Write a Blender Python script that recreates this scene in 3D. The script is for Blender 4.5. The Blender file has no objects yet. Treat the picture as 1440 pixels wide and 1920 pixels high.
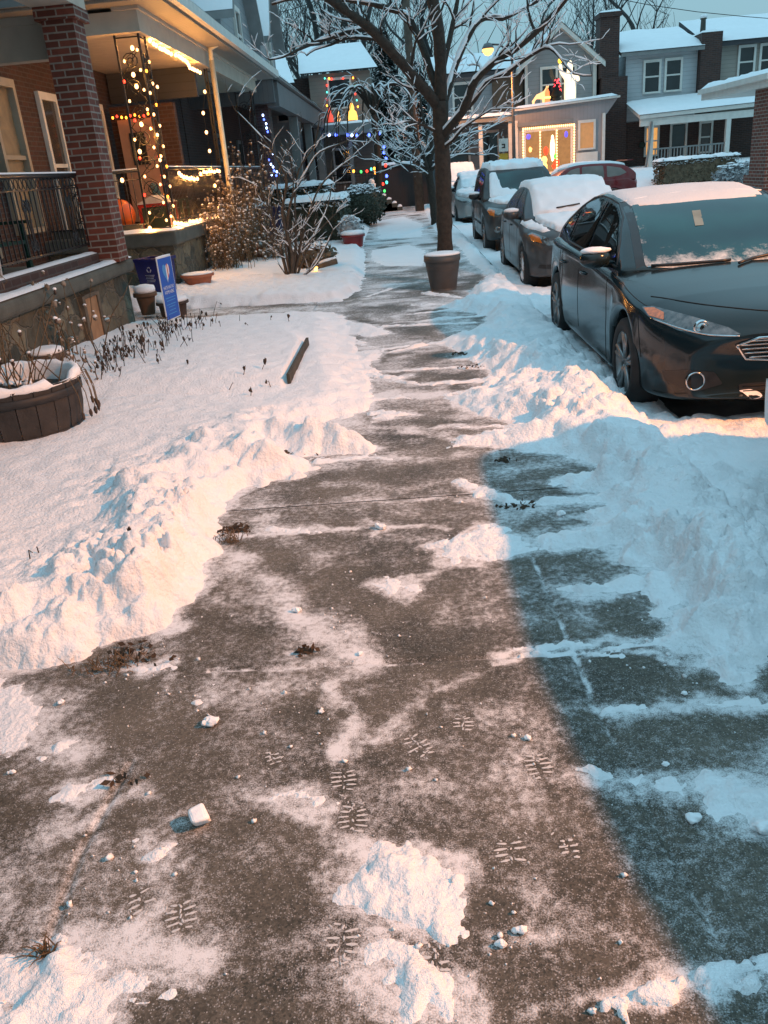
import bpy, bmesh, math, random
import numpy as np
from mathutils import Vector, Matrix
from mathutils.bvhtree import BVHTree
C = bpy.context.scene.collection
sc = bpy.context.scene
R = math.radians
random.seed(7)
rng = np.random.default_rng(7)

# ------------------------------------------------------------------ camera
CAM_H = 1.75
FPX, CX, CY = 1553.0, 720.0, 960.0
_roll = R(5.0)
_d = np.array([(745 - CX) / FPX, (312 - CY) / FPX, 1.0]); _d /= np.linalg.norm(_d)
_e = np.array([math.cos(_roll), -math.sin(_roll), 0.0])
_n = np.cross(_e, _d); _n /= np.linalg.norm(_n)
if _n[1] > 0: _n = -_n
_r = np.cross(_d, _n)
if _r[0] < 0: _r = -_r
RW = np.array([_r, _d, _n])          # camera axes seen from the street's axes
cam = bpy.data.cameras.new('camera')
cam_o = bpy.data.objects.new('camera', cam); C.objects.link(cam_o)
cam.sensor_fit = 'VERTICAL'; cam.sensor_height = 24.0; cam.lens = 24.0 * FPX / 1920.0
cam.clip_start = 0.05; cam.clip_end = 1500
rt, up, bk = RW @ np.array([1, 0, 0]), RW @ np.array([0, -1, 0]), RW @ np.array([0, 0, -1])
cam_o.matrix_world = Matrix(((rt[0], up[0], bk[0], 0), (rt[1], up[1], bk[1], 0), (rt[2], up[2], bk[2], CAM_H), (0, 0, 0, 1)))
sc.camera = cam_o

def ray(px, py): return RW @ np.array([(px - CX) / FPX, (py - CY) / FPX, 1.0])
def G(px, py, z=0.0):                # measured point on the ground at height z
    v = ray(px, py); t = (z - CAM_H) / v[2]; return (v[0] * t, v[1] * t)
def PY(px, py, Y):                   # measured point on the plane y = Y
    v = ray(px, py); t = Y / v[1]; return Vector((v[0] * t, Y, CAM_H + v[2] * t))
def PX(px, py, X):                   # measured point on the plane x = X
    v = ray(px, py); t = X / v[0]; return Vector((X, v[1] * t, CAM_H + v[2] * t))

# ------------------------------------------------------------------ sky, dusk glow, exposure
w = bpy.data.worlds.new('World'); sc.world = w; w.use_nodes = True
nt = w.node_tree; nt.nodes.clear()
out = nt.nodes.new('ShaderNodeOutputWorld'); bg = nt.nodes.new('ShaderNodeBackground')
sky = nt.nodes.new('ShaderNodeTexSky'); sky.sky_type = 'NISHITA'; sky.sun_disc = False
sky.sun_elevation = R(-3.0); sky.sun_rotation = R(200)
tc = nt.nodes.new('ShaderNodeTexCoord'); sp = nt.nodes.new('ShaderNodeSeparateXYZ')
ramp = nt.nodes.new('ShaderNodeValToRGB')
ramp.color_ramp.elements[0].position = 0.0; ramp.color_ramp.elements[0].color = (0.31, 0.525, 0.60, 1)
ramp.color_ramp.elements[1].position = 0.75; ramp.color_ramp.elements[1].color = (0.515, 0.97, 1.26, 1)
mul = nt.nodes.new('ShaderNodeMixRGB'); mul.blend_type = 'MULTIPLY'; mul.inputs[0].default_value = 1; mul.inputs[2].default_value = (10, 10, 10, 1)
mx = nt.nodes.new('ShaderNodeMixRGB'); mx.inputs[0].default_value = 0.9
nz = nt.nodes.new('ShaderNodeTexNoise'); nz.inputs['Scale'].default_value = 2.0; nz.inputs['Detail'].default_value = 3
mr = nt.nodes.new('ShaderNodeMapRange'); mr.inputs[3].default_value = 0.94; mr.inputs[4].default_value = 1.06
m2 = nt.nodes.new('ShaderNodeMixRGB'); m2.blend_type = 'MULTIPLY'; m2.inputs[0].default_value = 1
L_ = nt.links.new
L_(tc.outputs['Generated'], sp.inputs[0]); L_(sp.outputs['Z'], ramp.inputs[0]); L_(ramp.outputs[0], mul.inputs[1])
L_(sky.outputs[0], mx.inputs[1]); L_(mul.outputs[0], mx.inputs[2]); L_(tc.outputs['Generated'], nz.inputs['Vector'])
L_(nz.outputs[0], mr.inputs[0]); L_(mx.outputs[0], m2.inputs[1]); L_(mr.outputs[0], m2.inputs[2])
L_(m2.outputs[0], bg.inputs[0]); L_(bg.outputs[0], out.inputs[0])
bg.inputs[1].default_value = 0.1
sun = bpy.data.lights.new('dusk_glow', 'SUN'); sun.energy = 0.12; sun.angle = R(50); sun.color = (0.75, 0.9, 1.0)
sun_o = bpy.data.objects.new('dusk_glow', sun); C.objects.link(sun_o); sun_o.rotation_euler = (R(28), R(-12), 0)
sc.view_settings.view_transform = 'Standard'; sc.view_settings.look = 'None'
sc.view_settings.exposure = 0.0; sc.view_settings.gamma = 1.0
sc.view_settings.use_curve_mapping = False
sc.render.engine = 'CYCLES'
sc.cycles.max_bounces = 6; sc.cycles.diffuse_bounces = 3; sc.cycles.glossy_bounces = 3; sc.cycles.transparent_max_bounces = 8
sc.cycles.sample_clamp_indirect = 4.0

def lamp(name, loc, watts, color, radius):
    l = bpy.data.lights.new(name, 'POINT'); l.energy = watts; l.color = color; l.shadow_soft_size = radius
    o = bpy.data.objects.new(name, l); C.objects.link(o); o.location = loc
    return o
def down_lamp(name, loc, watts, color, radius, cone, blend):
    l = bpy.data.lights.new(name, 'SPOT'); l.energy = watts; l.color = color; l.shadow_soft_size = radius; l.spot_size = R(cone); l.spot_blend = blend
    o = bpy.data.objects.new(name, l); C.objects.link(o); o.location = loc
    return o

# ------------------------------------------------------------------ mesh helpers
class MB:
    def __init__(s): s.v = []; s.f = []; s.m = []; s.sm = []
    def add(s, vs, fs, mi=0, smooth=False):
        b = len(s.v); s.v.extend([tuple(p) for p in vs])
        for f in fs: s.f.append([b + i for i in f]); s.m.append(mi); s.sm.append(smooth)
        return s
    def box(s, x0, y0, z0, x1, y1, z1, mi=0):
        if x0 > x1: x0, x1 = x1, x0
        if y0 > y1: y0, y1 = y1, y0
        if z0 > z1: z0, z1 = z1, z0
        return s.add([(x0,y0,z0),(x1,y0,z0),(x1,y1,z0),(x0,y1,z0),(x0,y0,z1),(x1,y0,z1),(x1,y1,z1),(x0,y1,z1)],
              [(3,2,1,0),(4,5,6,7),(0,1,5,4),(1,2,6,5),(2,3,7,6),(3,0,4,7)], mi)
    def obox(s, c, sx, sy, sz, rot=None, mi=0):
        m = rot or Matrix.Identity(3); c = Vector(c)
        vs = [c + m @ Vector((a*sx/2, b*sy/2, d*sz/2)) for d in (-1,1) for a,b in ((-1,-1),(1,-1),(1,1),(-1,1))]
        return s.add(vs, [(3,2,1,0),(4,5,6,7),(0,1,5,4),(1,2,6,5),(2,3,7,6),(3,0,4,7)], mi)
    def prism(s, pts, ext, mi=0):
        e = Vector(ext); n = len(pts); a = [Vector(p) for p in pts]; b = [p + e for p in a]
        return s.add(a + b, [list(range(n))[::-1], list(range(n, 2*n))] + [(i, (i+1) % n, n + (i+1) % n, n + i) for i in range(n)], mi)
    def tube(s, pts, r, seg=6, mi=0, cap=True, smooth=True):
        pts = [Vector(p) for p in pts]; n = len(pts)
        rs = r if isinstance(r, (list, tuple)) else [r] * n
        t0 = (pts[1] - pts[0]).normalized()
        a = t0.orthogonal().normalized(); vs = []
        for i in range(n):
            t = (pts[min(i+1, n-1)] - pts[max(i-1, 0)])
            t = t.normalized() if t.length > 1e-9 else t0
            a = (a - t * a.dot(t))
            a = a.normalized() if a.length > 1e-6 else t.orthogonal().normalized()
            b = t.cross(a)
            for k in range(seg):
                q = 2 * math.pi * k / seg
                vs.append(pts[i] + (a * math.cos(q) + b * math.sin(q)) * rs[i])
        fs = [(i*seg+k, i*seg+(k+1) % seg, (i+1)*seg+(k+1) % seg, (i+1)*seg+k) for i in range(n-1) for k in range(seg)]
        if cap: fs += [tuple(range(seg))[::-1], tuple(range((n-1)*seg, n*seg))]
        return s.add(vs, fs, mi, smooth)
    def lathe(s, prof, c, seg=20, mi=0, axis='z', smooth=True, cap=True):
        c = Vector(c); vs = []
        for r, h in prof:
            for k in range(seg):
                q = 2*math.pi*k/seg; a, b = r*math.cos(q), r*math.sin(q)
                vs.append(c + (Vector((a,b,h)) if axis == 'z' else Vector((h,a,b)) if axis == 'x' else Vector((b,h,a))))
        n = len(prof)
        fs = [(i*seg+k, i*seg+(k+1) % seg, (i+1)*seg+(k+1) % seg, (i+1)*seg+k) for i in range(n-1) for k in range(seg)]
        if cap and prof[0][0] > 1e-6: fs.append(tuple(range(seg))[::-1])
        if cap and prof[-1][0] > 1e-6: fs.append(tuple(range((n-1)*seg, n*seg)))
        return s.add(vs, fs, mi, smooth)
    def ball(s, c, r, seg=10, rings=6, mi=0, jit=0.0):
        rx, ry, rz = r if isinstance(r, (tuple, list)) else (r, r, r); c = Vector(c); vs = []
        for i in range(rings + 1):
            th = math.pi * i / rings
            for k in range(seg):
                q = 2*math.pi*k/seg; j = 1 + jit*(random.random() - .5)*2
                vs.append((c.x + rx*j*math.sin(th)*math.cos(q), c.y + ry*j*math.sin(th)*math.sin(q), c.z + rz*j*math.cos(th)))
        fs = [(i*seg+k, (i+1)*seg+k, (i+1)*seg+(k+1) % seg, i*seg+(k+1) % seg) for i in range(rings) for k in range(seg)]
        return s.add(vs, fs, mi, True)
    def build(s, name, mats, parent=None, local=False):
        me = bpy.data.meshes.new(name)
        nv = len(s.v); me.vertices.add(nv); me.vertices.foreach_set('co', np.array(s.v, dtype=np.float32).ravel())
        tot = [len(f) for f in s.f]; me.loops.add(sum(tot)); me.polygons.add(len(tot))
        me.loops.foreach_set('vertex_index', np.fromiter((i for f in s.f for i in f), dtype=np.int32))
        st = np.zeros(len(tot), dtype=np.int32); st[1:] = np.cumsum(tot)[:-1]
        me.polygons.foreach_set('loop_start', st)
        me.polygons.foreach_set('material_index', np.array(s.m, dtype=np.int32))
        me.polygons.foreach_set('use_smooth', np.array(s.sm, dtype=bool))
        me.update(calc_edges=True); me.validate()
        for m in (mats if isinstance(mats, (list, tuple)) else [mats]): me.materials.append(m)
        o = bpy.data.objects.new(name, me); C.objects.link(o)
        if parent is not None:
            o.parent = parent
            if not local and parent.type == 'EMPTY': o.location = -Vector(parent.location)
        return o

def bevel(o, wd=0.01, seg=2):
    m = o.modifiers.new('bevel', 'BEVEL'); m.width = wd; m.segments = seg; m.limit_method = 'ANGLE'; m.angle_limit = R(40)
    return o
def tag(o, label=None, cat=None, group=None, kind=None):
    if label: o['label'] = label
    if cat: o['category'] = cat
    if group: o['group'] = group
    if kind: o['kind'] = kind
    return o
def thing(name, label, cat, loc=(0, 0, 0), group=None, rz=0.0):
    o = bpy.data.objects.new(name, None); C.objects.link(o); o.location = loc; o.rotation_euler = (0, 0, rz)
    o.empty_display_size = 0.2
    return tag(o, label, cat, group)
def kids(o): return [c for c in bpy.data.objects if c.parent == o]
def dup(root, loc, label=None, rz=None, scale=None, group=None):
    r = root.copy(); C.objects.link(r); r.location = loc
    if rz is not None: r.rotation_euler = (0, 0, rz)
    if scale: r.scale = (scale,) * 3 if not isinstance(scale, tuple) else scale
    if label: r['label'] = label
    if group: r['group'] = group
    def rec(src, dst):
        for ch in kids(src):
            c = ch.copy(); C.objects.link(c); c.parent = dst
            rec(ch, c)
    rec(root, r)
    return r

# ------------------------------------------------------------------ materials
def newmat(name):
    m = bpy.data.materials.new(name); m.use_nodes = True
    nt = m.node_tree; b = nt.nodes['Principled BSDF']
    return m, nt, b, nt.nodes.new, nt.links.new
def rgba(c): return (c[0], c[1], c[2], 1.0)
def M(name, col, rough=0.7, var=0.2, scale=6.0, bump=0.0, bscale=60.0, metal=0.0, coat=0.0, spec=0.5, col2=None, detail=5.0):
    m, nt, b, N, L = newmat(name)
    tcn = N('ShaderNodeTexCoord'); nz = N('ShaderNodeTexNoise'); nz.inputs['Scale'].default_value = scale; nz.inputs['Detail'].default_value = detail
    rm = N('ShaderNodeValToRGB'); rm.color_ramp.elements[0].position = 0.3; rm.color_ramp.elements[1].position = 0.7
    c2 = col2 or tuple(min(1, c*(1+var)) for c in col); c1 = tuple(c*(1-var) for c in col) if col2 is None else col
    rm.color_ramp.elements[0].color = rgba(c1); rm.color_ramp.elements[1].color = rgba(c2)
    L(tcn.outputs['Object'], nz.inputs['Vector']); L(nz.outputs[0], rm.inputs[0]); L(rm.outputs[0], b.inputs['Base Color'])
    b.inputs['Roughness'].default_value = rough; b.inputs['Metallic'].default_value = metal
    b.inputs['Coat Weight'].default_value = coat; b.inputs['Coat Roughness'].default_value = 0.06
    b.inputs['Specular IOR Level'].default_value = spec
    if bump:
        n2 = N('ShaderNodeTexNoise'); n2.inputs['Scale'].default_value = bscale; n2.inputs['Detail'].default_value = 4
        bp = N('ShaderNodeBump'); bp.inputs['Strength'].default_value = bump; bp.inputs['Distance'].default_value = 0.02
        L(tcn.outputs['Object'], n2.inputs['Vector']); L(n2.outputs[0], bp.inputs['Height']); L(bp.outputs[0], b.inputs['Normal'])
    return m
def EM(name, col, strength, base=None):
    m, nt, b, N, L = newmat(name)
    tcn = N('ShaderNodeTexCoord'); nz = N('ShaderNodeTexNoise'); nz.inputs['Scale'].default_value = 9
    mr = N('ShaderNodeMapRange'); mr.inputs[3].default_value = strength*0.7; mr.inputs[4].default_value = strength*1.3
    L(tcn.outputs['Object'], nz.inputs['Vector']); L(nz.outputs[0], mr.inputs[0]); L(mr.outputs[0], b.inputs['Emission Strength'])
    b.inputs['Base Color'].default_value = rgba(base or col); b.inputs['Emission Color'].default_value = rgba(col)
    return m
def planar(N, L):     # (x+y, z) in object space: runs along any upright axis-aligned face
    tcn = N('ShaderNodeTexCoord'); s = N('ShaderNodeSeparateXYZ'); a = N('ShaderNodeMath'); a.operation = 'ADD'
    cb = N('ShaderNodeCombineXYZ')
    L(tcn.outputs['Object'], s.inputs[0]); L(s.outputs[0], a.inputs[0]); L(s.outputs[1], a.inputs[1]); L(a.outputs[0], cb.inputs[0]); L(s.outputs[2], cb.inputs[1])
    return cb, tcn
def BRICK(name, c1, c2, mortar, bw=0.215, bh=0.072, ms=0.009):
    m, nt, b, N, L = newmat(name)
    cb, tcn = planar(N, L)
    br = N('ShaderNodeTexBrick'); br.inputs['Color1'].default_value = rgba(c1); br.inputs['Color2'].default_value = rgba(c2)
    br.inputs['Mortar'].default_value = rgba(mortar); br.inputs['Scale'].default_value = 1.0
    br.inputs['Brick Width'].default_value = bw; br.inputs['Row Height'].default_value = bh; br.inputs['Mortar Size'].default_value = ms
    br.inputs['Mortar Smooth'].default_value = 0.15; br.inputs['Bias'].default_value = -0.2
    nz = N('ShaderNodeTexNoise'); nz.inputs['Scale'].default_value = 14; nz.inputs['Detail'].default_value = 5
    mr = N('ShaderNodeMapRange'); mr.inputs[3].default_value = 0.65; mr.inputs[4].default_value = 1.35
    mu = N('ShaderNodeMixRGB'); mu.blend_type = 'MULTIPLY'; mu.inputs[0].default_value = 1
    L(cb.outputs[0], br.inputs['Vector']); L(tcn.outputs['Object'], nz.inputs['Vector']); L(nz.outputs[0], mr.inputs[0])
    L(br.outputs['Color'], mu.inputs[1]); L(mr.outputs[0], mu.inputs[2]); L(mu.outputs[0], b.inputs['Base Color'])
    bp = N('ShaderNodeBump'); bp.invert = True; bp.inputs['Strength'].default_value = 0.6; bp.inputs['Distance'].default_value = 0.01
    L(br.outputs['Fac'], bp.inputs['Height']); L(bp.outputs[0], b.inputs['Normal']); b.inputs['Roughness'].default_value = 0.85
    return m
def SIDING(name, col, pitch=0.16, vertical=False, dark=0.55):
    m, nt, b, N, L = newmat(name)
    cb, tcn = planar(N, L); s = N('ShaderNodeSeparateXYZ'); L(cb.outputs[0], s.inputs[0])
    dv = N('ShaderNodeMath'); dv.operation = 'DIVIDE'; dv.inputs[1].default_value = pitch; L(s.outputs[0 if vertical else 1], dv.inputs[0])
    fr = N('ShaderNodeMath'); fr.operation = 'FRACT'; L(dv.outputs[0], fr.inputs[0])
    rm = N('ShaderNodeValToRGB'); e = rm.color_ramp.elements
    e[0].position = 0.0; e[0].color = rgba(tuple(c*dark for c in col)); e[1].position = 0.12; e[1].color = rgba(col)
    L(fr.outputs[0], rm.inputs[0])
    nz = N('ShaderNodeTexNoise'); nz.inputs['Scale'].default_value = 1.5; nz.inputs['Detail'].default_value = 8
    mr = N('ShaderNodeMapRange'); mr.inputs[3].default_value = 0.75; mr.inputs[4].default_value = 1.2
    mu = N('ShaderNodeMixRGB'); mu.blend_type = 'MULTIPLY'; mu.inputs[0].default_value = 1
    L(tcn.outputs['Object'], nz.inputs['Vector']); L(nz.outputs[0], mr.inputs[0]); L(rm.outputs[0], mu.inputs[1]); L(mr.outputs[0], mu.inputs[2])
    L(mu.outputs[0], b.inputs['Base Color'])
    bp = N('ShaderNodeBump'); bp.inputs['Strength'].default_value = 0.5; bp.inputs['Distance'].default_value = 0.02
    L(fr.outputs[0], bp.inputs['Height']); L(bp.outputs[0], b.inputs['Normal']); b.inputs['Roughness'].default_value = 0.6
    return m
def STONE(name):
    m, nt, b, N, L = newmat(name)
    tcn = N('ShaderNodeTexCoord')
    nz = N('ShaderNodeTexNoise'); nz.inputs['Scale'].default_value = 3; nz.inputs['Detail'].default_value = 3
    av = N('ShaderNodeMixRGB'); av.blend_type = 'ADD'; av.inputs[0].default_value = 0.35
    mp = N('ShaderNodeMapping'); mp.inputs['Scale'].default_value = (1, 1, 1.6)
    L(tcn.outputs['Object'], mp.inputs[0]); L(mp.outputs[0], nz.inputs['Vector']); L(mp.outputs[0], av.inputs[1]); L(nz.outputs['Color'], av.inputs[2])
    v1 = N('ShaderNodeTexVoronoi'); v1.inputs['Scale'].default_value = 2.6; L(av.outputs[0], v1.inputs['Vector'])
    v2 = N('ShaderNodeTexVoronoi'); v2.feature = 'DISTANCE_TO_EDGE'; v2.inputs['Scale'].default_value = 2.6; L(av.outputs[0], v2.inputs['Vector'])
    r1 = N('ShaderNodeValToRGB'); e = r1.color_ramp.elements; e[0].color = (0.035, 0.04, 0.032, 1); e[1].color = (0.17, 0.15, 0.10, 1)
    k = e.new(0.5); k.color = (0.085, 0.075, 0.05, 1)
    sp2 = N('ShaderNodeSeparateXYZ'); L(v1.outputs['Color'], sp2.inputs[0]); L(sp2.outputs[0], r1.inputs[0])
    n2 = N('ShaderNodeTexNoise'); n2.inputs['Scale'].default_value = 11; n2.inputs['Detail'].default_value = 7; L(tcn.outputs['Object'], n2.inputs['Vector'])
    mr = N('ShaderNodeMapRange'); mr.inputs[3].default_value = 0.4; mr.inputs[4].default_value = 1.6; L(n2.outputs[0], mr.inputs[0])
    mu = N('ShaderNodeMixRGB'); mu.blend_type = 'MULTIPLY'; mu.inputs[0].default_value = 1; L(r1.outputs[0], mu.inputs[1]); L(mr.outputs[0], mu.inputs[2])
    r2 = N('ShaderNodeValToRGB'); r2.color_ramp.elements[0].position = 0.02; r2.color_ramp.elements[1].position = 0.06; L(v2.outputs['Distance'], r2.inputs[0])
    mxx = N('ShaderNodeMixRGB'); mxx.inputs[1].default_value = (0.13, 0.115, 0.085, 1); L(r2.outputs[0], mxx.inputs[0]); L(mu.outputs[0], mxx.inputs[2])
    L(mxx.outputs[0], b.inputs['Base Color'])
    bp = N('ShaderNodeBump'); bp.inputs['Strength'].default_value = 0.9; bp.inputs['Distance'].default_value = 0.04
    ad = N('ShaderNodeMath'); ad.operation = 'ADD'; L(r2.outputs[0], ad.inputs[0]); L(n2.outputs[0], ad.inputs[1])
    L(ad.outputs[0], bp.inputs['Height']); L(bp.outputs[0], b.inputs['Normal']); b.inputs['Roughness'].default_value = 0.9
    return m
def SNOW(name, col=(0.86, 0.86, 0.87), bump=0.35):
    m, nt, b, N, L = newmat(name)
    tcn = N('ShaderNodeTexCoord')
    nz = N('ShaderNodeTexNoise'); nz.inputs['Scale'].default_value = 3; nz.inputs['Detail'].default_value = 8; L(tcn.outputs['Object'], nz.inputs['Vector'])
    rm = N('ShaderNodeValToRGB'); rm.color_ramp.elements[0].color = rgba(tuple(c*.93 for c in col)); rm.color_ramp.elements[1].color = rgba(tuple(min(.92, c*1.04) for c in col))
    L(nz.outputs[0], rm.inputs[0]); L(rm.outputs[0], b.inputs['Base Color'])
    n2 = N('ShaderNodeTexNoise'); n2.inputs['Scale'].default_value = 55; n2.inputs['Detail'].default_value = 6; L(tcn.outputs['Object'], n2.inputs['Vector'])
    n3 = N('ShaderNodeTexNoise'); n3.inputs['Scale'].default_value = 300; n3.inputs['Detail'].default_value = 2; L(tcn.outputs['Object'], n3.inputs['Vector'])
    ad = N('ShaderNodeMath'); ad.operation = 'MULTIPLY_ADD'; ad.inputs[1].default_value = 0.25; L(n3.outputs[0], ad.inputs[0]); L(n2.outputs[0], ad.inputs[2])
    bp = N('ShaderNodeBump'); bp.inputs['Strength'].default_value = bump; bp.inputs['Distance'].default_value = 0.02
    L(ad.outputs[0], bp.inputs['Height']); L(bp.outputs[0], b.inputs['Normal'])
    b.inputs['Roughness'].default_value = 0.75; b.inputs['Specular IOR Level'].default_value = 0.25
    b.inputs['Subsurface Weight'].default_value = 0.0
    return m
def GLASS(name, col, rough=0.04, var=0.3):
    m = M(name, col, rough=rough, var=var, scale=2, spec=0.6)
    return m

SNOWM = SNOW('snow'); SNOWF = SNOW('snow_crust', bump=0.15)
BLACK = M('black_iron', (0.012, 0.012, 0.013), rough=0.45, var=0.4, scale=30)
WHITE = M('white_paint', (0.62, 0.60, 0.55), rough=0.55, var=0.08, scale=5, bump=0.05)
DIMCREAM = M('dimmed_cream_trim', (0.30, 0.25, 0.185), rough=0.6, var=0.12, scale=4, bump=0.05)  # cream trim copy, the porch front's dimness put into its colour
CREAM = M('cream_paint', (0.50, 0.44, 0.36), rough=0.6, var=0.1, scale=4, bump=0.05)
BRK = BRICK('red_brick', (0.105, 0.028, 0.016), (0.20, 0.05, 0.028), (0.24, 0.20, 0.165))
BRKM = BRICK('shaded_brick', (0.040, 0.014, 0.009), (0.068, 0.022, 0.014), (0.065, 0.052, 0.044))  # darker copy of the red brick, facade shade put into the colour
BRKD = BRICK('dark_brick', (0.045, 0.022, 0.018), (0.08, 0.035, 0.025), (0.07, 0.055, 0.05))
STN = STONE('rubble_stone')
CAPC = M('cap_concrete', (0.085, 0.085, 0.07), rough=0.85, var=0.25, scale=5, bump=0.2)
WOOD = M('weathered_wood', (0.10, 0.075, 0.05), rough=0.8, var=0.35, scale=12, bump=0.3)
BARK = M('bark', (0.034, 0.025, 0.018), rough=0.9, var=0.35, scale=18, bump=0.6, bscale=40)
TWIG = M('twig_bark', (0.035, 0.026, 0.02), rough=0.9, var=0.3, scale=20)
DGLASS = GLASS('dark_window', (0.018, 0.022, 0.024), rough=0.06)
TERRA = M('terracotta', (0.36, 0.12, 0.06), rough=0.8, var=0.15, scale=9, bump=0.1)
# ------------------------------------------------------------------ numpy noise
def _h(ix, iy, s):
    n = (ix.astype(np.int64) * 374761393 + iy.astype(np.int64) * 668265263 + s * 144665) & 0xffffffff
    n = ((n ^ (n >> 13)) * 1274126177) & 0xffffffff
    return ((n ^ (n >> 16)) & 0xffff) / 65535.0
def perlin(x, y, s=0):
    ix, iy = np.floor(x), np.floor(y); fx, fy = x - ix, y - iy
    u, v = fx*fx*fx*(fx*(fx*6-15)+10), fy*fy*fy*(fy*(fy*6-15)+10)
    def g(a, b):
        q = _h(ix + a, iy + b, s) * 2*np.pi
        return np.cos(q) * (fx - a) + np.sin(q) * (fy - b)
    return ((g(0,0)*(1-u) + g(1,0)*u)*(1-v) + (g(0,1)*(1-u) + g(1,1)*u)*v) * 1.5
def fbm(x, y, s=0, o=4, g=0.5):
    a, t = 1.0, 0
    for k in range(o):
        t = t + a * perlin(x * 2**k, y * 2**k, s + 31*k); a *= g
    return t
def lumps(x, y, cell, s=0, amp=1.0):      # rounded clods: half-domes on a jittered grid
    gx, gy = np.floor(x/cell), np.floor(y/cell); best = np.zeros_like(x)
    for a in (-1, 0, 1):
        for b in (-1, 0, 1):
            cx = (gx + a + _h(gx+a, gy+b, s)) * cell; cy = (gy + b + _h(gx+a, gy+b, s+5)) * cell
            r = cell * (0.35 + 0.55*_h(gx+a, gy+b, s+9))
            d2 = ((x-cx)**2 + (y-cy)**2) / (r*r)
            best = np.maximum(best, np.sqrt(np.clip(1 - d2, 0, 1)) * r)
    return best * amp
def sstep(t): t = np.clip(t, 0, 1); return t*t*(3-2*t)
def sdist(x, y, poly):                   # signed distance, positive inside
    p = np.array(poly); n = len(p); d = np.full(x.shape, 1e9); ins = np.zeros(x.shape, bool)
    for i in range(n):
        a, b = p[i], p[(i+1) % n]; e = b - a; L2 = max(1e-12, e @ e)
        t = np.clip(((x-a[0])*e[0] + (y-a[1])*e[1]) / L2, 0, 1)
        d = np.minimum(d, np.hypot(x-a[0]-t*e[0], y-a[1]-t*e[1]))
        c = ((a[1] > y) != (b[1] > y))
        with np.errstate(divide='ignore', invalid='ignore'):
            xi = (b[0]-a[0]) * (y-a[1]) / (b[1]-a[1] + 1e-15) + a[0]
        ins ^= c & (x < xi)
    return np.where(ins, d, -d)
def pdist(x, y, pl):                     # distance to a polyline and parameter along it
    p = np.array(pl); d = np.full(x.shape, 1e9); tt = np.zeros(x.shape); n = len(p) - 1
    for i in range(n):
        a, b = p[i], p[i+1]; e = b - a; L2 = max(1e-12, e @ e)
        t = np.clip(((x-a[0])*e[0] + (y-a[1])*e[1]) / L2, 0, 1); q = np.hypot(x-a[0]-t*e[0], y-a[1]-t*e[1])
        m = q < d; d = np.where(m, q, d); tt = np.where(m, (i + t)/n, tt)
    return d, tt
def gp(*pts): return [G(*p) for p in pts]

# ------------------------------------------------------------------ what lies where (measured on the ground)
LEFT = gp((0,1262),(70,1250),(130,1238),(190,1205),(250,1192),(325,1178),(345,1140),(383,1098),(402,1040),(408,990),(418,950),(470,912),(560,893),(596,880)) \
     + gp((560,862),(520,850),(600,852),(690,850),(702,838),(640,822),(545,806),(600,795),(690,772),(700,750),(690,700),(664,660),(655,625),(640,592)) \
     + [(-0.95,11.25),(-4.4,11.35),(-9,11.4),(-9,2.9)]
BED2 = [(-0.95,12.35),(-0.70,13.3),(-0.72,15.5),(-0.80,18.0),(-1.0,22.0),(-1.05,30.0),(-6,32),(-9,32),(-9,12.3),(-4,12.35)]
RIGHT = gp((1440,1210),(1400,1290),(1340,1245),(1285,1245),(1360,1225),(1240,1215),(1250,1170),(1235,1150),(1255,1140),(1210,1100),(1080,1120),(1060,1112),(1200,1092),(1215,1065),(1160,1048),(1165,1030),(1095,1025),(1000,1032),(1010,1010),(1120,985),(1090,970),(1135,945),(970,945),(1100,930),(1150,925),(1030,908),(1040,898),(1150,890),(1060,852)) \
     + gp((1005,848),(880,832),(850,822),(940,812),(985,795),(890,775),(835,748),(905,735),(945,715),(905,690),(880,668),(825,642),(850,630),(905,615),(912,590),(820,575),(895,565),(880,550),(915,520),(880,490),(862,465)) \
     + [(0.95,24),(1.0,40),(12,40),(12,1.5),(1.42,1.75)]
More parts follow.
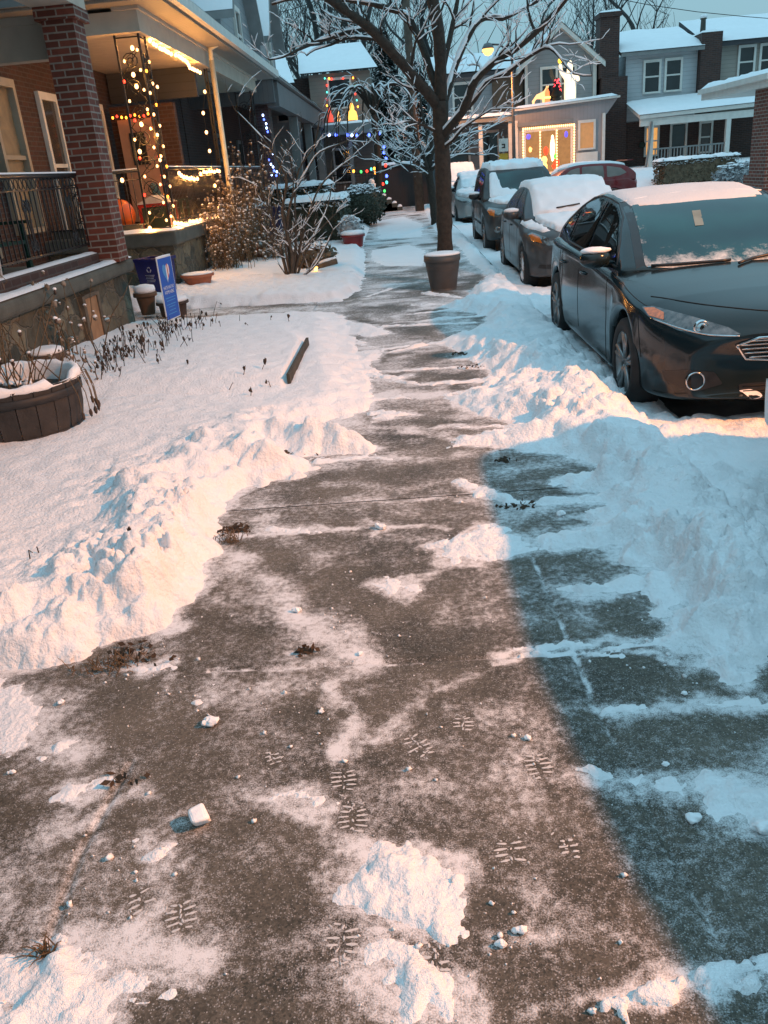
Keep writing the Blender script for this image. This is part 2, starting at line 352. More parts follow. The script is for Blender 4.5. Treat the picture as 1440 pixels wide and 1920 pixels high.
PATCH = [  # polygons of left-over snow on the pavement: height, edge ramp
    (gp((790,1027),(860,1003),(905,982),(985,1008),(1002,1035),(930,1046),(850,1062)), 0.035, 0.05),
    (gp((590,1660),(640,1642),(690,1592),(760,1572),(800,1612),(872,1642),(862,1728),(832,1762),(740,1732),(650,1702)), 0.045, 0.05),
    (gp((680,1788),(760,1772),(872,1842),(882,1900),(842,1925),(768,1925),(705,1850)), 0.035, 0.05),
    (gp((-40,1800),(55,1808),(110,1752),(160,1775),(205,1795),(262,1832),(360,1848),(225,1868),(205,1940),(-60,1990)), 0.07, 0.07),
    (gp((1268,1452),(1320,1440),(1395,1462),(1440,1470),(1500,1490),(1500,1590),(1430,1565),(1360,1530),(1300,1500)), 0.06, 0.05),
    (gp((1065,1455),(1105,1446),(1160,1462),(1170,1478),(1110,1476)), 0.025, 0.03),
    (gp((1165,1456),(1215,1462),(1275,1470),(1280,1500),(1200,1485)), 0.018, 0.04),
    (gp((485,1495),(560,1482),(625,1508),(620,1522),(540,1512)), 0.012, 0.03),
    (gp((650,1790),(700,1760),(720,1800),(690,1840)), 0.012, 0.03),
    (gp((78,1410),(140,1385),(160,1395),(110,1425)), 0.025, 0.03),
    (gp((85,1492),(130,1470),(210,1462),(200,1480),(130,1500)), 0.015, 0.03),
    (gp((238,1575),(262,1590),(330,1580),(335,1600),(280,1612)), 0.02, 0.02),
    (gp((375,1310),(400,1292),(405,1315),(380,1322)), 0.02, 0.02),
    (gp((235,1255),(310,1232),(325,1245),(270,1262)), 0.02, 0.03),
    (gp((470,990),(600,985),(612,995),(500,1004)), 0.012, 0.03),
    (gp((700,770),(735,770),(745,785),(700,790)), 0.03, 0.05), (gp((695,980),(735,985),(720,1005)), 0.03, 0.03),
    (gp((-30,1270),(40,1285),(75,1330),(90,1370),(40,1400),(-40,1420)), 0.02, 0.10),
    (gp((700,1090),(760,1082),(790,1105),(750,1128)), 0.010, 0.05),
    (gp((640,600),(700,608),(740,625),(690,632),(650,625)), 0.04, 0.08), (gp((660,660),(720,655),(700,690),(670,700)), 0.04, 0.08),
    (gp((690,470),(770,458),(805,470),(800,500),(720,500),(690,490)), 0.03, 0.15), (gp((700,415),(760,405),(800,420),(800,445),(700,450)), 0.03, 0.3),
]
STREAK = [ # ridges the shovel left: polyline, half width m, height m (fading to its end)
    (gp((905,575),(760,590)), .05, .03), (gp((905,592),(740,605)), .04, .025), (gp((890,605),(720,612)), .05, .02), (gp((905,640),(830,640),(740,660),(640,662)), .06, .035),
    (gp((945,690),(840,690),(700,698)), .05, .02), (gp((930,720),(840,742)), .06, .04), (gp((930,712),(800,720),(700,712)), .05, .025), (gp((985,800),(830,800)), .05, .02),
    (gp((660,640),(720,655),(760,648)), .06, .03), (gp((690,700),(740,712),(770,704)), .06, .03), (gp((690,750),(760,742),(800,748)), .05, .02), (gp((640,830),(705,842)), .07, .05),
    (gp((700,775),(790,775)), .05, .02), (gp((600,866),(700,856),(760,862)), .05, .015), (gp((1440,1320),(1280,1322),(1125,1340)), .035, .010), (gp((1250,1200),(1080,1212),(960,1222)), .03, .010),
    (gp((1260,1230),(1060,1228),(940,1235)), .02, .006), (gp((1200,1092),(1060,1112)), .05, .03), (gp((1440,1790),(1360,1840),(1240,1855),(1110,1870)), .02, .006),
    (gp((860,905),(960,945),(1060,940)), .05, .015), (gp((870,830),(1000,830)), .06, .04), (gp((835,1022),(900,1000)), .03, .03),
    (gp((735,540),(690,556)), .06, .02), (gp((780,572),(880,570)), .06, .03), (gp((800,550),(880,560)), .08, .04),
]
FROST = [  # thin scraped snow on the concrete: polyline, half width m, strength
    (gp((400,1040),(520,1110),(620,1200),(680,1240)), .10, .85), (gp((625,1280),(650,1370),(655,1420)), .055, .85),
    (gp((650,1410),(720,1360),(800,1300),(880,1270)), .035, .6), (gp((500,1255),(600,1248)), .04, .7), (gp((0,1330),(80,1360),(120,1410)), .12, .75), (gp((60,1290),(130,1340),(170,1390)), .10, .55),
    (gp((20,1640),(110,1560),(210,1500),(290,1480)), .035, .6), (gp((110,1510),(60,1600),(10,1700)), .06, .55), (gp((170,1580),(60,1720),(0,1800)), .05, .45), (gp((280,1600),(300,1690),(260,1760)), .06, .75),
    (gp((130,1720),(250,1700),(370,1620)), .05, .55), (gp((110,1760),(260,1780),(400,1800)), .07, .75), (gp((330,1640),(400,1600),(400,1740)), .07, .5), (gp((500,1500),(620,1510),(640,1560)), .03, .8),
    (gp((600,1640),(700,1500),(650,1400)), .04, .4), (gp((560,1760),(660,1700),(700,1780)), .08, .55), (gp((600,1850),(720,1830),(860,1900)), .09, .6), (gp((640,1560),(700,1610)), .05, .8),
    (gp((1440,1190),(1250,1205),(1080,1212),(930,1222)), .03, .7),
    (gp((1440,1318),(1280,1322),(1125,1335)), .045, .75), (gp((1060,1330),(1110,1318),(1140,1350)), .04, .6), (gp((1180,1470),(1300,1480),(1440,1520)), .06, .8), (gp((1060,1460),(1180,1470)), .04, .85),
    (gp((1250,1640),(1310,1700),(1330,1760)), .07, .3), (gp((1440,1815),(1300,1845),(1100,1870),(980,1895)), .022, .65), (gp((1160,1840),(1400,1830)), .02, .45),
    (gp((700,1090),(760,1100),(820,1070),(860,1050)), .05, .5), (gp((430,1005),(520,1000),(640,990),(820,985)), .04, .8), (gp((470,960),(640,950),(830,960)), .06, .35), (gp((620,905),(760,915),(940,890)), .08, .45),
    (gp((600,875),(760,862),(930,850)), .10, .6), (gp((860,940),(960,950),(1120,940)), .07, .6), (gp((980,905),(1130,905)), .05, .6), (gp((1000,1000),(1060,970),(1130,945)), .06, .6), (gp((690,1195),(760,1180)), .02, .45),
    (gp((400,1300),(400,1260)), .03, .6), (gp((300,1330),(320,1260)), .03, .55), (gp((260,1350),(330,1330)), .03, .4), (gp((340,1290),(460,1290),(560,1300)), .08, .3), (gp((380,1420),(560,1440),(640,1450)), .10, .25), (gp((430,1500),(560,1560)), .1, .25),
    (gp((700,1290),(800,1280)), .05, .35), (gp((860,1330),(920,1350)), .05, .5), (gp((770,1380),(850,1400)), .06, .35), (gp((920,1600),(1000,1610)), .04, .3), (gp((940,1760),(1010,1740)), .04, .6), (gp((840,1650),(950,1660)), .02, .4),
    (gp((880,1860),(1000,1850),(1120,1860)), .05, .35), (gp((1020,1440),(1100,1430)), .05, .25),
    (gp((640,800),(740,800),(830,815)), .10, .7), (gp((690,720),(820,725)), .12, .6), (gp((660,640),(800,650)), .14, .55), (gp((700,690),(860,695)), .1, .6), (gp((700,590),(880,590)), .16, .6), (gp((700,560),(800,560)), .12, .5),
    (gp((690,520),(780,515)), .2, .55), (gp((700,495),(800,490)), .2, .8), (gp((690,440),(800,440)), .3, .9), (gp((740,400),(780,400)), .5, .95), (gp((900,700),(880,780),(960,840)), .12, .5), (gp((640,1060),(720,1040)), .05, .3),
    (gp((20,1600),(140,1480),(230,1440)), .10, .35), (gp((60,1700),(200,1640),(330,1560)), .12, .38), (gp((250,1420),(420,1400),(600,1410)), .12, .30), (gp((420,1120),(500,1180),(560,1260)), .10, .40), (gp((640,1000),(760,1010),(850,1010)), .08, .40), (gp((900,1120),(1000,1300),(1100,1500)), .12, .22), (gp((1080,1560),(1180,1700),(1320,1860)), .14, .26), (gp((700,1900),(900,1800),(1000,1720)), .12, .30), (gp((1100,1010),(1200,1120),(1300,1250)), .12, .35), (gp((500,1600),(560,1720),(480,1860)), .12, .28),
    (gp((250,588),(420,592),(630,578)), .30, .80),
]
JOINTS = [(gp((1000,1048),(1125,1340)), .014, 1.0), (gp((1125,1340),(1400,1860)), .010, .55), (gp((390,1258),(740,1247)), .012, 1.0), (gp((740,1247),(1440,1190)), .008, .5)]
PRINTS = [(645,1460),(662,1535),(785,1398),(868,1358),(1010,1437),(958,1597),(1068,1592),(642,1765),(815,1800),(340,1718),(512,1420),(265,1690)]
def under_cars(x, y):
    m = np.zeros_like(x)
    for (x0, x1, y0, y1) in ((1.86,3.5,5.75,10.2),(1.9,3.6,12.75,16.6),(1.95,3.6,18.4,22.6),(1.95,3.6,27.5,32)):
        m = np.maximum(m, np.clip(np.minimum(np.minimum(x-x0, x1-x), np.minimum(y-y0, y1-y))/0.18, 0, 1))
    return m
def snow_z(x, y):
    wx = x + 0.05*perlin(x*4.3, y*4.3, 3) + 0.022*perlin(x*14, y*14, 4) + 0.010*perlin(x*40, y*40, 5)
    wy = y + 0.05*perlin(x*4.3, y*4.3, 6) + 0.022*perlin(x*14, y*14, 7) + 0.010*perlin(x*40, y*40, 8)
    near = np.clip(1.3 - y/14, 0.35, 1)
    base = -0.15 * sstep((x - 1.50)/0.10)
    baseS = -0.15 * sstep((x - 1.25)/0.75)
    D = np.full(x.shape, -0.03)
    lump = lumps(wx, wy, .15, 1, .42) + .8*lumps(wx+3, wy, .07, 2, .62) + .95*lumps(wx, wy+9, .034, 3, .65)
    lump = lump*np.clip(.85 + 1.1*fbm(x*1.9, y*1.9, 72, 3), .15, 1.7)
    fine = 0.014*fbm(x*7, y*7, 11, 4)
    # left yard
    d = sdist(wx, wy, LEFT)
    heapw = sstep((6.4 - y)/1.2)*0.75 + 0.25
    d = d + 0.045*fbm(x*6, y*6, 61, 3)*sstep((d+.3)/.3)
    prof = 0.025*sstep(d/.05) + 0.075*sstep((d-.02)/0.42) + heapw*0.075*np.exp(-((d-0.34)/0.26)**2)*(d > 0) + 0.05*np.clip((-x-1.2), 0, 3)*sstep(d/1.0)*0.9
    rough = 1.35*np.exp(-np.clip(d-0.40, 0, 9)/0.30)*sstep((6.6-y)/1.6) 
    prof = prof + rough*lump*sstep(d/0.22) + fine*sstep(d/0.15)*0.6 + 0.012*perlin(x*1.3, y*1.3, 21)*sstep(d/.4)
    bed = np.minimum(np.minimum(-1.085 - x, y - 6.8 + 0.15*perlin(x*2, y*2, 60)), 11.2 - y)
    prof = prof + 0.085*sstep(bed/(0.035+.5*sstep((y-8.4)/1.6)))*sstep((y-6.7)/.6)*(1-.85*sstep((y-8.5)/2))
    D = np.maximum(D, np.where(d > -.2, np.where(d > 0, prof, d*0.25), -.03))
    d2 = sdist(wx, wy, BED2)
    p2 = 0.13*sstep(d2/0.2) + 0.05*np.clip((-x-1.2), 0, 3) + 0.05*np.exp(-np.clip(d2,0,9)/.3)*lump*4*sstep(d2/.15) + fine*1.5
    D = np.maximum(D, np.where(d2 > 0, p2, np.maximum(-.03, d2*.3)))
    # right verge and street
    d3 = sdist(wx, wy, RIGHT); d3 = d3 + 0.04*fbm(x*7, y*7, 63, 3)
    hump = np.exp(-((x-1.15 - 0.18*perlin(y*1.1, y*0.3, 33))/0.40)**2) * (0.042 + 0.045*perlin(y*1.7, x*.8, 34)) * sstep((13-y)/3 + .45)
    mound2 = 0.055*np.exp(-((x-1.12)/.28)**2 - ((y-5.85)/.55)**2) + 0.055*np.exp(-((x-1.30)/.3)**2 - ((y-4.3)/.7)**2) + .03*np.exp(-((x-1.0)/.3)**2 - ((y-7.6)/.6)**2)
    p3 = 0.018*sstep(d3/.04) + 0.042*sstep((d3-.02)/0.25) + (hump + mound2)*sstep(d3/0.30) + lump*1.15*sstep(d3/0.16)*np.exp(-((x-1.2)/.80)**2)*(.45+.55*near) + fine*1.2 + 0.02*np.clip(x-1.6,0,1)
    uc = under_cars(x, y)
    p3 = p3*(1-uc) - 0.05*uc
    D3 = np.where(d3 > 0, p3, np.maximum(-.03, d3*.3))
    D = np.maximum(D, D3)
    for poly, h, rp in PATCH:
        c = np.array(poly); lo, hi = c.min(0) - .15, c.max(0) + .15
        m = (x > lo[0]) & (x < hi[0]) & (y > lo[1]) & (y < hi[1])
        if not m.any(): continue
        dd = sdist(wx[m], wy[m], poly) + 0.045*fbm(x[m]*14, y[m]*14, 17, 4) - 0.012
        sl = lumps(wx[m]+3, wy[m], .085, 12, .40) + .8*lumps(wx[m], wy[m]+9, .045, 13, .5) + .7*lumps(wx[m]+1, wy[m]+2, .026, 14, .55)
        pr = h*.42*sstep(dd/rp/1.8)*(0.6 + .8*fbm(x[m]*6, y[m]*6, 18, 3)) + sl*0.40*sstep(dd/rp/1.3)*min(1, h/.04) + .001
        D[m] = np.maximum(D[m], np.where(dd > 0, pr, np.maximum(-.03, dd*.35)))
    for pl, hw, h in STREAK:
        c = np.array(pl); lo, hi = c.min(0) - .2, c.max(0) + .2
        m = (x > lo[0]) & (x < hi[0]) & (y > lo[1]) & (y < hi[1])
        if not m.any(): continue
        q, t = pdist(wx[m], wy[m], pl)
        q = q + 0.025*fbm(x[m]*12, y[m]*12, 19, 3)
        k = 1 - t*0.55
        D[m] = np.maximum(D[m], np.where(q < hw*k*1.6, h*.7*k*(1-(np.clip(q,0,9)/(hw*k))**2)*(0.45+1.3*fbm(x[m]*6, y[m]*6, 20, 3)) + lump[m]*.3*k*(q < hw*k) - .005, -.03))
    b = np.where(d3 > 0, np.minimum(base + .0, baseS), base)
    return b + D, D
def frost_at(x, y):
    wx = x + 0.055*fbm(x*5, y*5, 41, 4); wy = y + 0.055*fbm(x*5, y*5, 44, 4)
    brk = np.clip(1.0 + .6*fbm(x*4.3, y*4.3, 49, 4), .30, 1.25); wet = np.clip(.80 + .9*fbm(x*1.3, y*1.3, 58, 3), .30, 1.2)
    F = np.full(x.shape, 0.21) + 0.42*np.clip(fbm(x*2.6, y*2.6, 47, 6, .62) + .08, 0, 1) + sstep((y-3.2)/2)*0.34*np.clip(fbm(x*1.1, y*6.5, 52, 3) + .05, 0, 1)
    F = F + 0.25*sstep((y-4.2)/3) + .25*sstep((y-13)/8)
    F = F*wet
    for pl, hw, s in JOINTS:
        q, t = pdist(x + .004*perlin(x*30, y*30, 66), y, pl); F = np.maximum(F, s*np.exp(-(q/hw)**2)*np.clip(.6+.9*fbm(x*6, y*6, 67, 3), .1, 1))
    for pl, hw, s in FROST:
        c = np.array(pl); lo, hi = c.min(0) - 4*hw, c.max(0) + 4*hw
        m = (x > lo[0]) & (x < hi[0]) & (y > lo[1]) & (y < hi[1])
        if not m.any(): continue
        q, t = pdist(wx[m], wy[m], pl)
        F[m] = np.maximum(F[m], s*np.exp(-(q/(hw*1.3))**2)*brk[m])
    for poly, h, rp in PATCH:
        c = np.array(poly); lo, hi = c.min(0) - .3, c.max(0) + .3
        m = (x > lo[0]) & (x < hi[0]) & (y > lo[1]) & (y < hi[1])
        if m.any(): F[m] = np.maximum(F[m], np.clip(1 + sdist(wx[m], wy[m], poly)/0.07, 0, 1)*.8*np.clip(brk[m]+.2, 0, 1))
    for pl, hw, h in STREAK:
        c = np.array(pl); lo, hi = c.min(0) - .3, c.max(0) + .3
        m = (x > lo[0]) & (x < hi[0]) & (y > lo[1]) & (y < hi[1])
        if m.any(): F[m] = np.maximum(F[m], np.clip(1.2 - pdist(wx[m], wy[m], pl)[0]/(hw*1.9), 0, 1)*.85)
    for poly in (LEFT, RIGHT):
        F = np.maximum(F, np.clip(1 + sdist(wx, wy, poly)/0.10, 0, 1)*.9)
    # dark wet patches trodden and melted clear
    for (px, py, r) in ((250,1340,.13),(560,1330,.12),(430,1560,.10),(520,1680,.13),(900,1290,.08),(930,1700,.07),(1100,1800,.06),(60,1520,.07),(470,1190,.10),(790,1340,.03),(1080,1650,.1),(480,1890,.1),(640,1340,.03),(350,1380,.07)):
        c = G(px, py); F = F*(1 - .85*np.exp(-((x-c[0])**2 + (y-c[1])**2)/(r*r)))
    for (px, py) in PRINTS:
        c = G(px, py); F = F*(1 - .55*np.exp(-(((x-c[0])/.046)**2 + ((y-c[1])/.062)**2)**2))
    return np.clip(F, 0, 1)

def grid_obj(name, xs, ys, fn, mats, keep=None, attr=None):
    X, Y = np.meshgrid(xs, ys); Z, D = fn(X, Y); nx, ny = len(xs), len(ys)
    idx = np.arange(nx*ny).reshape(ny, nx)
    q = np.stack([idx[:-1,:-1], idx[:-1,1:], idx[1:,1:], idx[1:,:-1]], -1).reshape(-1, 4)
    if keep is not None:
        k = keep(X, Y, D).ravel(); q = q[k[q].any(1)]
    used = np.unique(q); rm = np.full(nx*ny, -1); rm[used] = np.arange(len(used)); q = rm[q]
    co = np.stack([X, Y, Z], -1).reshape(-1, 3)[used].astype(np.float32)
    me = bpy.data.meshes.new(name); me.vertices.add(len(co)); me.vertices.foreach_set('co', co.ravel())
    me.loops.add(q.size); me.polygons.add(len(q)); me.loops.foreach_set('vertex_index', q.ravel().astype(np.int32))
    me.polygons.foreach_set('loop_start', np.arange(0, q.size, 4, dtype=np.int32)); me.polygons.foreach_set('use_smooth', np.ones(len(q), bool))
    me.update(calc_edges=True)
    if attr is not None:
        at = me.attributes.new('frost', 'FLOAT', 'POINT'); at.data.foreach_set('value', attr(X, Y).ravel()[used].astype(np.float32))
    me.materials.append(mats)
    return me
def join_meshes(name, mes, mat):
    bm = bmesh.new()
    for me in mes: bm.from_mesh(me)
    m = bpy.data.meshes.new(name); bm.to_mesh(m); bm.free(); m.materials.append(mat)
    o = bpy.data.objects.new(name, m); C.objects.link(o); return o

# ------------------------------------------------------------------ pavement material
def CONCRETE():
    m, nt, b, N, L = newmat('concrete_pavement')
    g = N('ShaderNodeNewGeometry'); P = g.outputs['Position']
    def noise(sc_, det=4, rough=.5):
        n = N('ShaderNodeTexNoise'); n.inputs['Scale'].default_value = sc_; n.inputs['Detail'].default_value = det; n.inputs['Roughness'].default_value = rough
        L(P, n.inputs['Vector']); return n.outputs[0]
    def mth(op, a, c, d=None):
        n = N('ShaderNodeMath'); n.operation = op
        for i, v in enumerate((a, c, d)):
            if v is None: continue
            if isinstance(v, (int, float)): n.inputs[i].default_value = v
            else: L(v, n.inputs[i])
        return n.outputs[0]
    big = noise(1.5, 7, .62); fine = noise(210, 3, .7); mid = noise(38, 5, .65)
    vo = N('ShaderNodeTexVoronoi'); vo.inputs['Scale'].default_value = 150; L(P, vo.inputs['Vector'])
    vs = N('ShaderNodeSeparateXYZ'); L(vo.outputs['Color'], vs.inputs[0])
    r1 = N('ShaderNodeValToRGB'); e = r1.color_ramp.elements; e[0].color = (0.020, 0.0185, 0.012, 1); e[1].color = (0.138, 0.117, 0.090, 1); e[0].position = .36; e[1].position = .74
    t = mth('ADD', mth('MULTIPLY', big, .80), mth('ADD', mth('MULTIPLY', vs.outputs[0], .22), mth('MULTIPLY', fine, .12)))
    L(t, r1.inputs[0])
    at = N('ShaderNodeAttribute'); at.attribute_name = 'frost'
    mid2 = noise(13, 6, .7)
    cov = mth('ADD', at.outputs['Fac'], mth('ADD', mth('MULTIPLY_ADD', mid, 1.5, -.75), mth('ADD', mth('MULTIPLY_ADD', fine, 1.5, -.75), mth('MULTIPLY_ADD', mid2, .75, -.375))))
    mr = N('ShaderNodeMapRange'); mr.interpolation_type = 'SMOOTHSTEP'; mr.inputs[1].default_value = .16; mr.inputs[2].default_value = 1.0; mr.inputs[4].default_value = .88
    L(cov, mr.inputs[0])
    gv = N('ShaderNodeTexVoronoi'); gv.inputs['Scale'].default_value = 190; L(P, gv.inputs['Vector']); gs = N('ShaderNodeSeparateXYZ'); L(gv.outputs['Color'], gs.inputs[0])
    grain = mth('MULTIPLY', mth('GREATER_THAN', mth('ADD', gs.outputs[0], mth('MULTIPLY', at.outputs['Fac'], .45)), .90), mth('LESS_THAN', gv.outputs['Distance'], .42))
    mk = mth('MAXIMUM', mr.outputs[0], mth('MULTIPLY', grain, .30))
    mixc = N('ShaderNodeMixRGB'); L(mk, mixc.inputs[0]); L(r1.outputs[0], mixc.inputs[1]); mixc.inputs[2].default_value = (.80, .80, .81, 1)
    L(mixc.outputs[0], b.inputs['Base Color'])
    rr = N('ShaderNodeMapRange'); rr.inputs[3].default_value = .55; rr.inputs[4].default_value = .85; L(mk, rr.inputs[0]); L(rr.outputs[0], b.inputs['Roughness'])
    b.inputs['Specular IOR Level'].default_value = 0.3
    bp = N('ShaderNodeBump'); bp.inputs['Strength'].default_value = .5; bp.inputs['Distance'].default_value = .004
    L(mth('ADD', fine, mth('MULTIPLY', mk, 1.2)), bp.inputs['Height']); L(bp.outputs[0], b.inputs['Normal'])
    return m
CONC = CONCRETE()
flat = lambda z: (lambda X, Y: (np.full(X.shape, z), np.zeros_like(X)))
def slab_z(X, Y):     # tooled joints pressed into the slabs
    Z = np.zeros_like(X)
    for pl in (gp((395,1257),(1060,1225),(1440,1180)), gp((1003,1052),(1125,1340),(1420,1900)), gp((245,1430),(150,1600),(60,1850))):
        d, _ = pdist(X, Y, pl); Z = np.minimum(Z, -0.009*np.exp(-(d/0.011)**2))
    return Z, Z
sw = join_meshes('sidewalk', [
    grid_obj('a', np.arange(-2.2, 1.53, .010), np.arange(0.9, 4.4, .010), slab_z, CONC, attr=frost_at),
    grid_obj('b', np.arange(-2.0, 1.53, .024), np.arange(4.39, 13.2, .024), slab_z, CONC, keep=lambda X, Y, D: (X > -1.3), attr=frost_at),
    grid_obj('e', np.arange(-4.63, -2.19, .03), np.arange(0.9, 3.2, .03), flat(0), CONC, attr=frost_at),
    grid_obj('f', np.arange(-4.63, 1.53, .06), np.linspace(-3, 0.9, 60), flat(0), CONC, attr=frost_at),
    grid_obj('c', np.arange(-1.3, 1.53, .07), np.arange(13.15, 42, .07), flat(0.004), CONC, attr=frost_at)], CONC)
tag(sw, kind='structure')
fp = join_meshes('front_path', [grid_obj('d', np.arange(-4.6, -1.25, .05), np.arange(11.3, 12.5, .05), lambda X, Y: (0.008 + 0.03*np.clip(-X-1.2,0,3), X), CONC, attr=frost_at)], CONC); tag(fp, kind='structure')
SNOWG = SNOW('ground_snow', bump=.75)
kp = lambda X, Y, D: D > -0.006
sn = join_meshes('snow', [
    grid_obj('a', np.arange(-4.6, 2.3, .0115), np.linspace(0.85, 4.0, 287), snow_z, SNOWG, keep=kp),
    grid_obj('b', np.arange(-4.4, 3.9, .019), np.linspace(3.998, 8.0, 211), snow_z, SNOWG, keep=kp),
    grid_obj('c', np.arange(-5.0, 6.0, .034), np.linspace(7.998, 15, 207), snow_z, SNOWG, keep=kp),
    grid_obj('d', np.arange(-7.0, 9.0, .10), np.linspace(14.998, 42, 271), snow_z, SNOWG, keep=kp)], SNOWG)
tag(sn, kind='stuff')
# wide ground
gm = MB(); gm.add([(-300,-60,-.22),(300,-60,-.22),(300,500,-.22),(-300,500,-.22)], [(0,1,2,3)]); tag(gm.build('ground', SNOW('far_snow', (.74,.75,.76))), kind='structure')
STREETM = M('wet_street', (0.05,0.05,0.052), rough=.6, scale=2.5, col2=(.35,.36,.37), bump=.2)
sm_ = MB(); sm_.add([(1.58,-20,-.15),(9.2,-20,-.15),(9.2,29,-.15),(1.58,29,-.15)], [(0,1,2,3)]); sm_.add([(1.58,29,-.15),(60,29,-.15),(60,36,-.15),(1.58,36,-.15)], [(0,1,2,3)])
tag(sm_.build('street', STREETM), kind='structure')
cu = MB(); cu.box(1.5302,-3,-.21,1.575,40,-.004); tag(cu.build('curb', CAPC), kind='structure')
# ------------------------------------------------------------------ vehicles
def interp(prof, t): 
    xs = [p[0] for p in prof]; ys = [p[1] for p in prof]; return float(np.interp(t, xs, ys))
def PAINT(name, col, rough=.22, metal=.35, dirt=0.25):
    m, nt, b, N, L = newmat(name)
    tcn = N('ShaderNodeTexCoord'); nz = N('ShaderNodeTexNoise'); nz.inputs['Scale'].default_value = 5; nz.inputs['Detail'].default_value = 7
    rm = N('ShaderNodeValToRGB'); rm.color_ramp.elements[0].position = .35; rm.color_ramp.elements[1].position = .75
    rm.color_ramp.elements[0].color = rgba(col); rm.color_ramp.elements[1].color = rgba(tuple(c*(1-dirt) + .16*dirt*k for c, k in zip(col, (1, .95, .85))))
    L(tcn.outputs['Object'], nz.inputs['Vector']); L(nz.outputs[0], rm.inputs[0]); L(rm.outputs[0], b.inputs['Base Color'])
    mr = N('ShaderNodeMapRange'); mr.inputs[3].default_value = rough*.8; mr.inputs[4].default_value = rough*1.7; L(nz.outputs[0], mr.inputs[0]); L(mr.outputs[0], b.inputs['Roughness'])
    b.inputs['Metallic'].default_value = metal; b.inputs['Coat Weight'].default_value = .26; b.inputs['Coat Roughness'].default_value = .05; b.inputs['Specular IOR Level'].default_value = .32
    return m
def FROSTGLASS(name, col, z0, z1, amount=1.0):
    m, nt, b, N, L = newmat(name)
    tcn = N('ShaderNodeTexCoord'); s = N('ShaderNodeSeparateXYZ'); L(tcn.outputs['Object'], s.inputs[0])
    mr = N('ShaderNodeMapRange'); mr.inputs[1].default_value = z1; mr.inputs[2].default_value = z0; L(s.outputs[2], mr.inputs[0])
    nz = N('ShaderNodeTexNoise'); nz.inputs['Scale'].default_value = 7; nz.inputs['Detail'].default_value = 9; nz.inputs['Roughness'].default_value = .75; L(tcn.outputs['Object'], nz.inputs['Vector'])
    a = N('ShaderNodeMath'); a.operation = 'MULTIPLY_ADD'; L(nz.outputs[0], a.inputs[0]); a.inputs[1].default_value = 1.5; a.inputs[2].default_value = -1.05
    ad = N('ShaderNodeMath'); ad.operation = 'MULTIPLY_ADD'; ax = N('ShaderNodeMath'); ax.operation = 'ABSOLUTE'; L(s.outputs[0], ax.inputs[0]); me_ = N('ShaderNodeMapRange'); me_.inputs[1].default_value = .46; me_.inputs[2].default_value = .70; me_.inputs[4].default_value = .75; L(ax.outputs[0], me_.inputs[0]); mxx_ = N('ShaderNodeMath'); mxx_.operation = 'MAXIMUM'; L(mr.outputs[0], mxx_.inputs[0]); L(me_.outputs[0], mxx_.inputs[1])
    L(mxx_.outputs[0], ad.inputs[0]); ad.inputs[1].default_value = 1.0*amount; L(a.outputs[0], ad.inputs[2])
    st = N('ShaderNodeMapRange'); st.inputs[1].default_value = .05; st.inputs[2].default_value = .5; st.inputs[4].default_value = .85; L(ad.outputs[0], st.inputs[0])
    nb = N('ShaderNodeTexNoise'); nb.inputs['Scale'].default_value = 1.7; L(tcn.outputs['Object'], nb.inputs['Vector']); rb = N('ShaderNodeValToRGB'); rb.color_ramp.elements[0].position = .38; rb.color_ramp.elements[1].position = .66; rb.color_ramp.elements[0].color = rgba(tuple(c*.35 for c in col)); rb.color_ramp.elements[1].color = rgba(tuple(c*1.5 for c in col)); L(nb.outputs[0], rb.inputs[0])  # broad teal mottling in the colour stands in for reflections on the glass
    mc = N('ShaderNodeMixRGB'); L(rb.outputs[0], mc.inputs[1]); mc.inputs[2].default_value = (.72, .74, .74, 1); L(st.outputs[0], mc.inputs[0]); L(mc.outputs[0], b.inputs['Base Color'])
    rr = N('ShaderNodeMapRange'); rr.inputs[3].default_value = .08; rr.inputs[4].default_value = .8; L(st.outputs[0], rr.inputs[0]); L(rr.outputs[0], b.inputs['Roughness'])
    b.inputs['Specular IOR Level'].default_value = .7
    return m
CHROME = M('chrome', (.62, .62, .62), rough=.12, var=.05, metal=1.0)
ALLOY = M('alloy', (.30, .30, .30), rough=.35, var=.2, metal=.7)
RUBBER = M('tyre_rubber', (.016, .016, .016), rough=.8, var=.3, scale=12)
BLKPL = M('black_plastic', (.012, .012, .012), rough=.4, var=.3, scale=20)
SIDEG = GLASS('car_side_glass', (.006, .009, .009), rough=.03)
LENS = M('lamp_lens', (.16, .16, .155), rough=.08, var=.35, scale=30, metal=.6, coat=1)
LENSD = M('dark_lamp_housing', (.035,.036,.036), rough=.06, var=.6, scale=22, metal=.5, coat=1, col2=(.16,.16,.155))
AMBER = M('amber_lens', (.55, .15, .02), rough=.12, var=.35, scale=40, coat=1)
TAIL = M('tail_lens', (.25, .01, .012), rough=.12, var=.25, scale=30, coat=1)
SEAM = M('panel_gap', (.004, .004, .004), rough=.8)

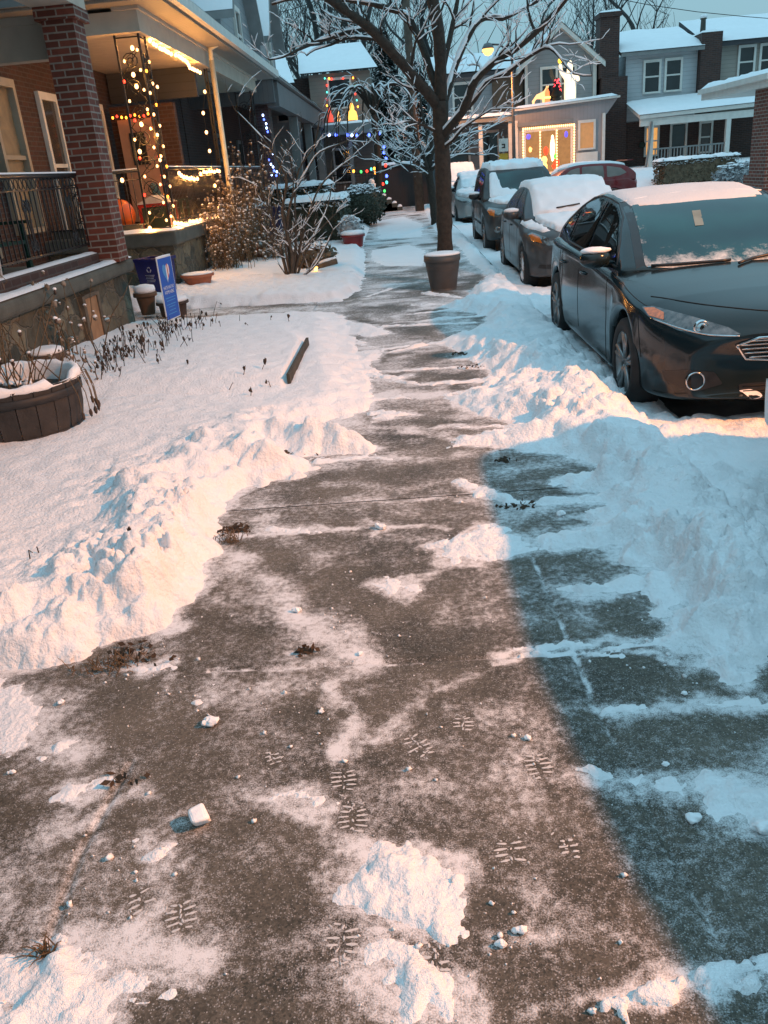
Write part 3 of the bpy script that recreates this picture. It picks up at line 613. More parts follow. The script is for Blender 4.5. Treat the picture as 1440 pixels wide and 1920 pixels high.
def car_mesh(P):
    """Body and cabin lofted from side profiles; y runs from the nose (0) to the tail (L)."""
    L = P['L']; W = P['W']/2
    wf, wr, ra = P['wf'], P['wr'], P['ra']; zc = P['tr']
    ys = sorted(set([0, .03, .10, .22, .38] + [L-.02, L-.10, L-.22, L-.4] + [i*.22 for i in range(3, int(L/.22)-1)] +
                    [c + ra*k for c in (wf, wr) for k in (-1.02, -.995, -.86, -.6, -.3, 0, .3, .6, .86, .995, 1.02)]))
    keep = [];
    for y in ys:
        if not keep or y - keep[-1] > .006: keep.append(y)
    ys = keep
    NR = 12; rows = []
    for y in ys:
        w = W*interp(P['plan'], y); zt = interp(P['top'], y); zl = interp(P['low'], y); arch = 0
        for c in (wf, wr):
            if abs(y-c) < ra: zl = max(zl, zc + math.sqrt(max(0, ra*ra-(y-c)**2))); arch = 1
        zs = min(zt-.02, interp(P['shoulder'], y)); zl = min(zl, zs-.06)
        def zz(f): return zl + (zs-zl)*f
        flare = .012 if arch else 0
        pr = [(0, zl), (w*.80, zl), (w*.965+flare, zl+.004), (w*.985+flare, zz(.10)), (w*.998+flare, zz(.38)), (w*1.0, zz(.60)), (w*.992, zz(.80)), (w*.985, zs-.012),
              (w*.965, zs+.012), (w*.86, zs+(zt-zs)*.62), (w*.50, zt-.004), (0, zt+.012)]
        rows.append([(x, y, z) for x, z in pr])
    pw = P.get('round', 2.6); fr = P.get('nose', .34); tr_ = P.get('tailr', .22)
    vs = []; 
    def warp(p):
        x, y, z = p; k = (abs(x)/W)**pw
        if y < 1.0: y = y + fr*k*(1-y)**1.3
        if y > L-.8: y = y - tr_*k*((y-(L-.8))/.8)**1.3
        return (x, y, z)
    bm = bmesh.new(); ring = []
    for r in rows:
        right = [bm.verts.new(warp(p)) for p in r]
        left = [right[0]] + [bm.verts.new(warp((-p[0], p[1], p[2]))) for p in r[1:-1]] + [right[-1]]
        ring.append((right, left))
    for i in range(len(ring)-1):
        for k in range(NR-1):
            a, b = ring[i][0], ring[i+1][0]; bm.faces.new((a[k], b[k], b[k+1], a[k+1]))
            a, b = ring[i][1], ring[i+1][1]; bm.faces.new((a[k], a[k+1], b[k+1], b[k]))
    for i, s in ((0, 1), (-1, -1)):
        r_, l_ = ring[i]
        for k in range(NR-1):
            q = [r_[k], r_[k+1], l_[k+1], l_[k]]; q = list(dict.fromkeys(q))
            if len(q) >= 3: bm.faces.new(q if s > 0 else q[::-1])
    bmesh.ops.recalc_face_normals(bm, faces=bm.faces[:])
    me = bpy.data.meshes.new('body'); bm.to_mesh(me); bm.free()
    # cabin
    bm = bmesh.new(); ring = []
    y0, y1 = P['cabin'][0][0], P['cabin'][-1][0]
    n = 26
    for i in range(n+1):
        y = y0 + (y1-y0)*i/n; zr = interp(P['cabin'], y); zb = interp(P['shoulder'], min(max(y, .9), L-.6)) - .03
        wb = W*interp(P['plan'], y)*P.get('cabw', .945); wt = W*interp(P['roofw'], y)
        zr = max(zr, zb+.03); f = min(1, (zr-zb)/(P['H']-zb)); wt = wb + (wt-wb)*f
        ze = zb + (zr-zb)*.90
        pr = [(wb, zb), (wb*.67+wt*.33, zb+(ze-zb)*.36), (wb*.36+wt*.64, zb+(ze-zb)*.70), (wt, ze), (wt*.93, ze+(zr-ze)*.62), (wt*.55, zr-.008), (0, zr)]
        k = lambda x: P.get('wscurve', .16)*(abs(x)/W)**2*max(0, 1-(y-y0)/1.2) - .10*(abs(x)/W)**2*max(0, 1-(y1-y)/.8)
        right = [bm.verts.new((x, y + k(x), z)) for x, z in pr]; left = [bm.verts.new((-x, y + k(x), z)) for x, z in pr[:-1]] + [right[-1]]
        ring.append((right, left))
    for i in range(n):
        for k in range(6):
            a, b = ring[i][0], ring[i+1][0]; bm.faces.new((a[k], b[k], b[k+1], a[k+1]))
            a, b = ring[i][1], ring[i+1][1]; bm.faces.new((a[k], a[k+1], b[k+1], b[k]))
    for i in (0, -1):
        r_, l_ = ring[i]
        for k in range(6):
            q = list(dict.fromkeys([r_[k], r_[k+1], l_[k+1], l_[k]])); bm.faces.new(q)
    bmesh.ops.recalc_face_normals(bm, faces=bm.faces[:])
    mc = bpy.data.meshes.new('cabin'); bm.to_mesh(mc); bm.free()
    return me, mc

def subsurf(o, lv=2):
    m = o.modifiers.new('smooth', 'SUBSURF'); m.levels = lv; m.render_levels = lv
    for p in o.data.polygons: p.use_smooth = True
def bvh_of(objs):
    dg = bpy.context.evaluated_depsgraph_get(); bm = bmesh.new()
    for o in objs:
        ev = o.evaluated_get(dg); me = ev.to_mesh(); t = me.copy(); bm.from_mesh(t); bpy.data.meshes.remove(t); ev.to_mesh_clear()
    t = BVHTree.FromBMesh(bm); bm.free(); return t
def inside(poly, u, v):
    c = False; n = len(poly)
    for i in range(n):
        (a, b), (p, q) = poly[i], poly[i-1]
        if ((b > v) != (q > v)) and (u < (p-a)*(v-b)/(q-b+1e-12)+a): c = not c
    return c
def roundpoly(poly, r=.25, n=3):
    out = []; k = len(poly)
    for i in range(k):
        p0, p1, p2 = (Vector((*poly[i-1],)), Vector((*poly[i],)), Vector((*poly[(i+1) % k],)))
        a, b = p1 + (p0-p1)*r, p1 + (p2-p1)*r
        for j in range(n+1):
            t = j/n; out.append(tuple((1-t)**2*a + 2*t*(1-t)*p1 + t*t*b))
    return out
def decal(poly, axis, bvh, off=.004, res=.03, thick=0.0, hfun=None, sign=1, rr=.12, flat=False):
    """Cover the part of a surface seen through poly along an axis with a sheet lying just proud of it."""
    poly = roundpoly(poly, rr) if rr else list(poly)
    me_in = bmesh.new(); vv = [me_in.verts.new((p[0], p[1], 0)) for p in poly]; me_in.faces.new(vv)
    us = [p[0] for p in poly]; ws = [p[1] for p in poly]
    for ax, lo, hi in ((0, min(us), max(us)), (1, min(ws), max(ws))):
        k = max(1, int((hi-lo)/res))
        for i in range(1, k):
            co = [0, 0, 0]; no = [0, 0, 0]; co[ax] = lo + (hi-lo)*i/k; no[ax] = 1
            bmesh.ops.bisect_plane(me_in, geom=me_in.verts[:] + me_in.edges[:] + me_in.faces[:], plane_co=co, plane_no=no)
    me_in.verts.ensure_lookup_table(); outv = []; bnd = {v for e in me_in.edges if e.is_boundary for v in e.verts}; bad = set()
    for v in me_in.verts:
        u, t = v.co.x, v.co.y
        if axis == 'y': o, d = Vector((u, -3, t)), Vector((0, 1, 0))
        elif axis == '-y': o, d = Vector((u, 9, t)), Vector((0, -1, 0))
        elif axis == 'x': o, d = Vector((sign*4, u, t)), Vector((-sign, 0, 0))
        else: o, d = Vector((u, t, 4)), Vector((0, 0, -1))
        hit, no, _, _ = bvh.ray_cast(o, d)
        if hit is None: bad.add(v); outv.append(None); continue
        if no.dot(d) > 0: no = -no
        h = off
        if hfun: h = hfun(hit, v in bnd)
        outv.append(hit + no*h)
    idx = {v: i for i, v in enumerate(me_in.verts)}
    mb = MB(); keepf = [[idx[v] for v in f.verts] for f in me_in.faces if not any(v in bad for v in f.verts)]
    mb.add([o if o is not None else (0, 0, 0) for o in outv], keepf, 0, not flat)
    me_in.free(); return mb
def snowcap(poly, bvh, h, seed=0, res=.05, axis='z', rough=.35, rr=.1):
    def hf(p, edge):
        if edge: return -.004
        n = float(fbm(np.array([p.x*6.0+seed]), np.array([p.y*6.0]), 71, 3)[0])
        e = min(1, max(.25, 1))
        return max(.008, h*(1 + rough*n))
    return decal(poly, axis, bvh, res=res, hfun=hf, rr=rr)
def wheel(P, x, y, s, parent, spokes=5, rimc=None, snowy=False):
    tr, tw = P['tr'], .22
    m = MB(); o = s*.5*tw
    m.lathe([(tr*.70, o*1.0), (tr*.74, o*1.06), (tr*.90, o*1.08), (tr*.975, o*.92), (tr, o*.6), (tr, -o*.6), (tr*.97, -o*.95), (tr*.7, -o*1.0)], (x, y, tr), 40, axis='x', cap=False)
    wo = m.build('wheel', RUBBER, parent, True)
    m = MB(); m.lathe([(tr*.715, o*.98), (tr*.69, o*.90), (tr*.66, o*.55), (tr*.64, -o*.2)], (x, y, tr), 40, axis='x', cap=False)
    m.lathe([(tr*.10, o*.86), (tr*.13, o*.80), (tr*.14, o*.5)], (x, y, tr), 16, axis='x')
    for k in range(spokes):
        for dlt in (-.13, .13):
            a = 2*math.pi*k/spokes + .3
            p0 = Vector((x+o*.80, y+math.cos(a+dlt*.6)*tr*.10, tr+math.sin(a+dlt*.6)*tr*.10)); p1 = Vector((x+o*.90, y+math.cos(a+dlt)*tr*.67, tr+math.sin(a+dlt)*tr*.67))
            m.tube([p0, (p0+p1)/2, p1], [tr*.055, tr*.05, tr*.062], 6)
    m.build('rim', rimc or ALLOY, wo, True)
    m = MB(); m.lathe([(tr*.60, -o*.1), (tr*.58, -o*.15), (.0, -o*.15)], (x, y, tr), 24, axis='x'); m.build('brake_disc', BLKPL, wo, True)
    if snowy:
        m = MB(); m.ball((x+o*.95, y+.02, tr*.55), (.025, tr*.45, tr*.20), 12, 8, jit=.25); m.ball((x+o*.95, y-.08, tr*1.1), (.025, tr*.2, tr*.3), 10, 6, jit=.3); m.build('wheel_snow', SNOWM, wo, True)
    return wo
def rod(name, pts, r, mat, parent, seg=8):
    m = MB(); m.tube(pts, r, seg); return m.build(name, mat, parent, True)

SEDAN = dict(L=4.87, W=1.86, H=1.475, wf=.98, wr=3.83, tr=.335, ra=.385,
    plan=[(0,.70),(.10,.83),(.3,.93),(.7,.985),(1.4,1.0),(3.4,1.0),(4.2,.97),(4.7,.88),(4.87,.78)],
    top=[(0,.66),(.06,.735),(.2,.80),(.5,.865),(.9,.915),(1.35,.965),(1.7,.99),(3.7,1.02),(4.1,1.06),(4.7,1.04),(4.82,.98),(4.87,.80)],
    low=[(0,.26),(.12,.20),(.5,.18),(1.2,.17),(3.6,.18),(4.5,.24),(4.87,.34)],
    shoulder=[(0,.52),(.10,.60),(.25,.66),(.6,.76),(1.2,.86),(2.0,.92),(3.4,.96),(4.3,.97),(4.87,.72)],
    cabin=[(1.22,.93),(1.5,1.06),(1.85,1.225),(2.15,1.345),(2.45,1.425),(2.8,1.468),(3.1,1.475),(3.45,1.445),(3.8,1.36),(4.15,1.22),(4.45,1.07)],
    roofw=[(1.2,.74),(2.2,.66),(2.8,.68),(3.4,.66),(4.4,.66)], nose=.42, tailr=.25)

def make_car(name, label, loc, P, paint, feats, group=None, rz=0.0, cat='car'):
    t = thing(name, label, cat, loc, group, rz)
    me, mc = car_mesh(P)
    body = bpy.data.objects.new('body', me); C.objects.link(body); body.parent = t; me.materials.append(paint); subsurf(body, 2)
    cab = bpy.data.objects.new('roof', mc); C.objects.link(cab); cab.parent = t; mc.materials.append(paint); subsurf(cab, 2)
    bb = bvh_of([body]); bc = bvh_of([cab]); ball = bvh_of([body, cab])
    feats(t, P, bb, bc, ball)
    W = P['W']/2
    for y in (P['wf'], P['wr']):
        for s in (-1, 1): wheel(P, s*(W-.125), y, s, t, P.get('spokes', 5), P.get('rimc'), P.get('wsnow') and y == P['wf'])
    return t
def side_glass(t, b, polys, label='side_window', mat=None):
    for s in (-1, 1):
        for pl in polys:
            wo = decal(pl, 'x', b, .005, .05, sign=s, rr=.10).build(label, mat or SIDEG, t, True)
def seams(t, b, lines, s_list=(-1, 1), w=.006):
    for s in s_list:
        m = MB()
        for ln in lines:
            pts = []
            for (y0, z0), (y1, z1) in zip(ln[:-1], ln[1:]):
                for k in range(7):
                    y, z = y0+(y1-y0)*k/6, z0+(z1-z0)*k/6
                    h, n, _, _ = b.ray_cast(Vector((s*4, y, z)), Vector((-s, 0, 0)))
                    if h: pts.append(h + n*.0005)
            if len(pts) > 1: m.tube(pts, w*.5, 4)
        m.build('door_gap', SEAM, t, True)
def mirror(t, x, y, z, paint, s, snow=0):
    m = MB(); m.ball((x+s*.13, y, z), (.125, .085, .078), 14, 10); m.tube([(x-s*.02, y+.04, z-.06), (x+s*.10, y+.01, z-.04)], [.03, .025], 8)
    mo = m.build('wing_mirror', paint, t, True)
    m = MB(); m.ball((x+s*.125, y+.055, z), (.105, .04, .06), 12, 8); m.build('mirror_glass', SIDEG, mo, True)
    if snow:
        m = MB(); m.ball((x+s*.125, y, z+.062), (.12, .08, .02+snow), 16, 8, jit=.08); m.build('mirror_snow', SNOWM, mo, True)
def front_arc(b, zs, x0, x1, n=16):
    pts = []
    for k in range(n+1):
        x = x0 + (x1-x0)*k/n; z = zs(x) if callable(zs) else zs
        h, no, _, _ = b.ray_cast(Vector((x, -3, z)), Vector((0, 1, 0)))
        if h: pts.append(h + no*.004)
    return pts

# -- the dark saloon, nearest whole car
PNT1 = PAINT('dark_slate_paint', (.009, .017, .020), rough=.12, metal=.0, dirt=.03)
def feats1(t, P, bb, bc, ba):
    WS = FROSTGLASS('windscreen_glass', (.003, .026, .028), .90, 1.15, .85)
    wsp = [(-.66,.965),(-.55,1.365),(-.3,1.40),(0,1.408),(.3,1.40),(.55,1.365),(.66,.965),(.4,.945),(0,.94),(-.4,.945)]
    ws = decal(wsp, 'y', bc, .004, .05, rr=.08).build('windscreen', WS, t, True)
    decal([(-.735,.94),(-.61,1.385),(-.3,1.428),(0,1.436),(.3,1.428),(.61,1.385),(.735,.94),(.4,.915),(0,.91),(-.4,.915)], 'y', bc, .0022, .06, rr=.05).build('windscreen_trim', BLKPL, t, True)
    hp = decal([(.00,1.20),(.07,1.20),(.115,1.30),(.045,1.30)], 'y', bc, .0058, .1, rr=0).build('paper_permit', M('paper', (.16,.20,.18)), ws, True); hp.location.x = -.16
    side_glass(t, bc, [[(1.62,.985),(1.80,1.11),(2.13,1.27),(2.42,1.355),(2.62,1.385),(2.60,1.00)], [(2.68,1.00),(2.69,1.39),(3.05,1.405),(3.35,1.38),(3.58,1.32),(3.50,1.02)], [(3.56,1.03),(3.63,1.30),(3.88,1.19),(3.98,1.10)]])
    for s in (-1, 1):
        pts = []
        for y, z in ((1.55,.975),(1.80,1.135),(2.13,1.295),(2.42,1.38),(2.68,1.41),(3.05,1.425),(3.38,1.40),(3.66,1.32),(3.92,1.19),(4.06,1.09),(3.5,1.005),(2.6,.985),(1.55,.965)):
            h, n, _, _ = bc.ray_cast(Vector((s*4, y, z)), Vector((-s, 0, 0)))
            if h: pts.append(h + n*.003)
        rod('window_trim', pts, .009, CHROME if False else BLKPL, t)
    seams(t, bb, [[(1.52,.22),(1.50,.60),(1.58,.93)], [(2.62,.20),(2.65,.95)], [(3.42,.38),(3.52,.62),(3.58,.95)], [(1.5,.215),(3.5,.21)], [(.62,.45),(.72,.76)], [(.62,.78),(1.2,.878),(1.6,.915)]])
    for s in (-1, 1):
        for y in (2.40, 3.36):
            h, n, _, _ = bb.ray_cast(Vector((s*4, y, .83)), Vector((-s, 0, 0)))
            m = MB(); m.tube([h+n*.002+Vector((0,-.09,0)), h+n*.022+Vector((0,-.05,0)), h+n*.022+Vector((0,.05,0)), h+n*.002+Vector((0,.09,0))], .011, 8); m.build('door_handle', PNT1, t, True)
        mirror(t, s*.86, 1.66, 1.03, PNT1, s, .008)
        # headlamp: long wedge swept round the wing
        hl = decal([(s*.40,.672),(s*.52,.664),(s*.72,.677),(s*.845,.735),(s*.86,.785),(s*.80,.795),(s*.62,.757),(s*.46,.71)], 'y', bb, .004, .03, rr=.06).build('headlight', LENSD, t, True)
        hh = bb.ray_cast(Vector((s*.60,-3,.705)), Vector((0,1,0)))[0]
        m = MB(); m.lathe([(.0,-.012),(.030,-.010),(.036,-.004),(.046,-.010),(.050,.012)], hh+Vector((0,-.004,0)), 20, axis='y', cap=False); m.build('projector_lens', CHROME, hl, True)
        m = MB(); m.ball(hh+Vector((0,-.002,0)), (.03,.016,.03), 14, 8); m.build('projector_glass', SIDEG, hl, True)
        decal([(s*.775,.727),(s*.84,.740),(s*.853,.780),(s*.80,.787),(s*.76,.767)], 'y', bb, .007, .03, rr=.1).build('turn_signal', AMBER, hl, True)
        rod('chrome_edge', [p + Vector((0,-.004,0)) for p in front_arc(bb, lambda x: .664 if abs(x) < .55 else .664 + (abs(x)-.55)**1.5*.42, s*.41, s*.84, 14)], .005, CHROME, hl)
        # fog lamp in a dark pocket
        fo = decal([(s*.46,.335),(s*.52,.42),(s*.70,.44),(s*.80,.40),(s*.78,.33),(s*.62,.295)], 'y', bb, .003, .03, rr=.12).build('fog_light_pocket', BLKPL, t, True)
        hh = bb.ray_cast(Vector((s*.64,-3,.365)), Vector((0,1,0)))[0]
        m = MB(); m.lathe([(.054,-.005),(.059,-.011),(.064,-.005),(.061,.008)], hh+Vector((0,-.010,0)), 28, axis='y', cap=False); m.build('fog_light_ring', CHROME, fo, True)
        m = MB(); m.lathe([(.066,.006),(.05,.012),(0,.014)], hh, 24, axis='y'); m.build('fog_light', BLKPL, fo, True)
    gp_ = [(-.41,.60),(-.30,.655),(0,.665),(.30,.655),(.41,.60),(.33,.495),(.15,.475),(-.15,.475),(-.33,.495)]
    gr = decal(gp_, 'y', bb, .003, .04, rr=.06).build('grille', BLKPL, t, True)
    m = MB()
    for z, hw in ((.635,.345),(.603,.385),(.571,.37),(.539,.345),(.507,.31)): 
        p = front_arc(bb, z, -hw, hw, 14); m.tube([q+Vector((0,-.006,0)) for q in p], .0075, 6)
    m.build('grille_bar', CHROME, gr, True)
    pp = []
    for i in range(len(gp_)):
        a, b = gp_[i], gp_[(i+1) % len(gp_)]
        for k in range(5):
            h, n, _, _ = bb.ray_cast(Vector((a[0]+(b[0]-a[0])*k/5,-3,a[1]+(b[1]-a[1])*k/5)), Vector((0,1,0)))
            if h: pp.append(h+n*.006)
    rod('grille_surround', pp+[pp[0]], .009, CHROME, gr)
    m = MB(); m.lathe([(0,-.012),(.03,-.012),(.045,-.004)], bb.ray_cast(Vector((0,-3,.70)), Vector((0,1,0)))[0], 20, axis='y'); em = m.build('oval_emblem', M('emblem_blue', (.02,.04,.12), .2, metal=.3), t, True)
    lg = decal([(-.34,.225),(-.36,.33),(.36,.33),(.34,.225)], 'y', bb, .003, .04, rr=.1).build('lower_grille', BLKPL, t, True)
    m = MB()
    for z in (.245,.278,.31): m.tube([q for q in front_arc(bb, z, -.33, .33, 12)], .006, 5)
    m.build('lower_grille_bar', SEAM, lg, True)
    hn = []
    for k in range(25):
        x = -.78+1.56*k/24; y = .16 + .66*(abs(x)/.8)**2.0
        h = bb.ray_cast(Vector((x, y, 4)), Vector((0,0,-1)))
        if h[0]: hn.append(h[0]+h[1]*.001)
    rod('bonnet_gap', hn, .004, SEAM, t)
    for s in (-1, 1):
        cr = []
        for k in range(13):
            y = .55 + 1.0*k/12; x = s*(.36 + .20*k/12); h = bb.ray_cast(Vector((x,y,4)), Vector((0,0,-1)))
            if h[0]: cr.append(h[0]+Vector((0,0,-.002)))
        pass
    # wipers
    for a, b in (((-.02,.955),(.62,1.015)),((-.62,.965),(-.04,.968))):
        pts = []
        for k in range(10):
            h, n, _, _ = ba.ray_cast(Vector((a[0]+(b[0]-a[0])*k/9,-3,a[1]+(b[1]-a[1])*k/9)), Vector((0,1,0)))
            if h: pts.append(h+n*.014)
        rod('wiper', pts, .011, BLKPL, t)
    # thin crust of snow on the roof, scraped off the glass
    snowcap([(-.56,2.28),(-.60,2.7),(-.60,3.35),(-.52,3.75),(.52,3.75),(.60,3.35),(.60,2.7),(.56,2.28),(.3,2.20),(-.3,2.20)], bc, .010, 3, .06).build('roof_snow', SNOW('roof_crust', (.60,.61,.62)), t, True)
    rod('roof_edge_snow', [p for p in front_arc(bc, lambda x: 1.428 - .10*abs(x)**2, -.60, .60, 18)], .006, SNOWM, t)
    for sx in (-1,): decal([(-.36,.285),(-.28,.29),(-.22,.26),(-.30,.245)], 'y', bb, .006, .02, rr=.2).build('bumper_snow', SNOWM, t, True)
FORD = make_car('parked_car', 'dark slate saloon car with cleared teal windscreen and chrome grille', (2.60, 5.44, -.15), SEDAN, PNT1, feats1, 'cars parked along the kerb')
FORD.scale = (1.035,)*3

# -- grey hatch-backed saloon buried in snow
PNT2 = PAINT('steel_grey_paint', (.042, .050, .056), rough=.3, metal=.1, dirt=.3)
P2 = dict(SEDAN); P2.update(L=4.35, W=1.78, H=1.47, wf=.90, wr=3.52, tr=.32, ra=.37, spokes=9, wsnow=True, nose=.45,
    plan=[(0,.66),(.10,.80),(.3,.92),(.7,.985),(1.3,1.0),(3.2,1.0),(3.9,.96),(4.2,.88),(4.35,.78)],
    top=[(0,.66),(.06,.74),(.2,.83),(.5,.91),(.9,.97),(1.2,1.01),(1.6,1.02),(3.5,1.05),(3.9,1.08),(4.25,1.04),(4.35,.82)],
    low=[(0,.26),(.12,.20),(.5,.18),(1.2,.17),(3.4,.18),(4.1,.24),(4.35,.34)],
    shoulder=[(0,.54),(.10,.63),(.25,.70),(.6,.80),(1.2,.90),(2.0,.95),(3.2,.98),(3.9,.97),(4.35,.74)],
    cabin=[(.98,.96),(1.3,1.12),(1.65,1.29),(1.95,1.41),(2.2,1.455),(2.6,1.47),(3.0,1.45),(3.3,1.38),(3.65,1.25),(3.95,1.09)],
    roofw=[(1.0,.74),(2.0,.67),(2.6,.69),(3.2,.66),(4.0,.66)])
def feats2(t, P, bb, bc, ba):
    W = P['W']/2
    side_glass(t, bc, [[(1.40,1.02),(1.62,1.16),(1.95,1.33),(2.15,1.385),(2.30,1.395),(2.28,1.02)], [(2.36,1.02),(2.38,1.395),(2.75,1.39),(3.0,1.34),(3.15,1.27),(3.05,1.05)], [(3.12,1.06),(3.22,1.24),(3.45,1.14)]], mat=GLASS('snow_dusted_glass', (.05,.06,.065), .25))
    seams(t, bb, [[(1.40,.22),(1.38,.60),(1.45,.95)], [(2.32,.20),(2.34,.98)], [(3.12,.40),(3.22,.62),(3.25,.98)], [(1.4,.215),(3.2,.21)]])
    for s in (-1, 1):
        for y in (2.12, 3.0):
            h, n, _, _ = bb.ray_cast(Vector((s*4, y, .86)), Vector((-s, 0, 0)))
            m = MB(); m.tube([h+n*.002+Vector((0,-.08,0)), h+n*.02+Vector((0,-.05,0)), h+n*.02+Vector((0,.05,0)), h+n*.002+Vector((0,.08,0))], .011, 8); m.build('door_handle', PNT2, t, True)
        mirror(t, s*.83, 1.48, 1.05, PNT2, s, .02)
        hl = decal([(s*.44,.665),(s*.62,.66),(s*.78,.71),(s*.82,.80),(s*.76,.83),(s*.60,.77),(s*.48,.71)], 'y', bb, .004, .03, rr=.08).build('headlight', LENS, t, True)
        decal([(s*.66,.69),(s*.775,.72),(s*.805,.79),(s*.76,.81),(s*.68,.77)], 'y', bb, .007, .03, rr=.1).build('turn_signal', AMBER, hl, True)
        decal([(s*.50,.33),(s*.56,.40),(s*.70,.39),(s*.72,.34)], 'y', bb, .003, .03, rr=.12).build('fog_light', BLKPL, t, True)
    decal([(-.36,.62),(-.34,.68),(.34,.68),(.36,.62),(.28,.56),(-.28,.56)], 'y', bb, .003, .04, rr=.1).build('grille', BLKPL, t, True)
    # thick snow: windscreen and roof in one cap, bonnet, wing edge
    sm = SNOW('car_snow', (.84,.85,.86), .25)
    snowcap([(-.66,1.18),(-.62,1.6),(-.60,2.0),(-.62,2.6),(-.60,3.3),(-.52,3.8),(.52,3.8),(.60,3.3),(.62,2.6),(.60,2.0),(.64,1.6),(.68,1.2),(.3,1.09),(-.3,1.09)], bc, .065, 1, .05, rough=.3).build('roof_snow', sm, t, True)
    snowcap([(-.66,1.28),(-.60,.75),(-.42,.32),(0,.14),(.42,.32),(.62,.75),(.74,1.28),(.3,1.12),(-.3,1.12)], bb, .06, 5, .05, rough=.3).build('bonnet_snow', sm, t, True)
    snowcap([(-.86,1.30),(-.70,1.32),(-.62,.75),(-.50,.42),(-.62,.46),(-.80,.80)], bb, .022, 9, .04, rough=.8).build('wing_snow', sm, t, True)
    pts = []
    for k in range(10):
        h, n, _, _ = ba.ray_cast(Vector((-.30+.36*k/9,-3,1.05+.03*k/9)), Vector((0,1,0)))
        if h: pts.append(h+n*.075)
    rod('wiper', pts, .012, BLKPL, t)
make_car('parked_car', 'grey saloon car with windscreen and bonnet buried under thick snow', (2.70, 12.45, -.15), P2, PNT2, feats2, 'cars parked along the kerb')

# -- boxy dark suv
PNT3 = PAINT('dusty_black_paint', (.016, .020, .022), rough=.35, metal=.0, dirt=.35)
P3 = dict(SEDAN); P3.update(L=4.45, W=1.80, H=1.74, wf=.86, wr=3.48, tr=.35, ra=.41, spokes=5, nose=.24, round=3.2, tailr=.12, cabw=.955,
    plan=[(0,.80),(.10,.90),(.3,.97),(.7,1.0),(3.8,1.0),(4.3,.96),(4.45,.90)],
    top=[(0,.80),(.05,.90),(.2,.98),(.6,1.03),(1.0,1.06),(1.4,1.08),(4.2,1.10),(4.4,1.06),(4.45,.9)],
    low=[(0,.34),(.12,.28),(.5,.25),(3.4,.25),(4.2,.32),(4.45,.40)],
    shoulder=[(0,.70),(.10,.80),(.25,.86),(.6,.93),(1.2,.98),(2.0,1.01),(4.0,1.03),(4.45,.85)],
    cabin=[(1.12,1.02),(1.4,1.24),(1.7,1.49),(1.95,1.66),(2.2,1.72),(2.8,1.745),(3.8,1.73),(4.15,1.68),(4.3,1.45),(4.42,1.10)],
    roofw=[(1.1,.80),(2.0,.75),(3.0,.77),(4.3,.75)])
def feats3(t, P, bb, bc, ba):
    ws = decal([(-.62,1.10),(-.56,1.55),(0,1.60),(.56,1.55),(.62,1.10),(0,1.07)], 'y', bc, .004, .05, rr=.08).build('windscreen', FROSTGLASS('suv_windscreen', (.008,.035,.035), 1.05, 1.32, 1.0), t, True)
    side_glass(t, bc, [[(1.62,1.10),(1.80,1.32),(2.05,1.55),(2.35,1.60),(2.34,1.09)], [(2.42,1.09),(2.43,1.61),(3.15,1.61),(3.17,1.10)], [(3.27,1.12),(3.27,1.60),(3.85,1.57),(3.95,1.14)]], mat=GLASS('suv_side_glass', (.02,.024,.026), .1))
    seams(t, bb, [[(1.42,.30),(1.42,.70),(1.48,1.0)], [(2.38,.28),(2.38,1.02)], [(3.2,.45),(3.25,1.03)]])
    for s in (-1, 1):
        mirror(t, s*.88, 1.60, 1.14, BLKPL, s, .02)
        hl = decal([(s*.50,.76),(s*.80,.76),(s*.85,.88),(s*.80,.94),(s*.54,.90)], 'y', bb, .004, .03, rr=.12).build('headlight', LENS, t, True)
        decal([(s*.72,.78),(s*.80,.79),(s*.84,.88),(s*.79,.92),(s*.70,.88)], 'y', bb, .007, .03, rr=.15).build('turn_signal', AMBER, hl, True)
        m = MB(); hh = bb.ray_cast(Vector((s*.66,-3,.50)), Vector((0,1,0)))[0]; m.lathe([(0,-.01),(.06,-.012),(.075,-.002)], hh, 18, axis='y'); m.build('fog_light', LENS, t, True)
        rod('side_trim', [Vector((s*(P['W']/2+.004),y,.58)) for y in (1.35,2.0,3.0)], .022, BLKPL, t)
        rod('roof_rail', [Vector((s*.56,y,z)) for y,z in ((2.1,1.745),(2.3,1.78),(3.7,1.78),(3.9,1.745))], .016, BLKPL, t)
    decal([(-.46,.74),(-.48,.90),(.48,.90),(.46,.74)], 'y', bb, .003, .04, rr=.1).build('grille', BLKPL, t, True)
    sm = SNOW('suv_snow', (.84,.85,.86), .35)
    snowcap([(-.62,2.02),(-.64,2.6),(-.64,3.9),(-.55,4.15),(.55,4.15),(.64,3.9),(.64,2.6),(.62,2.02),(.2,1.93),(-.3,1.95)], bc, .085, 11, .06, rough=.55).build('roof_snow', sm, t, True)
    snowcap([(-.74,1.42),(-.72,1.02),(-.60,.55),(-.40,.30),(.2,.26),(.55,.50),(.68,1.0),(.72,1.42),(.3,1.25),(-.3,1.25)], bb, .04, 12, .05, rough=.9).build('bonnet_snow', sm, t, True)
    snowcap([(-.70,1.30),(-.62,1.95),(-.48,1.90),(-.40,1.48),(-.1,1.38),(.4,1.40),(.6,1.5),(.66,1.30),(.2,1.18),(-.3,1.18)], bc, .03, 14, .05, rough=.8).build('windscreen_snow', sm, t, True)
make_car('parked_car', 'boxy black suv with half cleared windscreen and thick snow along its roof', (2.68, 18.30, -.15), P3, PNT3, feats3, 'cars parked along the kerb')

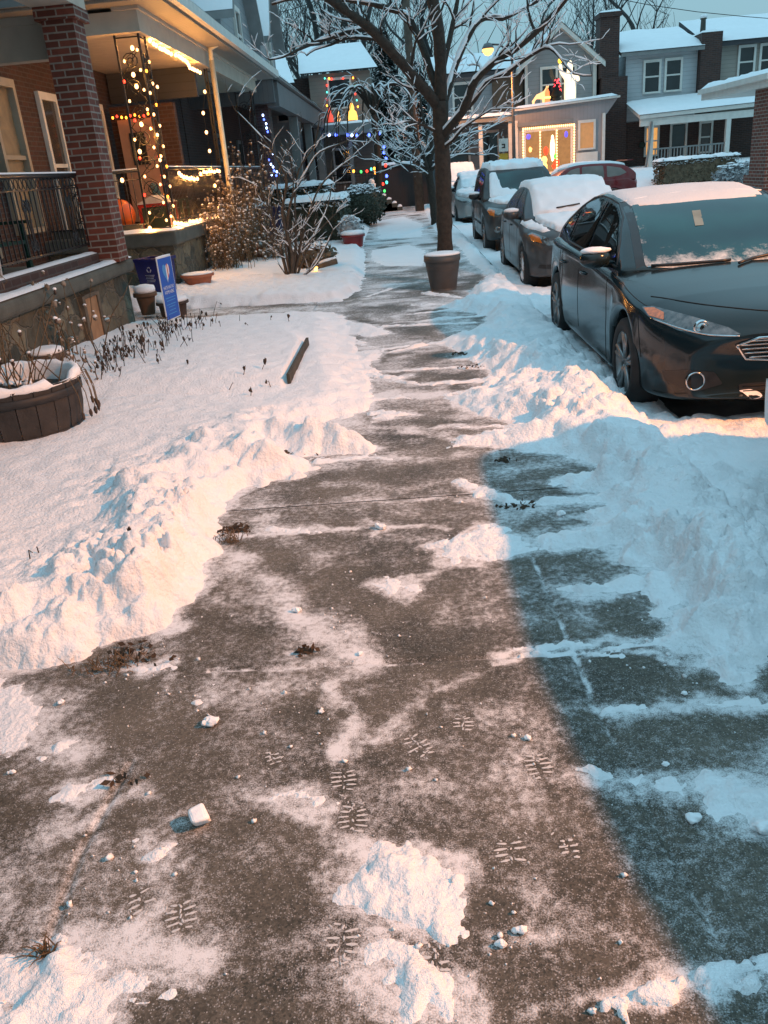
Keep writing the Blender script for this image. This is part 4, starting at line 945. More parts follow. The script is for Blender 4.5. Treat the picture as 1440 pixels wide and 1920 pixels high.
# -- two farther cars wholly under snow
PNT4 = PAINT('silver_paint', (.35, .35, .34), rough=.3, metal=.5, dirt=.3)
P4 = dict(P2); P4.update(H=1.50, wsnow=False)
def feats4(t, P, bb, bc, ba):
    side_glass(t, bc, [[(1.40,1.02),(1.62,1.16),(1.95,1.33),(2.15,1.385),(2.30,1.395),(2.28,1.02)], [(2.36,1.02),(2.38,1.395),(2.75,1.39),(3.0,1.34),(3.15,1.27),(3.05,1.05)]])
    for s in (-1, 1):
        mirror(t, s*.83, 1.48, 1.05, BLKPL, s, .03)
        decal([(s*.44,.665),(s*.62,.66),(s*.78,.71),(s*.82,.80),(s*.76,.83),(s*.60,.77),(s*.48,.71)], 'y', bb, .004, .03, rr=.08).build('headlight', LENS, t, True)
    sm = SNOW('deep_snow', (.84,.85,.86), .3)
    snowcap([(-.66,1.18),(-.62,1.6),(-.60,2.0),(-.62,2.6),(-.60,3.3),(-.52,3.8),(.52,3.8),(.60,3.3),(.62,2.6),(.60,2.0),(.64,1.6),(.70,1.18),(.3,1.02),(-.3,1.02)], bc, .10, 21, .06, rough=.3).build('roof_snow', sm, t, True)
    snowcap([(-.82,1.28),(-.78,.75),(-.55,.35),(0,.14),(.55,.35),(.78,.75),(.84,1.28),(.3,1.12),(-.3,1.12)], bb, .09, 25, .06, rough=.4).build('bonnet_snow', sm, t, True)
make_car('parked_car', 'silver car wholly blanketed in smooth snow behind the boxy black suv', (2.66, 27.9, -.15), P4, PNT4, feats4, 'cars parked along the kerb')
P5 = dict(P3); P5.update(H=1.68)
def feats5(t, P, bb, bc, ba):
    side_glass(t, bc, [[(1.62,1.10),(1.80,1.32),(2.05,1.50),(2.35,1.54),(2.34,1.09)], [(2.42,1.09),(2.43,1.55),(3.15,1.55),(3.17,1.10)]])
    for s in (-1, 1): decal([(s*.50,.76),(s*.80,.76),(s*.85,.88),(s*.80,.94),(s*.54,.90)], 'y', bb, .004, .04, rr=.12).build('headlight', LENS, t, True)
    sm = SNOW('lamplit_snow', (.84,.85,.86), .3)
    snowcap([(-.66,1.30),(-.62,2.02),(-.64,2.6),(-.64,3.9),(-.55,4.15),(.55,4.15),(.64,3.9),(.64,2.6),(.62,2.02),(.66,1.3),(0,1.16)], bc, .10, 31, .07, rough=.35).build('roof_snow', sm, t, True)
    snowcap([(-.74,1.42),(-.72,1.02),(-.60,.55),(0,.26),(.60,.50),(.72,1.0),(.74,1.42),(.3,1.22),(-.3,1.22)], bb, .08, 33, .07, rough=.4).build('bonnet_snow', sm, t, True)
make_car('parked_car', 'farthest car at the kerb, its snow glowing orange under the far street lamp', (2.45, 34.2, -.15), P5, PAINT('tan_paint', (.2,.17,.13)), feats5, 'cars parked along the kerb')

# -- red car side-on across the street
PNT6 = PAINT('wine_red_paint', (.17, .014, .016), rough=.25, metal=.35, dirt=.25)
P6 = dict(P3); P6.update(H=1.62, cabin=[(1.12,1.02),(1.4,1.22),(1.7,1.42),(1.95,1.55),(2.3,1.61),(2.8,1.62),(3.5,1.58),(3.95,1.48),(4.25,1.30),(4.42,1.10)])
def feats6(t, P, bb, bc, ba):
    side_glass(t, bc, [[(1.62,1.10),(1.80,1.28),(2.05,1.44),(2.35,1.50),(2.34,1.09)], [(2.42,1.09),(2.43,1.51),(3.15,1.50),(3.17,1.10)], [(3.27,1.12),(3.27,1.48),(3.75,1.38),(3.95,1.22),(3.7,1.14)]], mat=GLASS('frosted_side_glass', (.16,.13,.11), .5))
    for s in (-1, 1):
        decal([(s*.55,1.0),(s*.80,.98),(s*.85,.85),(s*.60,.86)], '-y', bb, .005, .03, rr=.1).build('tail_light', TAIL, t, True)
        decal([(s*.50,.76),(s*.80,.76),(s*.85,.88),(s*.80,.94),(s*.54,.90)], 'y', bb, .004, .03, rr=.12).build('headlight', LENS, t, True)
    sm = SNOW('thin_car_snow', (.8,.8,.8), .3)
    snowcap([(-.62,2.02),(-.64,2.6),(-.64,3.6),(-.55,4.0),(.55,4.0),(.64,3.6),(.64,2.6),(.62,2.02),(0,1.5)], bc, .05, 41, .07, rough=.3).build('roof_snow', sm, t, True)
    snowcap([(-.74,1.42),(-.72,1.02),(-.60,.55),(0,.26),(.60,.50),(.72,1.0),(.74,1.42),(0,1.2)], bb, .05, 43, .07).build('bonnet_snow', sm, t, True)
    m = MB(); m.box(-.60,4.02,1.585,.60,4.22,1.615); m.build('tail_spoiler', PNT6, t, True)
make_car('parked_car', 'wine red car parked side-on before the white porch house', (3.75, 31.0, -.28), P6, PNT6, feats6, None, R(-86))

# -- white suv just ahead of the dark saloon, only its rear corner in view
PNT7 = PAINT('dirty_white_paint', (.55, .56, .56), rough=.4, metal=.05, dirt=.4)
P7 = dict(P3); P7.update(L=5.25, H=1.61, W=1.94, wf=.95, wr=4.05,
    plan=[(0,.80),(.10,.90),(.3,.97),(.7,1.0),(4.7,1.0),(5.1,.97),(5.25,.94)], top=[(0,.80),(.05,.90),(.2,.98),(.5,1.05),(.9,1.10),(1.2,1.12),(5.0,1.14),(5.2,1.10),(5.25,.95)],
    low=[(0,.34),(.12,.28),(.5,.25),(4.2,.25),(5.0,.32),(5.25,.36)], shoulder=[(0,.70),(.10,.80),(.25,.86),(.6,.93),(1.2,1.0),(2.0,1.04),(4.8,1.06),(5.25,.9)],
    cabin=[(.75,1.05),(1.0,1.20),(1.25,1.34),(1.5,1.42),(1.77,1.47),(2.3,1.545),(3.0,1.605),(4.7,1.61),(4.95,1.58),(5.08,1.4),(5.2,1.15)], roofw=[(.7,.82),(1.8,.80),(3.0,.82),(5.2,.80)], tailr=.10)
def feats7(t, P, bb, bc, ba):
    side_glass(t, bc, [[(1.62,1.10),(1.80,1.32),(2.05,1.46),(2.35,1.48),(2.34,1.12)], [(2.42,1.12),(2.43,1.48),(3.15,1.48),(3.17,1.12)], [(3.27,1.12),(3.27,1.48),(4.55,1.47),(4.65,1.16)]])
    for s in (-1, 1):
        decal([(s*.62,1.02),(s*.86,1.0),(s*.88,.78),(s*.70,.76)], '-y', bb, .005, .03, rr=.1).build('tail_light', TAIL, t, True)
        h = decal([(4.86,.84),(5.10,.82),(5.10,1.05),(4.90,1.06)], 'x', bb, .005, .03, sign=s, rr=.1).build('tail_light', TAIL, t, True)
        mirror(t, s*.88, 1.60, 1.14, PNT7, s, 0)
    snowcap([(-.62,1.7),(-.66,2.6),(-.66,4.6),(-.55,4.9),(.55,4.9),(.66,4.6),(.66,2.6),(.62,1.7)], bc, .07, 51, .08).build('roof_snow', SNOWM, t, True)
    decal([(4.7,.40),(5.12,.40),(5.12,.66),(4.7,.60)], 'x', bb, .012, .04, sign=-1, rr=.2).build('bumper_snow', SNOWM, t, True)
make_car('parked_car', 'white van with only its rear bumper corner in view before the dark saloon', (2.90, -.52, -.15), P7, PNT7, feats7, 'cars parked along the kerb')
# ------------------------------------------------------------------ houses on the left
def snow_strip(mb, x0, y0, x1, y1, z, h, step=.12, seed=0, jit=.35):
    """a lumpy ledge of snow lying on a flat top"""
    nx = max(2, int(abs(x1-x0)/step)+1); ny = max(2, int(abs(y1-y0)/step)+1)
    xs = np.linspace(x0, x1, nx+1); ys = np.linspace(y0, y1, ny+1); X, Y = np.meshgrid(xs, ys)
    e = np.minimum(np.minimum(X-min(x0,x1), max(x0,x1)-X), np.minimum(Y-min(y0,y1), max(y0,y1)-Y))
    Z = z + h*np.sqrt(np.clip(e/(h*1.2), 0.02, 1))*(1 + jit*fbm(X*2.3+seed, Y*2.3, 91, 3))
    edge = e <= 1e-6; Z[edge] = z + .001
    vs = [(float(a), float(b), float(c)) for a, b, c in zip(X.ravel(), Y.ravel(), Z.ravel())]; w_ = nx+1
    fs = [(j*w_+i, j*w_+i+1, (j+1)*w_+i+1, (j+1)*w_+i) for j in range(ny) for i in range(nx)]
    mb.add(vs, fs, 0, True); return mb
def snow_quad(mb, a, b, c, d, h, n=16, m=8, seed=0):
    """snow lying on a sloping roof a-b (eave) to d-c (ridge)"""
    a, b, c, d = map(Vector, (a, b, c, d)); no = (b-a).cross(d-a).normalized()
    if no.z < 0: no = -no
    vs = []
    for j in range(m+1):
        for i in range(n+1):
            u, v = i/n, j/m; p = (a*(1-u)+b*u)*(1-v) + (d*(1-u)+c*u)*v
            t = 0.004 if i in (0, n) or j in (0, m) else h*(1+.35*float(perlin(np.array([p.x*1.4+seed]), np.array([p.y*1.4+p.z]), 5)[0]))
            vs.append(p + no*t)
    mb.add(vs, [(j*(n+1)+i, j*(n+1)+i+1, (j+1)*(n+1)+i+1, (j+1)*(n+1)+i) for j in range(m) for i in range(n)], 0, True); return mb
def window_x(parent, X, y0, y1, z0, z1, trim=WHITE, bars=1, glass=DGLASS, depth=.07, name='window'):
    """window on a wall facing +x"""
    m = MB(); t = .09; d = depth
    m.box(X+.002, y0, z0, X+d, y0+t, z1); m.box(X+.002, y1-t, z0, X+d, y1, z1); m.box(X+.002, y0+t, z1-t*1.3, X+d, y1-t, z1); m.box(X+.002, y0+t, z0, X+d+.03, y1-t, z0+t*.8)
    for k in range(1, bars+1):
        z = z0 + (z1-z0)*k/(bars+1); m.box(X+.004, y0+t, z-.03, X+d*.7, y1-t, z+.03)
    wo = m.build(name, trim, parent)
    m = MB(); m.box(X+.003, y0+t, z0+t*.8, X+.02, y1-t, z1-t*1.3); m.build('pane', glass, wo); return wo
def window_y(parent, Y, x0, x1, z0, z1, trim=WHITE, bars=1, glass=DGLASS, depth=.07, name='window', vbars=0):
    """window on a wall facing -y"""
    m = MB(); t = .09; d = depth
    m.box(x0, Y-d, z0, x0+t, Y-.002, z1); m.box(x1-t, Y-d, z0, x1, Y-.002, z1); m.box(x0+t, Y-d, z1-t*1.2, x1-t, Y-.002, z1); m.box(x0+t, Y-d-.03, z0, x1-t, Y-.002, z0+t*.8)
    for k in range(1, bars+1):
        z = z0 + (z1-z0)*k/(bars+1); m.box(x0+t, Y-d*.7, z-.03, x1-t, Y-.004, z+.03)
    for k in range(1, vbars+1):
        x = x0 + (x1-x0)*k/(vbars+1); m.box(x-.03, Y-d*.75, z0+t*.8, x+.03, Y-.006, z1-t*1.2)
    wo = m.build(name, trim, parent)
    m = MB(); m.box(x0+t, Y-.02, z0+t*.8, x1-t, Y-.003, z1-t*1.2); m.build('pane', glass, wo); return wo
def railing(parent, p0, p1, z0, z1, gap=.115, scroll=True, ornate=True):
    p0, p1 = Vector((*p0, 0)), Vector((*p1, 0)); d = (p1-p0); n = max(2, int(d.length/gap)); u = d.normalized()
    m = MB()
    def P(s, z): q = p0 + u*s; return Vector((q.x, q.y, z))
    Ln = d.length
    m.tube([P(0,z1), P(Ln,z1)], .022, 6); m.tube([P(0,z1-.13), P(Ln,z1-.13)], .010, 4); m.tube([P(0,z0), P(Ln,z0)], .014, 4)
    for i in range(n+1):
        s = Ln*i/n; m.tube([P(s,z0-.02), P(s,z1-.13 if ornate else z1)], .008, 4)
        if ornate and i < n:
            c = s + Ln/n/2
            m.tube([P(c+math.cos(a)*Ln/n*.42, z1-.07+math.sin(a)*.05) for a in np.linspace(0, 2*math.pi, 9)], .006, 4, cap=False)
    if scroll:
        for s in np.arange(.5, Ln, 1.15):
            zc = (z0+z1-.13)/2
            for sg in (-1, 1):
                pts = [P(s + sg*(.05+.0*k) + sg*.055*math.cos(a)*(1-k/26), zc+.16 + .075*math.sin(a)*(1-k/26)) for k, a in enumerate(np.linspace(math.pi, -2.4*math.pi, 20))]
                m.tube(pts, .009, 4)
                pts = [P(s + sg*.05*(1-k/18) * math.cos(k*.1), zc+.15-.40*k/18) for k in range(19)]; m.tube(pts, .009, 4)
                pts = [P(s + sg*(.05) + sg*.05*math.cos(a)*(1-k/26), zc-.20 + .065*math.sin(a)*(1-k/26)) for k, a in enumerate(np.linspace(math.pi, 3.6*math.pi, 18))]; m.tube(pts, .009, 4)
    return m.build('railing', BLACK, parent)
def iron_post(parent, x, y, z0, z1, wx=.34, wy=.34):
    """wrought-iron corner post: two flat sides of bars with scrolls between"""
    m = MB()
    for (a, b) in ((0,0),(-wx,0),(0,wy)): m.box(x+a-.015, y+b-.015, z0, x+a+.015, y+b+.015, z1)
    for ax, wd in ((0, -wx), (1, wy)):
        def P(s, z): return Vector((x+wd*s, y, z)) if ax == 0 else Vector((x, y+wd*s, z))
        for z in (z0+.04, z0+1.05, z1-.04): m.tube([P(0,z), P(1,z)], .012, 4)
        for k, zc in enumerate(np.arange(z0+.28, z1-.15, .36)):
            sg = 1 if k % 2 else -1
            pts = [P(.5 + sg*.02 + .36*math.cos(a)*(1-i/22), zc + .13*math.sin(a)*(1-i/22)) for i, a in enumerate(np.linspace(0, 3.4*math.pi, 20))]; m.tube(pts, .010, 4)
            m.tube([P(.5-.45*sg, zc-.18), P(.5, zc-.02), P(.5+.45*sg, zc+.18)], .009, 4)
    return m.build('iron_post', BLACK, parent)

# ---- near house: brick row house with stone porch base
FX = -5.8
SIDD = SIDING('dark_siding', (.06, .06, .065)); SIDG = SIDING('grey_siding', (.25, .27, .28)); SIDW = SIDING('white_siding', (.42, .44, .45)); SIDT = SIDING('tan_siding', (.22, .19, .16))
BOARDV = SIDING('grey_boards', (.14, .145, .15), .14, True); SOFFIT = SIDING('soffit_boards', (.30, .27, .23), .12, True, .7); GREYP = M('grey_paint', (.20, .205, .20), .6, .12, 4)
SHING = SIDING('dark_shingle', (.035, .035, .04), .2)
A = thing('brick_house', 'near brick row house with stone porch base, brick column and black iron railing', 'house', (-5.0, 8.0, 0))
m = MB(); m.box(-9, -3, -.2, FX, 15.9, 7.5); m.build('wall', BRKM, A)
m = MB(); m.box(FX+.001, -3, -.2, -3.50, 10.75, .795); m.build('porch_base', STN, A)
m = MB(); m.box(FX+.002, -3, .796, -3.41, 10.88, .965)
for k in range(5):
    pass
cp = m.build('ledge', CAPC, A); bevel(cp, .06, 4)
m = MB(); snow_strip(m, -3.61, -1, -3.425, 10.86, .965, .028, .045, 3, .3); m.build('ledge_snow', SNOWM, cp)
m = MB(); m.box(-3.80, -3, .966, -3.62, 10.24, 1.09); lw = m.build('low_wall', BRKD, A)
m = MB(); snow_strip(m, -3.79, -1, -3.625, 10.22, 1.09, .022, .05, 9, .2); m.build('low_wall_snow', SNOWM, lw)
rl = railing(A, (-3.70, -1), (-3.70, 10.22), 1.20, 1.955, .105)
m = MB(); m.box(-3.725, -1, 1.978, -3.675, 10.2, 1.993); m.build('rail_snow', SNOWM, rl)
m = MB(); m.box(-3.735, 10.25, .966, -3.385, 10.60, 3.50); co = m.build('column', BRK, A)
m = MB(); m.box(-3.785, 10.20, 3.501, -3.335, 10.65, 3.63); m.build('column_cap', BRK, co)
m = MB(); m.box(-3.80, -3, 3.632, -3.34, 10.62, 4.15); m.build('beam', CREAM, A)
m = MB(); m.box(FX+.001, 10.66, 3.20, -3.79, 10.86, 3.55, 0); m.box(FX+.001, 10.63, 3.551, -3.79, 10.90, 3.63, 0); m.build('end_beam', CREAM, A)
m = MB(); m.box(FX+.001, -3, 3.80, -3.801, 10.62, 3.85); m.build('porch_ceiling', GREYP, A)
m = MB(); m.box(-6, -3, 4.151, -2.95, 11.0, 4.30); rf = m.build('porch_roof', SOFFIT, A)
m = MB(); snow_strip(m, -5.9, -1, -2.97, 10.98, 4.30, .12, .2, 2); m.build('roof_snow', SNOWM, rf)
p0, p1 = PX(8, 150, FX), PX(42, 155, FX)
window_x(A, FX, 13.0, 13.95, 1.25, 3.42, DIMCREAM, 1, M('window_blind', (.20,.15,.09), .6), .12)
window_x(A, FX, 11.6, 12.2, 1.0, 3.35, DIMCREAM, 0, M('tan_door', (.24,.18,.11), .6), .12, 'door')
window_x(A, FX, 9.0, 10.2, 1.3, 3.3, DIMCREAM, 1); window_x(A, FX, 6.6, 7.8, 1.3, 3.3, DIMCREAM, 1)
m = MB(); m.box(FX+.002, 12.45, 2.40, FX+.16, 12.75, 2.62); m.prism([(FX+.002,12.43,2.621),(FX+.18,12.43,2.621),(FX+.002,12.43,2.71)], (0,.34,0)); m.build('mailbox', BLACK, A)
# boarded cellar window in the stone
c = PX(165, 575, -3.72)
wb = MB(); wb.box(-3.499, 9.05, .16, -3.455, 9.42, .70); wb.build('cellar_board', M('raw_board', (.30,.16,.075), .7, .2, 9), A)
fr = MB()
for (a,b,c_,d) in ((8.97,.14,9.045,.74),(9.425,.14,9.50,.74),(9.045,.705,9.425,.745),(8.97,.08,9.50,.136)): fr.box(-3.50, a, b, -3.44, c_, d)
fr.build('cellar_frame', WOOD, A)

# ---- neighbour: porch strung with lights
Bx = thing('porch_house', 'house whose ironwork porch is strung with warm bulbs, white downspout at its middle', 'house', (-5.0, 18.0, 0))
FB = -3.72
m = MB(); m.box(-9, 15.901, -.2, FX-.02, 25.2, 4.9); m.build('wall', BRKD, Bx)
m = MB(); m.box(FX+.003, 14.05, -.2, FB, 25.0, .86); m.build('porch_base', STN, Bx)
m = MB(); m.box(FX+.004, 14.0, .861, FB+.08, 25.05, 1.09); cp = m.build('ledge', CAPC, Bx); bevel(cp, .03, 3)
m = MB(); snow_strip(m, -4.7, 14.02, FB+.07, 14.36, 1.09, .05, .06, 5); snow_strip(m, FB-.25, 14.37, FB+.07, 25.0, 1.09, .05, .08, 6); m.build('ledge_snow', SNOWM, cp)
m = MB(); m.box(-5.7, 14.20, 1.091, -4.25, 14.40, 1.22); m.build('low_wall', CAPC, Bx)
iron_post(Bx, FB-.02, 14.16, 1.10, 3.90, .36, .36); iron_post(Bx, FB-.02, 19.0, 1.10, 3.90, .05, .5); iron_post(Bx, FB-.02, 24.4, 1.10, 3.90, .40, .36)
rl = railing(Bx, (-5.7, 14.16), (FB-.38, 14.16), 1.22, 2.02, .12, True, False)
m = MB(); m.box(-5.7, 14.14, 2.045, FB-.40, 14.18, 2.06); m.build('rail_snow', SNOWM, rl)
rl = railing(Bx, (FB-.02, 14.55), (FB-.02, 18.95), 1.22, 2.02, .10, False, False)
m = MB(); m.box(FB-.04, 14.55, 2.045, FB, 18.95, 2.06); m.build('rail_snow', SNOWM, rl)
rl = railing(Bx, (FB-.02, 19.55), (FB-.02, 24.4), 1.22, 2.02, .12, False, False)
m = MB(); m.box(FB-.04, 19.55, 2.045, FB, 24.4, 2.06); m.build('rail_snow', SNOWM, rl)
m = MB(); m.box(-5.79, 14.0, 3.90, FB+.06, 14.30, 4.18); m.box(FB-.24, 14.301, 3.90, FB+.06, 25.0, 4.18); m.box(FB-.30, 13.95, 4.181, FB+.10, 25.05, 4.23); m.build('beam', CREAM, Bx)
m = MB(); m.box(-5.79, 14.302, 3.96, FB-.242, 24.95, 4.0); m.build('porch_ceiling', M('ceiling_boards', (.50,.42,.32), .6, .1), Bx)
m = MB(); m.box(-5.79, 18.9, 3.40, FB-.26, 19.05, 3.955); m.build('party_beam', SIDD, Bx)
m = MB(); EX = -3.22
m.box(-5.9, 13.62, 4.232, EX, 25.4, 4.27); m.build('soffit', SOFFIT, Bx)
m = MB(); m.prism([(EX+.05,13.55,4.272),(EX+.05,13.55,4.44),(-5.78,13.55,5.25),(-5.78,13.55,4.272)], (0,11.95,0)); rf = m.build('porch_roof', GREYP, Bx)
m = MB(); m.box(EX+.051, 13.5, 4.26, EX+.15, 25.55, 4.42); m.build('gutter', WHITE, rf)
m = MB(); snow_quad(m, (EX+.14,13.55,4.43),(EX+.14,25.5,4.43),(-5.7,25.5,5.27),(-5.7,13.55,5.27), .10, 60, 10); m.build('roof_snow', SNOWM, rf)
m = MB(); m.tube([(EX-.12,18.72,4.30),(FB+.16,18.72,4.20),(FB+.16,18.72,3.9)], .05, 8); m.tube([(FB+.16,18.72,4.0),(FB+.16,18.72,1.0),(FB+.16,18.72,.1)], .055, 8); m.build('downspout', M('cream_downspout', (.66,.58,.42), .45, .1), Bx)
m = MB(); m.box(-9, 14.0, 4.91, -5.9, 25.0, 8.0); m.build('upper_wall', SIDD, Bx)
m = MB(); m.prism([(-5.2,14,8.0),(-9,14,10.5),(-9,14,8.0)], (0,11,0)); m.build('main_roof', SHING, Bx)
for (ya, yb) in ((19.6, 20.5), (21.2,21.9)): window_x(Bx, FX-.02, ya, yb, 1.6, 3.35, CREAM, 1)
window_x(Bx, FX, 14.95, 15.75, 1.1, 3.35, WHITE, 1, M('storm_door_glass', (.05,.045,.04), .1), name='storm_door')
window_x(Bx, FX-.02, 16.3, 18.2, 1.6, 3.35, WHITE, 1)
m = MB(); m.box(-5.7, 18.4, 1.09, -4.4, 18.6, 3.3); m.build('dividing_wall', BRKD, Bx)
m = MB(); m.box(-5.55, 18.30, 1.12, -4.85, 18.395, 3.05); dr = m.build('lit_door', M('pink_door', (.40,.24,.18), .5, .1), Bx)
m = MB(); m.box(-5.35, 18.27, 2.2, -5.05, 18.298, 2.8); m.build('door_glass', DGLASS, dr)

# ---- upper gables and dark brick house beyond
Cx = thing('gabled_house', 'grey sided house with two steep snowy gables and a dark brick porch pier', 'house', (-5.0, 32.0, 0))
def gable(y0, y1, xf, ze, za, wallz):
    ym = (y0+y1)/2
    m = MB(); m.prism([(xf,y0+.15,wallz),(xf,y1-.15,wallz),(xf,y1-.15,ze),(xf,ym,za-.25),(xf,y0+.15,ze)], (-4,0,0)); wl = m.build('gable_wall', SIDG, Cx)
    m = MB()
    for (ya, yb) in ((y0, ym), (y1, ym)): m.prism([(xf+.35,ya,ze-.08),(xf+.35,yb,za),(xf+.35,yb,za-.16),(xf+.35,ya,ze-.24)], (-4.4,0,0))
    rf = m.build('gable_roof', GREYP, Cx)
    m = MB(); snow_quad(m, (xf+.33,y0,ze-.07),(xf-4.0,y0,ze-.07),(xf-4.0,ym,za+.01),(xf+.33,ym,za+.01), .09, 10, 8); m.build('gable_snow', SNOWM, rf)
    window_x(Cx, xf, ym-.4, ym+.4, ze-.9, ze+.35, WHITE, 1)
gable(21.3, 25.9, -3.75, 5.35, 8.3, 4.45); gable(27.0, 30.4, -3.7, 5.55, 8.0, 4.3)
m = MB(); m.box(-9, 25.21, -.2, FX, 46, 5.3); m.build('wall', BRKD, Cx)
m = MB(); m.box(-6.5, 26.2, 3.72, -3.35, 26.4, 4.30); m.box(-3.6, 26.401, 3.62, -3.25, 43, 4.25); m.build('porch_fascia', BOARDV, Cx)
m = MB(); m.box(-6.5, 26.15, 4.301, -3.15, 43, 4.36); rf = m.build('porch_roof', GREYP, Cx)
m = MB(); snow_strip(m, -5.7, 26.12, -3.13, 29, 4.36, .22, .12, 4, .25); snow_strip(m, -5.7, 29.0, -3.13, 43, 4.36, .16, .25, 7); m.build('roof_snow', SNOWM, rf)
m = MB(); m.box(-4.2, 26.6, -.1, -3.62, 27.2, 3.70); m.build('pier', BRKD, Cx)
for y in (31.5, 36.5, 41): 
    m = MB(); m.box(-3.62, y, -.1, -3.34, y+.28, 3.61); m.build('porch_post', GREYP, Cx)
m = MB(); m.box(-5.79, 26.3, -.1, -3.55, 43, .95); m.build('porch_base', STN, Cx)
railing(Cx, (-3.6, 27.3), (-3.6, 43), 1.1, 1.85, .16, False, False)
window_x(Cx, FX, 29, 30.6, 1.6, 3.2, GREYP); window_x(Cx, FX, 33, 34, 1.0, 3.1, GREYP, name='door')

# ---- houses closing the street
Dx = thing('end_house', 'pale house closing the street, its window framed in coloured lights', 'house', (-2.4, 44.0, 0))
m = MB(); m.box(-3.9, 44, 0, -1.0, 52, 6.05); m.build('wall', SIDT, Dx)
m = MB(); m.prism([(-4.1,43.7,6.06),(-.7,43.7,6.06),(-1.5,47.5,7.6),(-3.9,47.5,7.6)], (0,.02,.06))
rf = m.build('roof', SHING, Dx)
m = MB(); snow_quad(m, (-4.3,43.6,6.10),(-.6,43.6,6.10),(-1.4,47.5,7.66),(-4.6,47.5,7.66), .10, 16, 8); m.build('roof_snow', SNOWM, rf)
m = MB(); m.box(-4.95, 44.6, 0, -3.91, 52, 6.0); m.build('brick_bay', BRKD, Dx)
m = MB(); m.box(-3.6, 42.0, 3.45, -.9, 43.99, 3.75); m.box(-3.7, 41.9, 3.30, -.8, 43.98, 3.448); pr = m.build('porch_roof', GREYP, Dx)
m = MB(); snow_strip(m, -3.6, 42, -.9, 43.9, 3.75, .10, .2, 3); m.build('porch_snow', SNOWM, pr)
for x in (-3.5, -2.2, -1.05): m = MB(); m.box(x, 42.1, 0, x+.16, 42.26, 3.3); m.build('porch_post', GREYP, Dx)
window_y(Dx, 44, -3.05, -1.9, 4.5, 5.85, WHITE, 1)
window_y(Dx, 44, -3.1, -2.1, 1.2, 2.8, WHITE, 1)
railing(Dx, (-3.5, 42.15), (-1.1, 42.15), .9, 1.6, .14, False, False)
m = MB(); m.box(-3.6, 41.95, 0, -.9, 43.95, .7); m.build('porch_floor', STN, Dx)
Ex = thing('corner_house', 'white sided house end with low snowy roof beside dark recess', 'house', (-5.3, 41.5, 0))
m = MB(); m.box(-6.5, 41.5, 0, -4.55, 46, 5.5); m.build('wall', SIDW, Ex)
m = MB(); m.prism([(-6.6,41.3,5.5),(-4.3,41.3,5.5),(-5.0,44.5,7.1),(-6.6,44.5,7.1)], (0,.02,.05)); rf = m.build('roof', SHING, Ex)
m = MB(); snow_quad(m, (-6.6,41.25,5.55),(-4.3,41.25,5.55),(-5.0,44.5,7.15),(-6.6,44.5,7.15), .09, 10, 6); m.build('roof_snow', SNOWM, rf)
window_y(Ex, 41.5, -5.3, -4.7, 4.0, 5.2, WHITE, 1)
# dark shed, steps, gate post at the far end
sh = thing('shed', 'dark boarded shed at the far end of the pavement', 'shed', (.15, 41, 0))
m = MB(); m.box(-.75, 41, -.2, 1.6, 43, 1.75); m.build('wall', SIDING('shed_boards', (.035,.03,.028), .18, True), sh)
m = MB(); m.box(-.85, 40.9, 1.751, 1.7, 43.1, 1.84); rf = m.build('roof', SHING, sh)
m = MB(); snow_strip(m, -.85, 40.9, 1.7, 43.1, 1.84, .09, .15, 8); m.build('roof_snow', SNOWM, rf)
st = thing('steps', 'short flight of stone steps capped with snow by the dark shed', 'steps', (-.4, 38.5, 0))
m = MB()
for k in range(5): m.box(-1.6+.0*k, 37.6+.0*k, -.1, .10-.22*k, 38.8, .16*(k+1)+.003*k)
so = m.build('tread', CAPC, st)
m = MB()
for k in range(5): snow_strip(m, -.12-.22*k+.01, 37.62, .09-.22*k, 38.78, .16*(k+1)+.003*k, .06, .06, k)
m.build('tread_snow', SNOWM, so)
gp_o = thing('gate_pier', 'stubby pier with a rounded snow cap at the top of the steps', 'pier', (-1.1, 37.4, 0))
m = MB(); m.box(-1.3, 37.2, 0, -.95, 37.55, 1.0); m.build('pier', M('pale_stone', (.3,.28,.26)), gp_o); m = MB(); m.ball((-1.12,37.37,1.05), (.24,.24,.16), 14, 8, jit=.06); m.ball((-1.12,37.37,1.24), (.13,.13,.12), 12, 8, jit=.06); m.build('snow_cap', SNOWM, gp_o)
# ------------------------------------------------------------------ houses across the street
lm = MB(); xs_ = np.linspace(1.6, 60, 60); ys_ = np.linspace(29.6, 60, 40); X, Y = np.meshgrid(xs_, ys_)
Z = -.16 + 1.05*sstep((Y-31.5)/5.5)*sstep((X-2.2)/2.0) + .03*fbm(X*.6, Y*.6, 3, 3)
vs = list(zip(X.ravel().tolist(), Y.ravel().tolist(), Z.ravel().tolist()))
lm.add(vs, [(j*60+i, j*60+i+1, (j+1)*60+i+1, (j+1)*60+i) for j in range(39) for i in range(59)], 0, True)
tag(lm.build('lawn', SNOWG), kind='structure')
def win_lit(name, col, s): return EM(name, col, s, (.3,.2,.1))
LITW = win_lit('lit_room', (1, .46, .12), .75)
g1 = thing('gabled_house', 'grey gabled house across the street with a brightly lit christmas window', 'house', (7.2, 40, .9))
m = MB(); m.prism([(5.75,40,.6),(8.68,40,.6),(8.68,40,5.35),(7.2,40,6.55),(5.75,40,5.35)], (0,9,0)); m.build('wall', SIDG, g1)
m = MB()
for a, b in (((5.35,5.12),(7.2,6.72)), ((9.05,5.12),(7.2,6.72))): m.prism([(a[0],39.65,a[1]),(b[0],39.65,b[1]),(b[0],39.65,b[1]-.20),(a[0],39.65,a[1]-.20)], (0,9.4,0))
rf = m.build('roof', WHITE, g1)
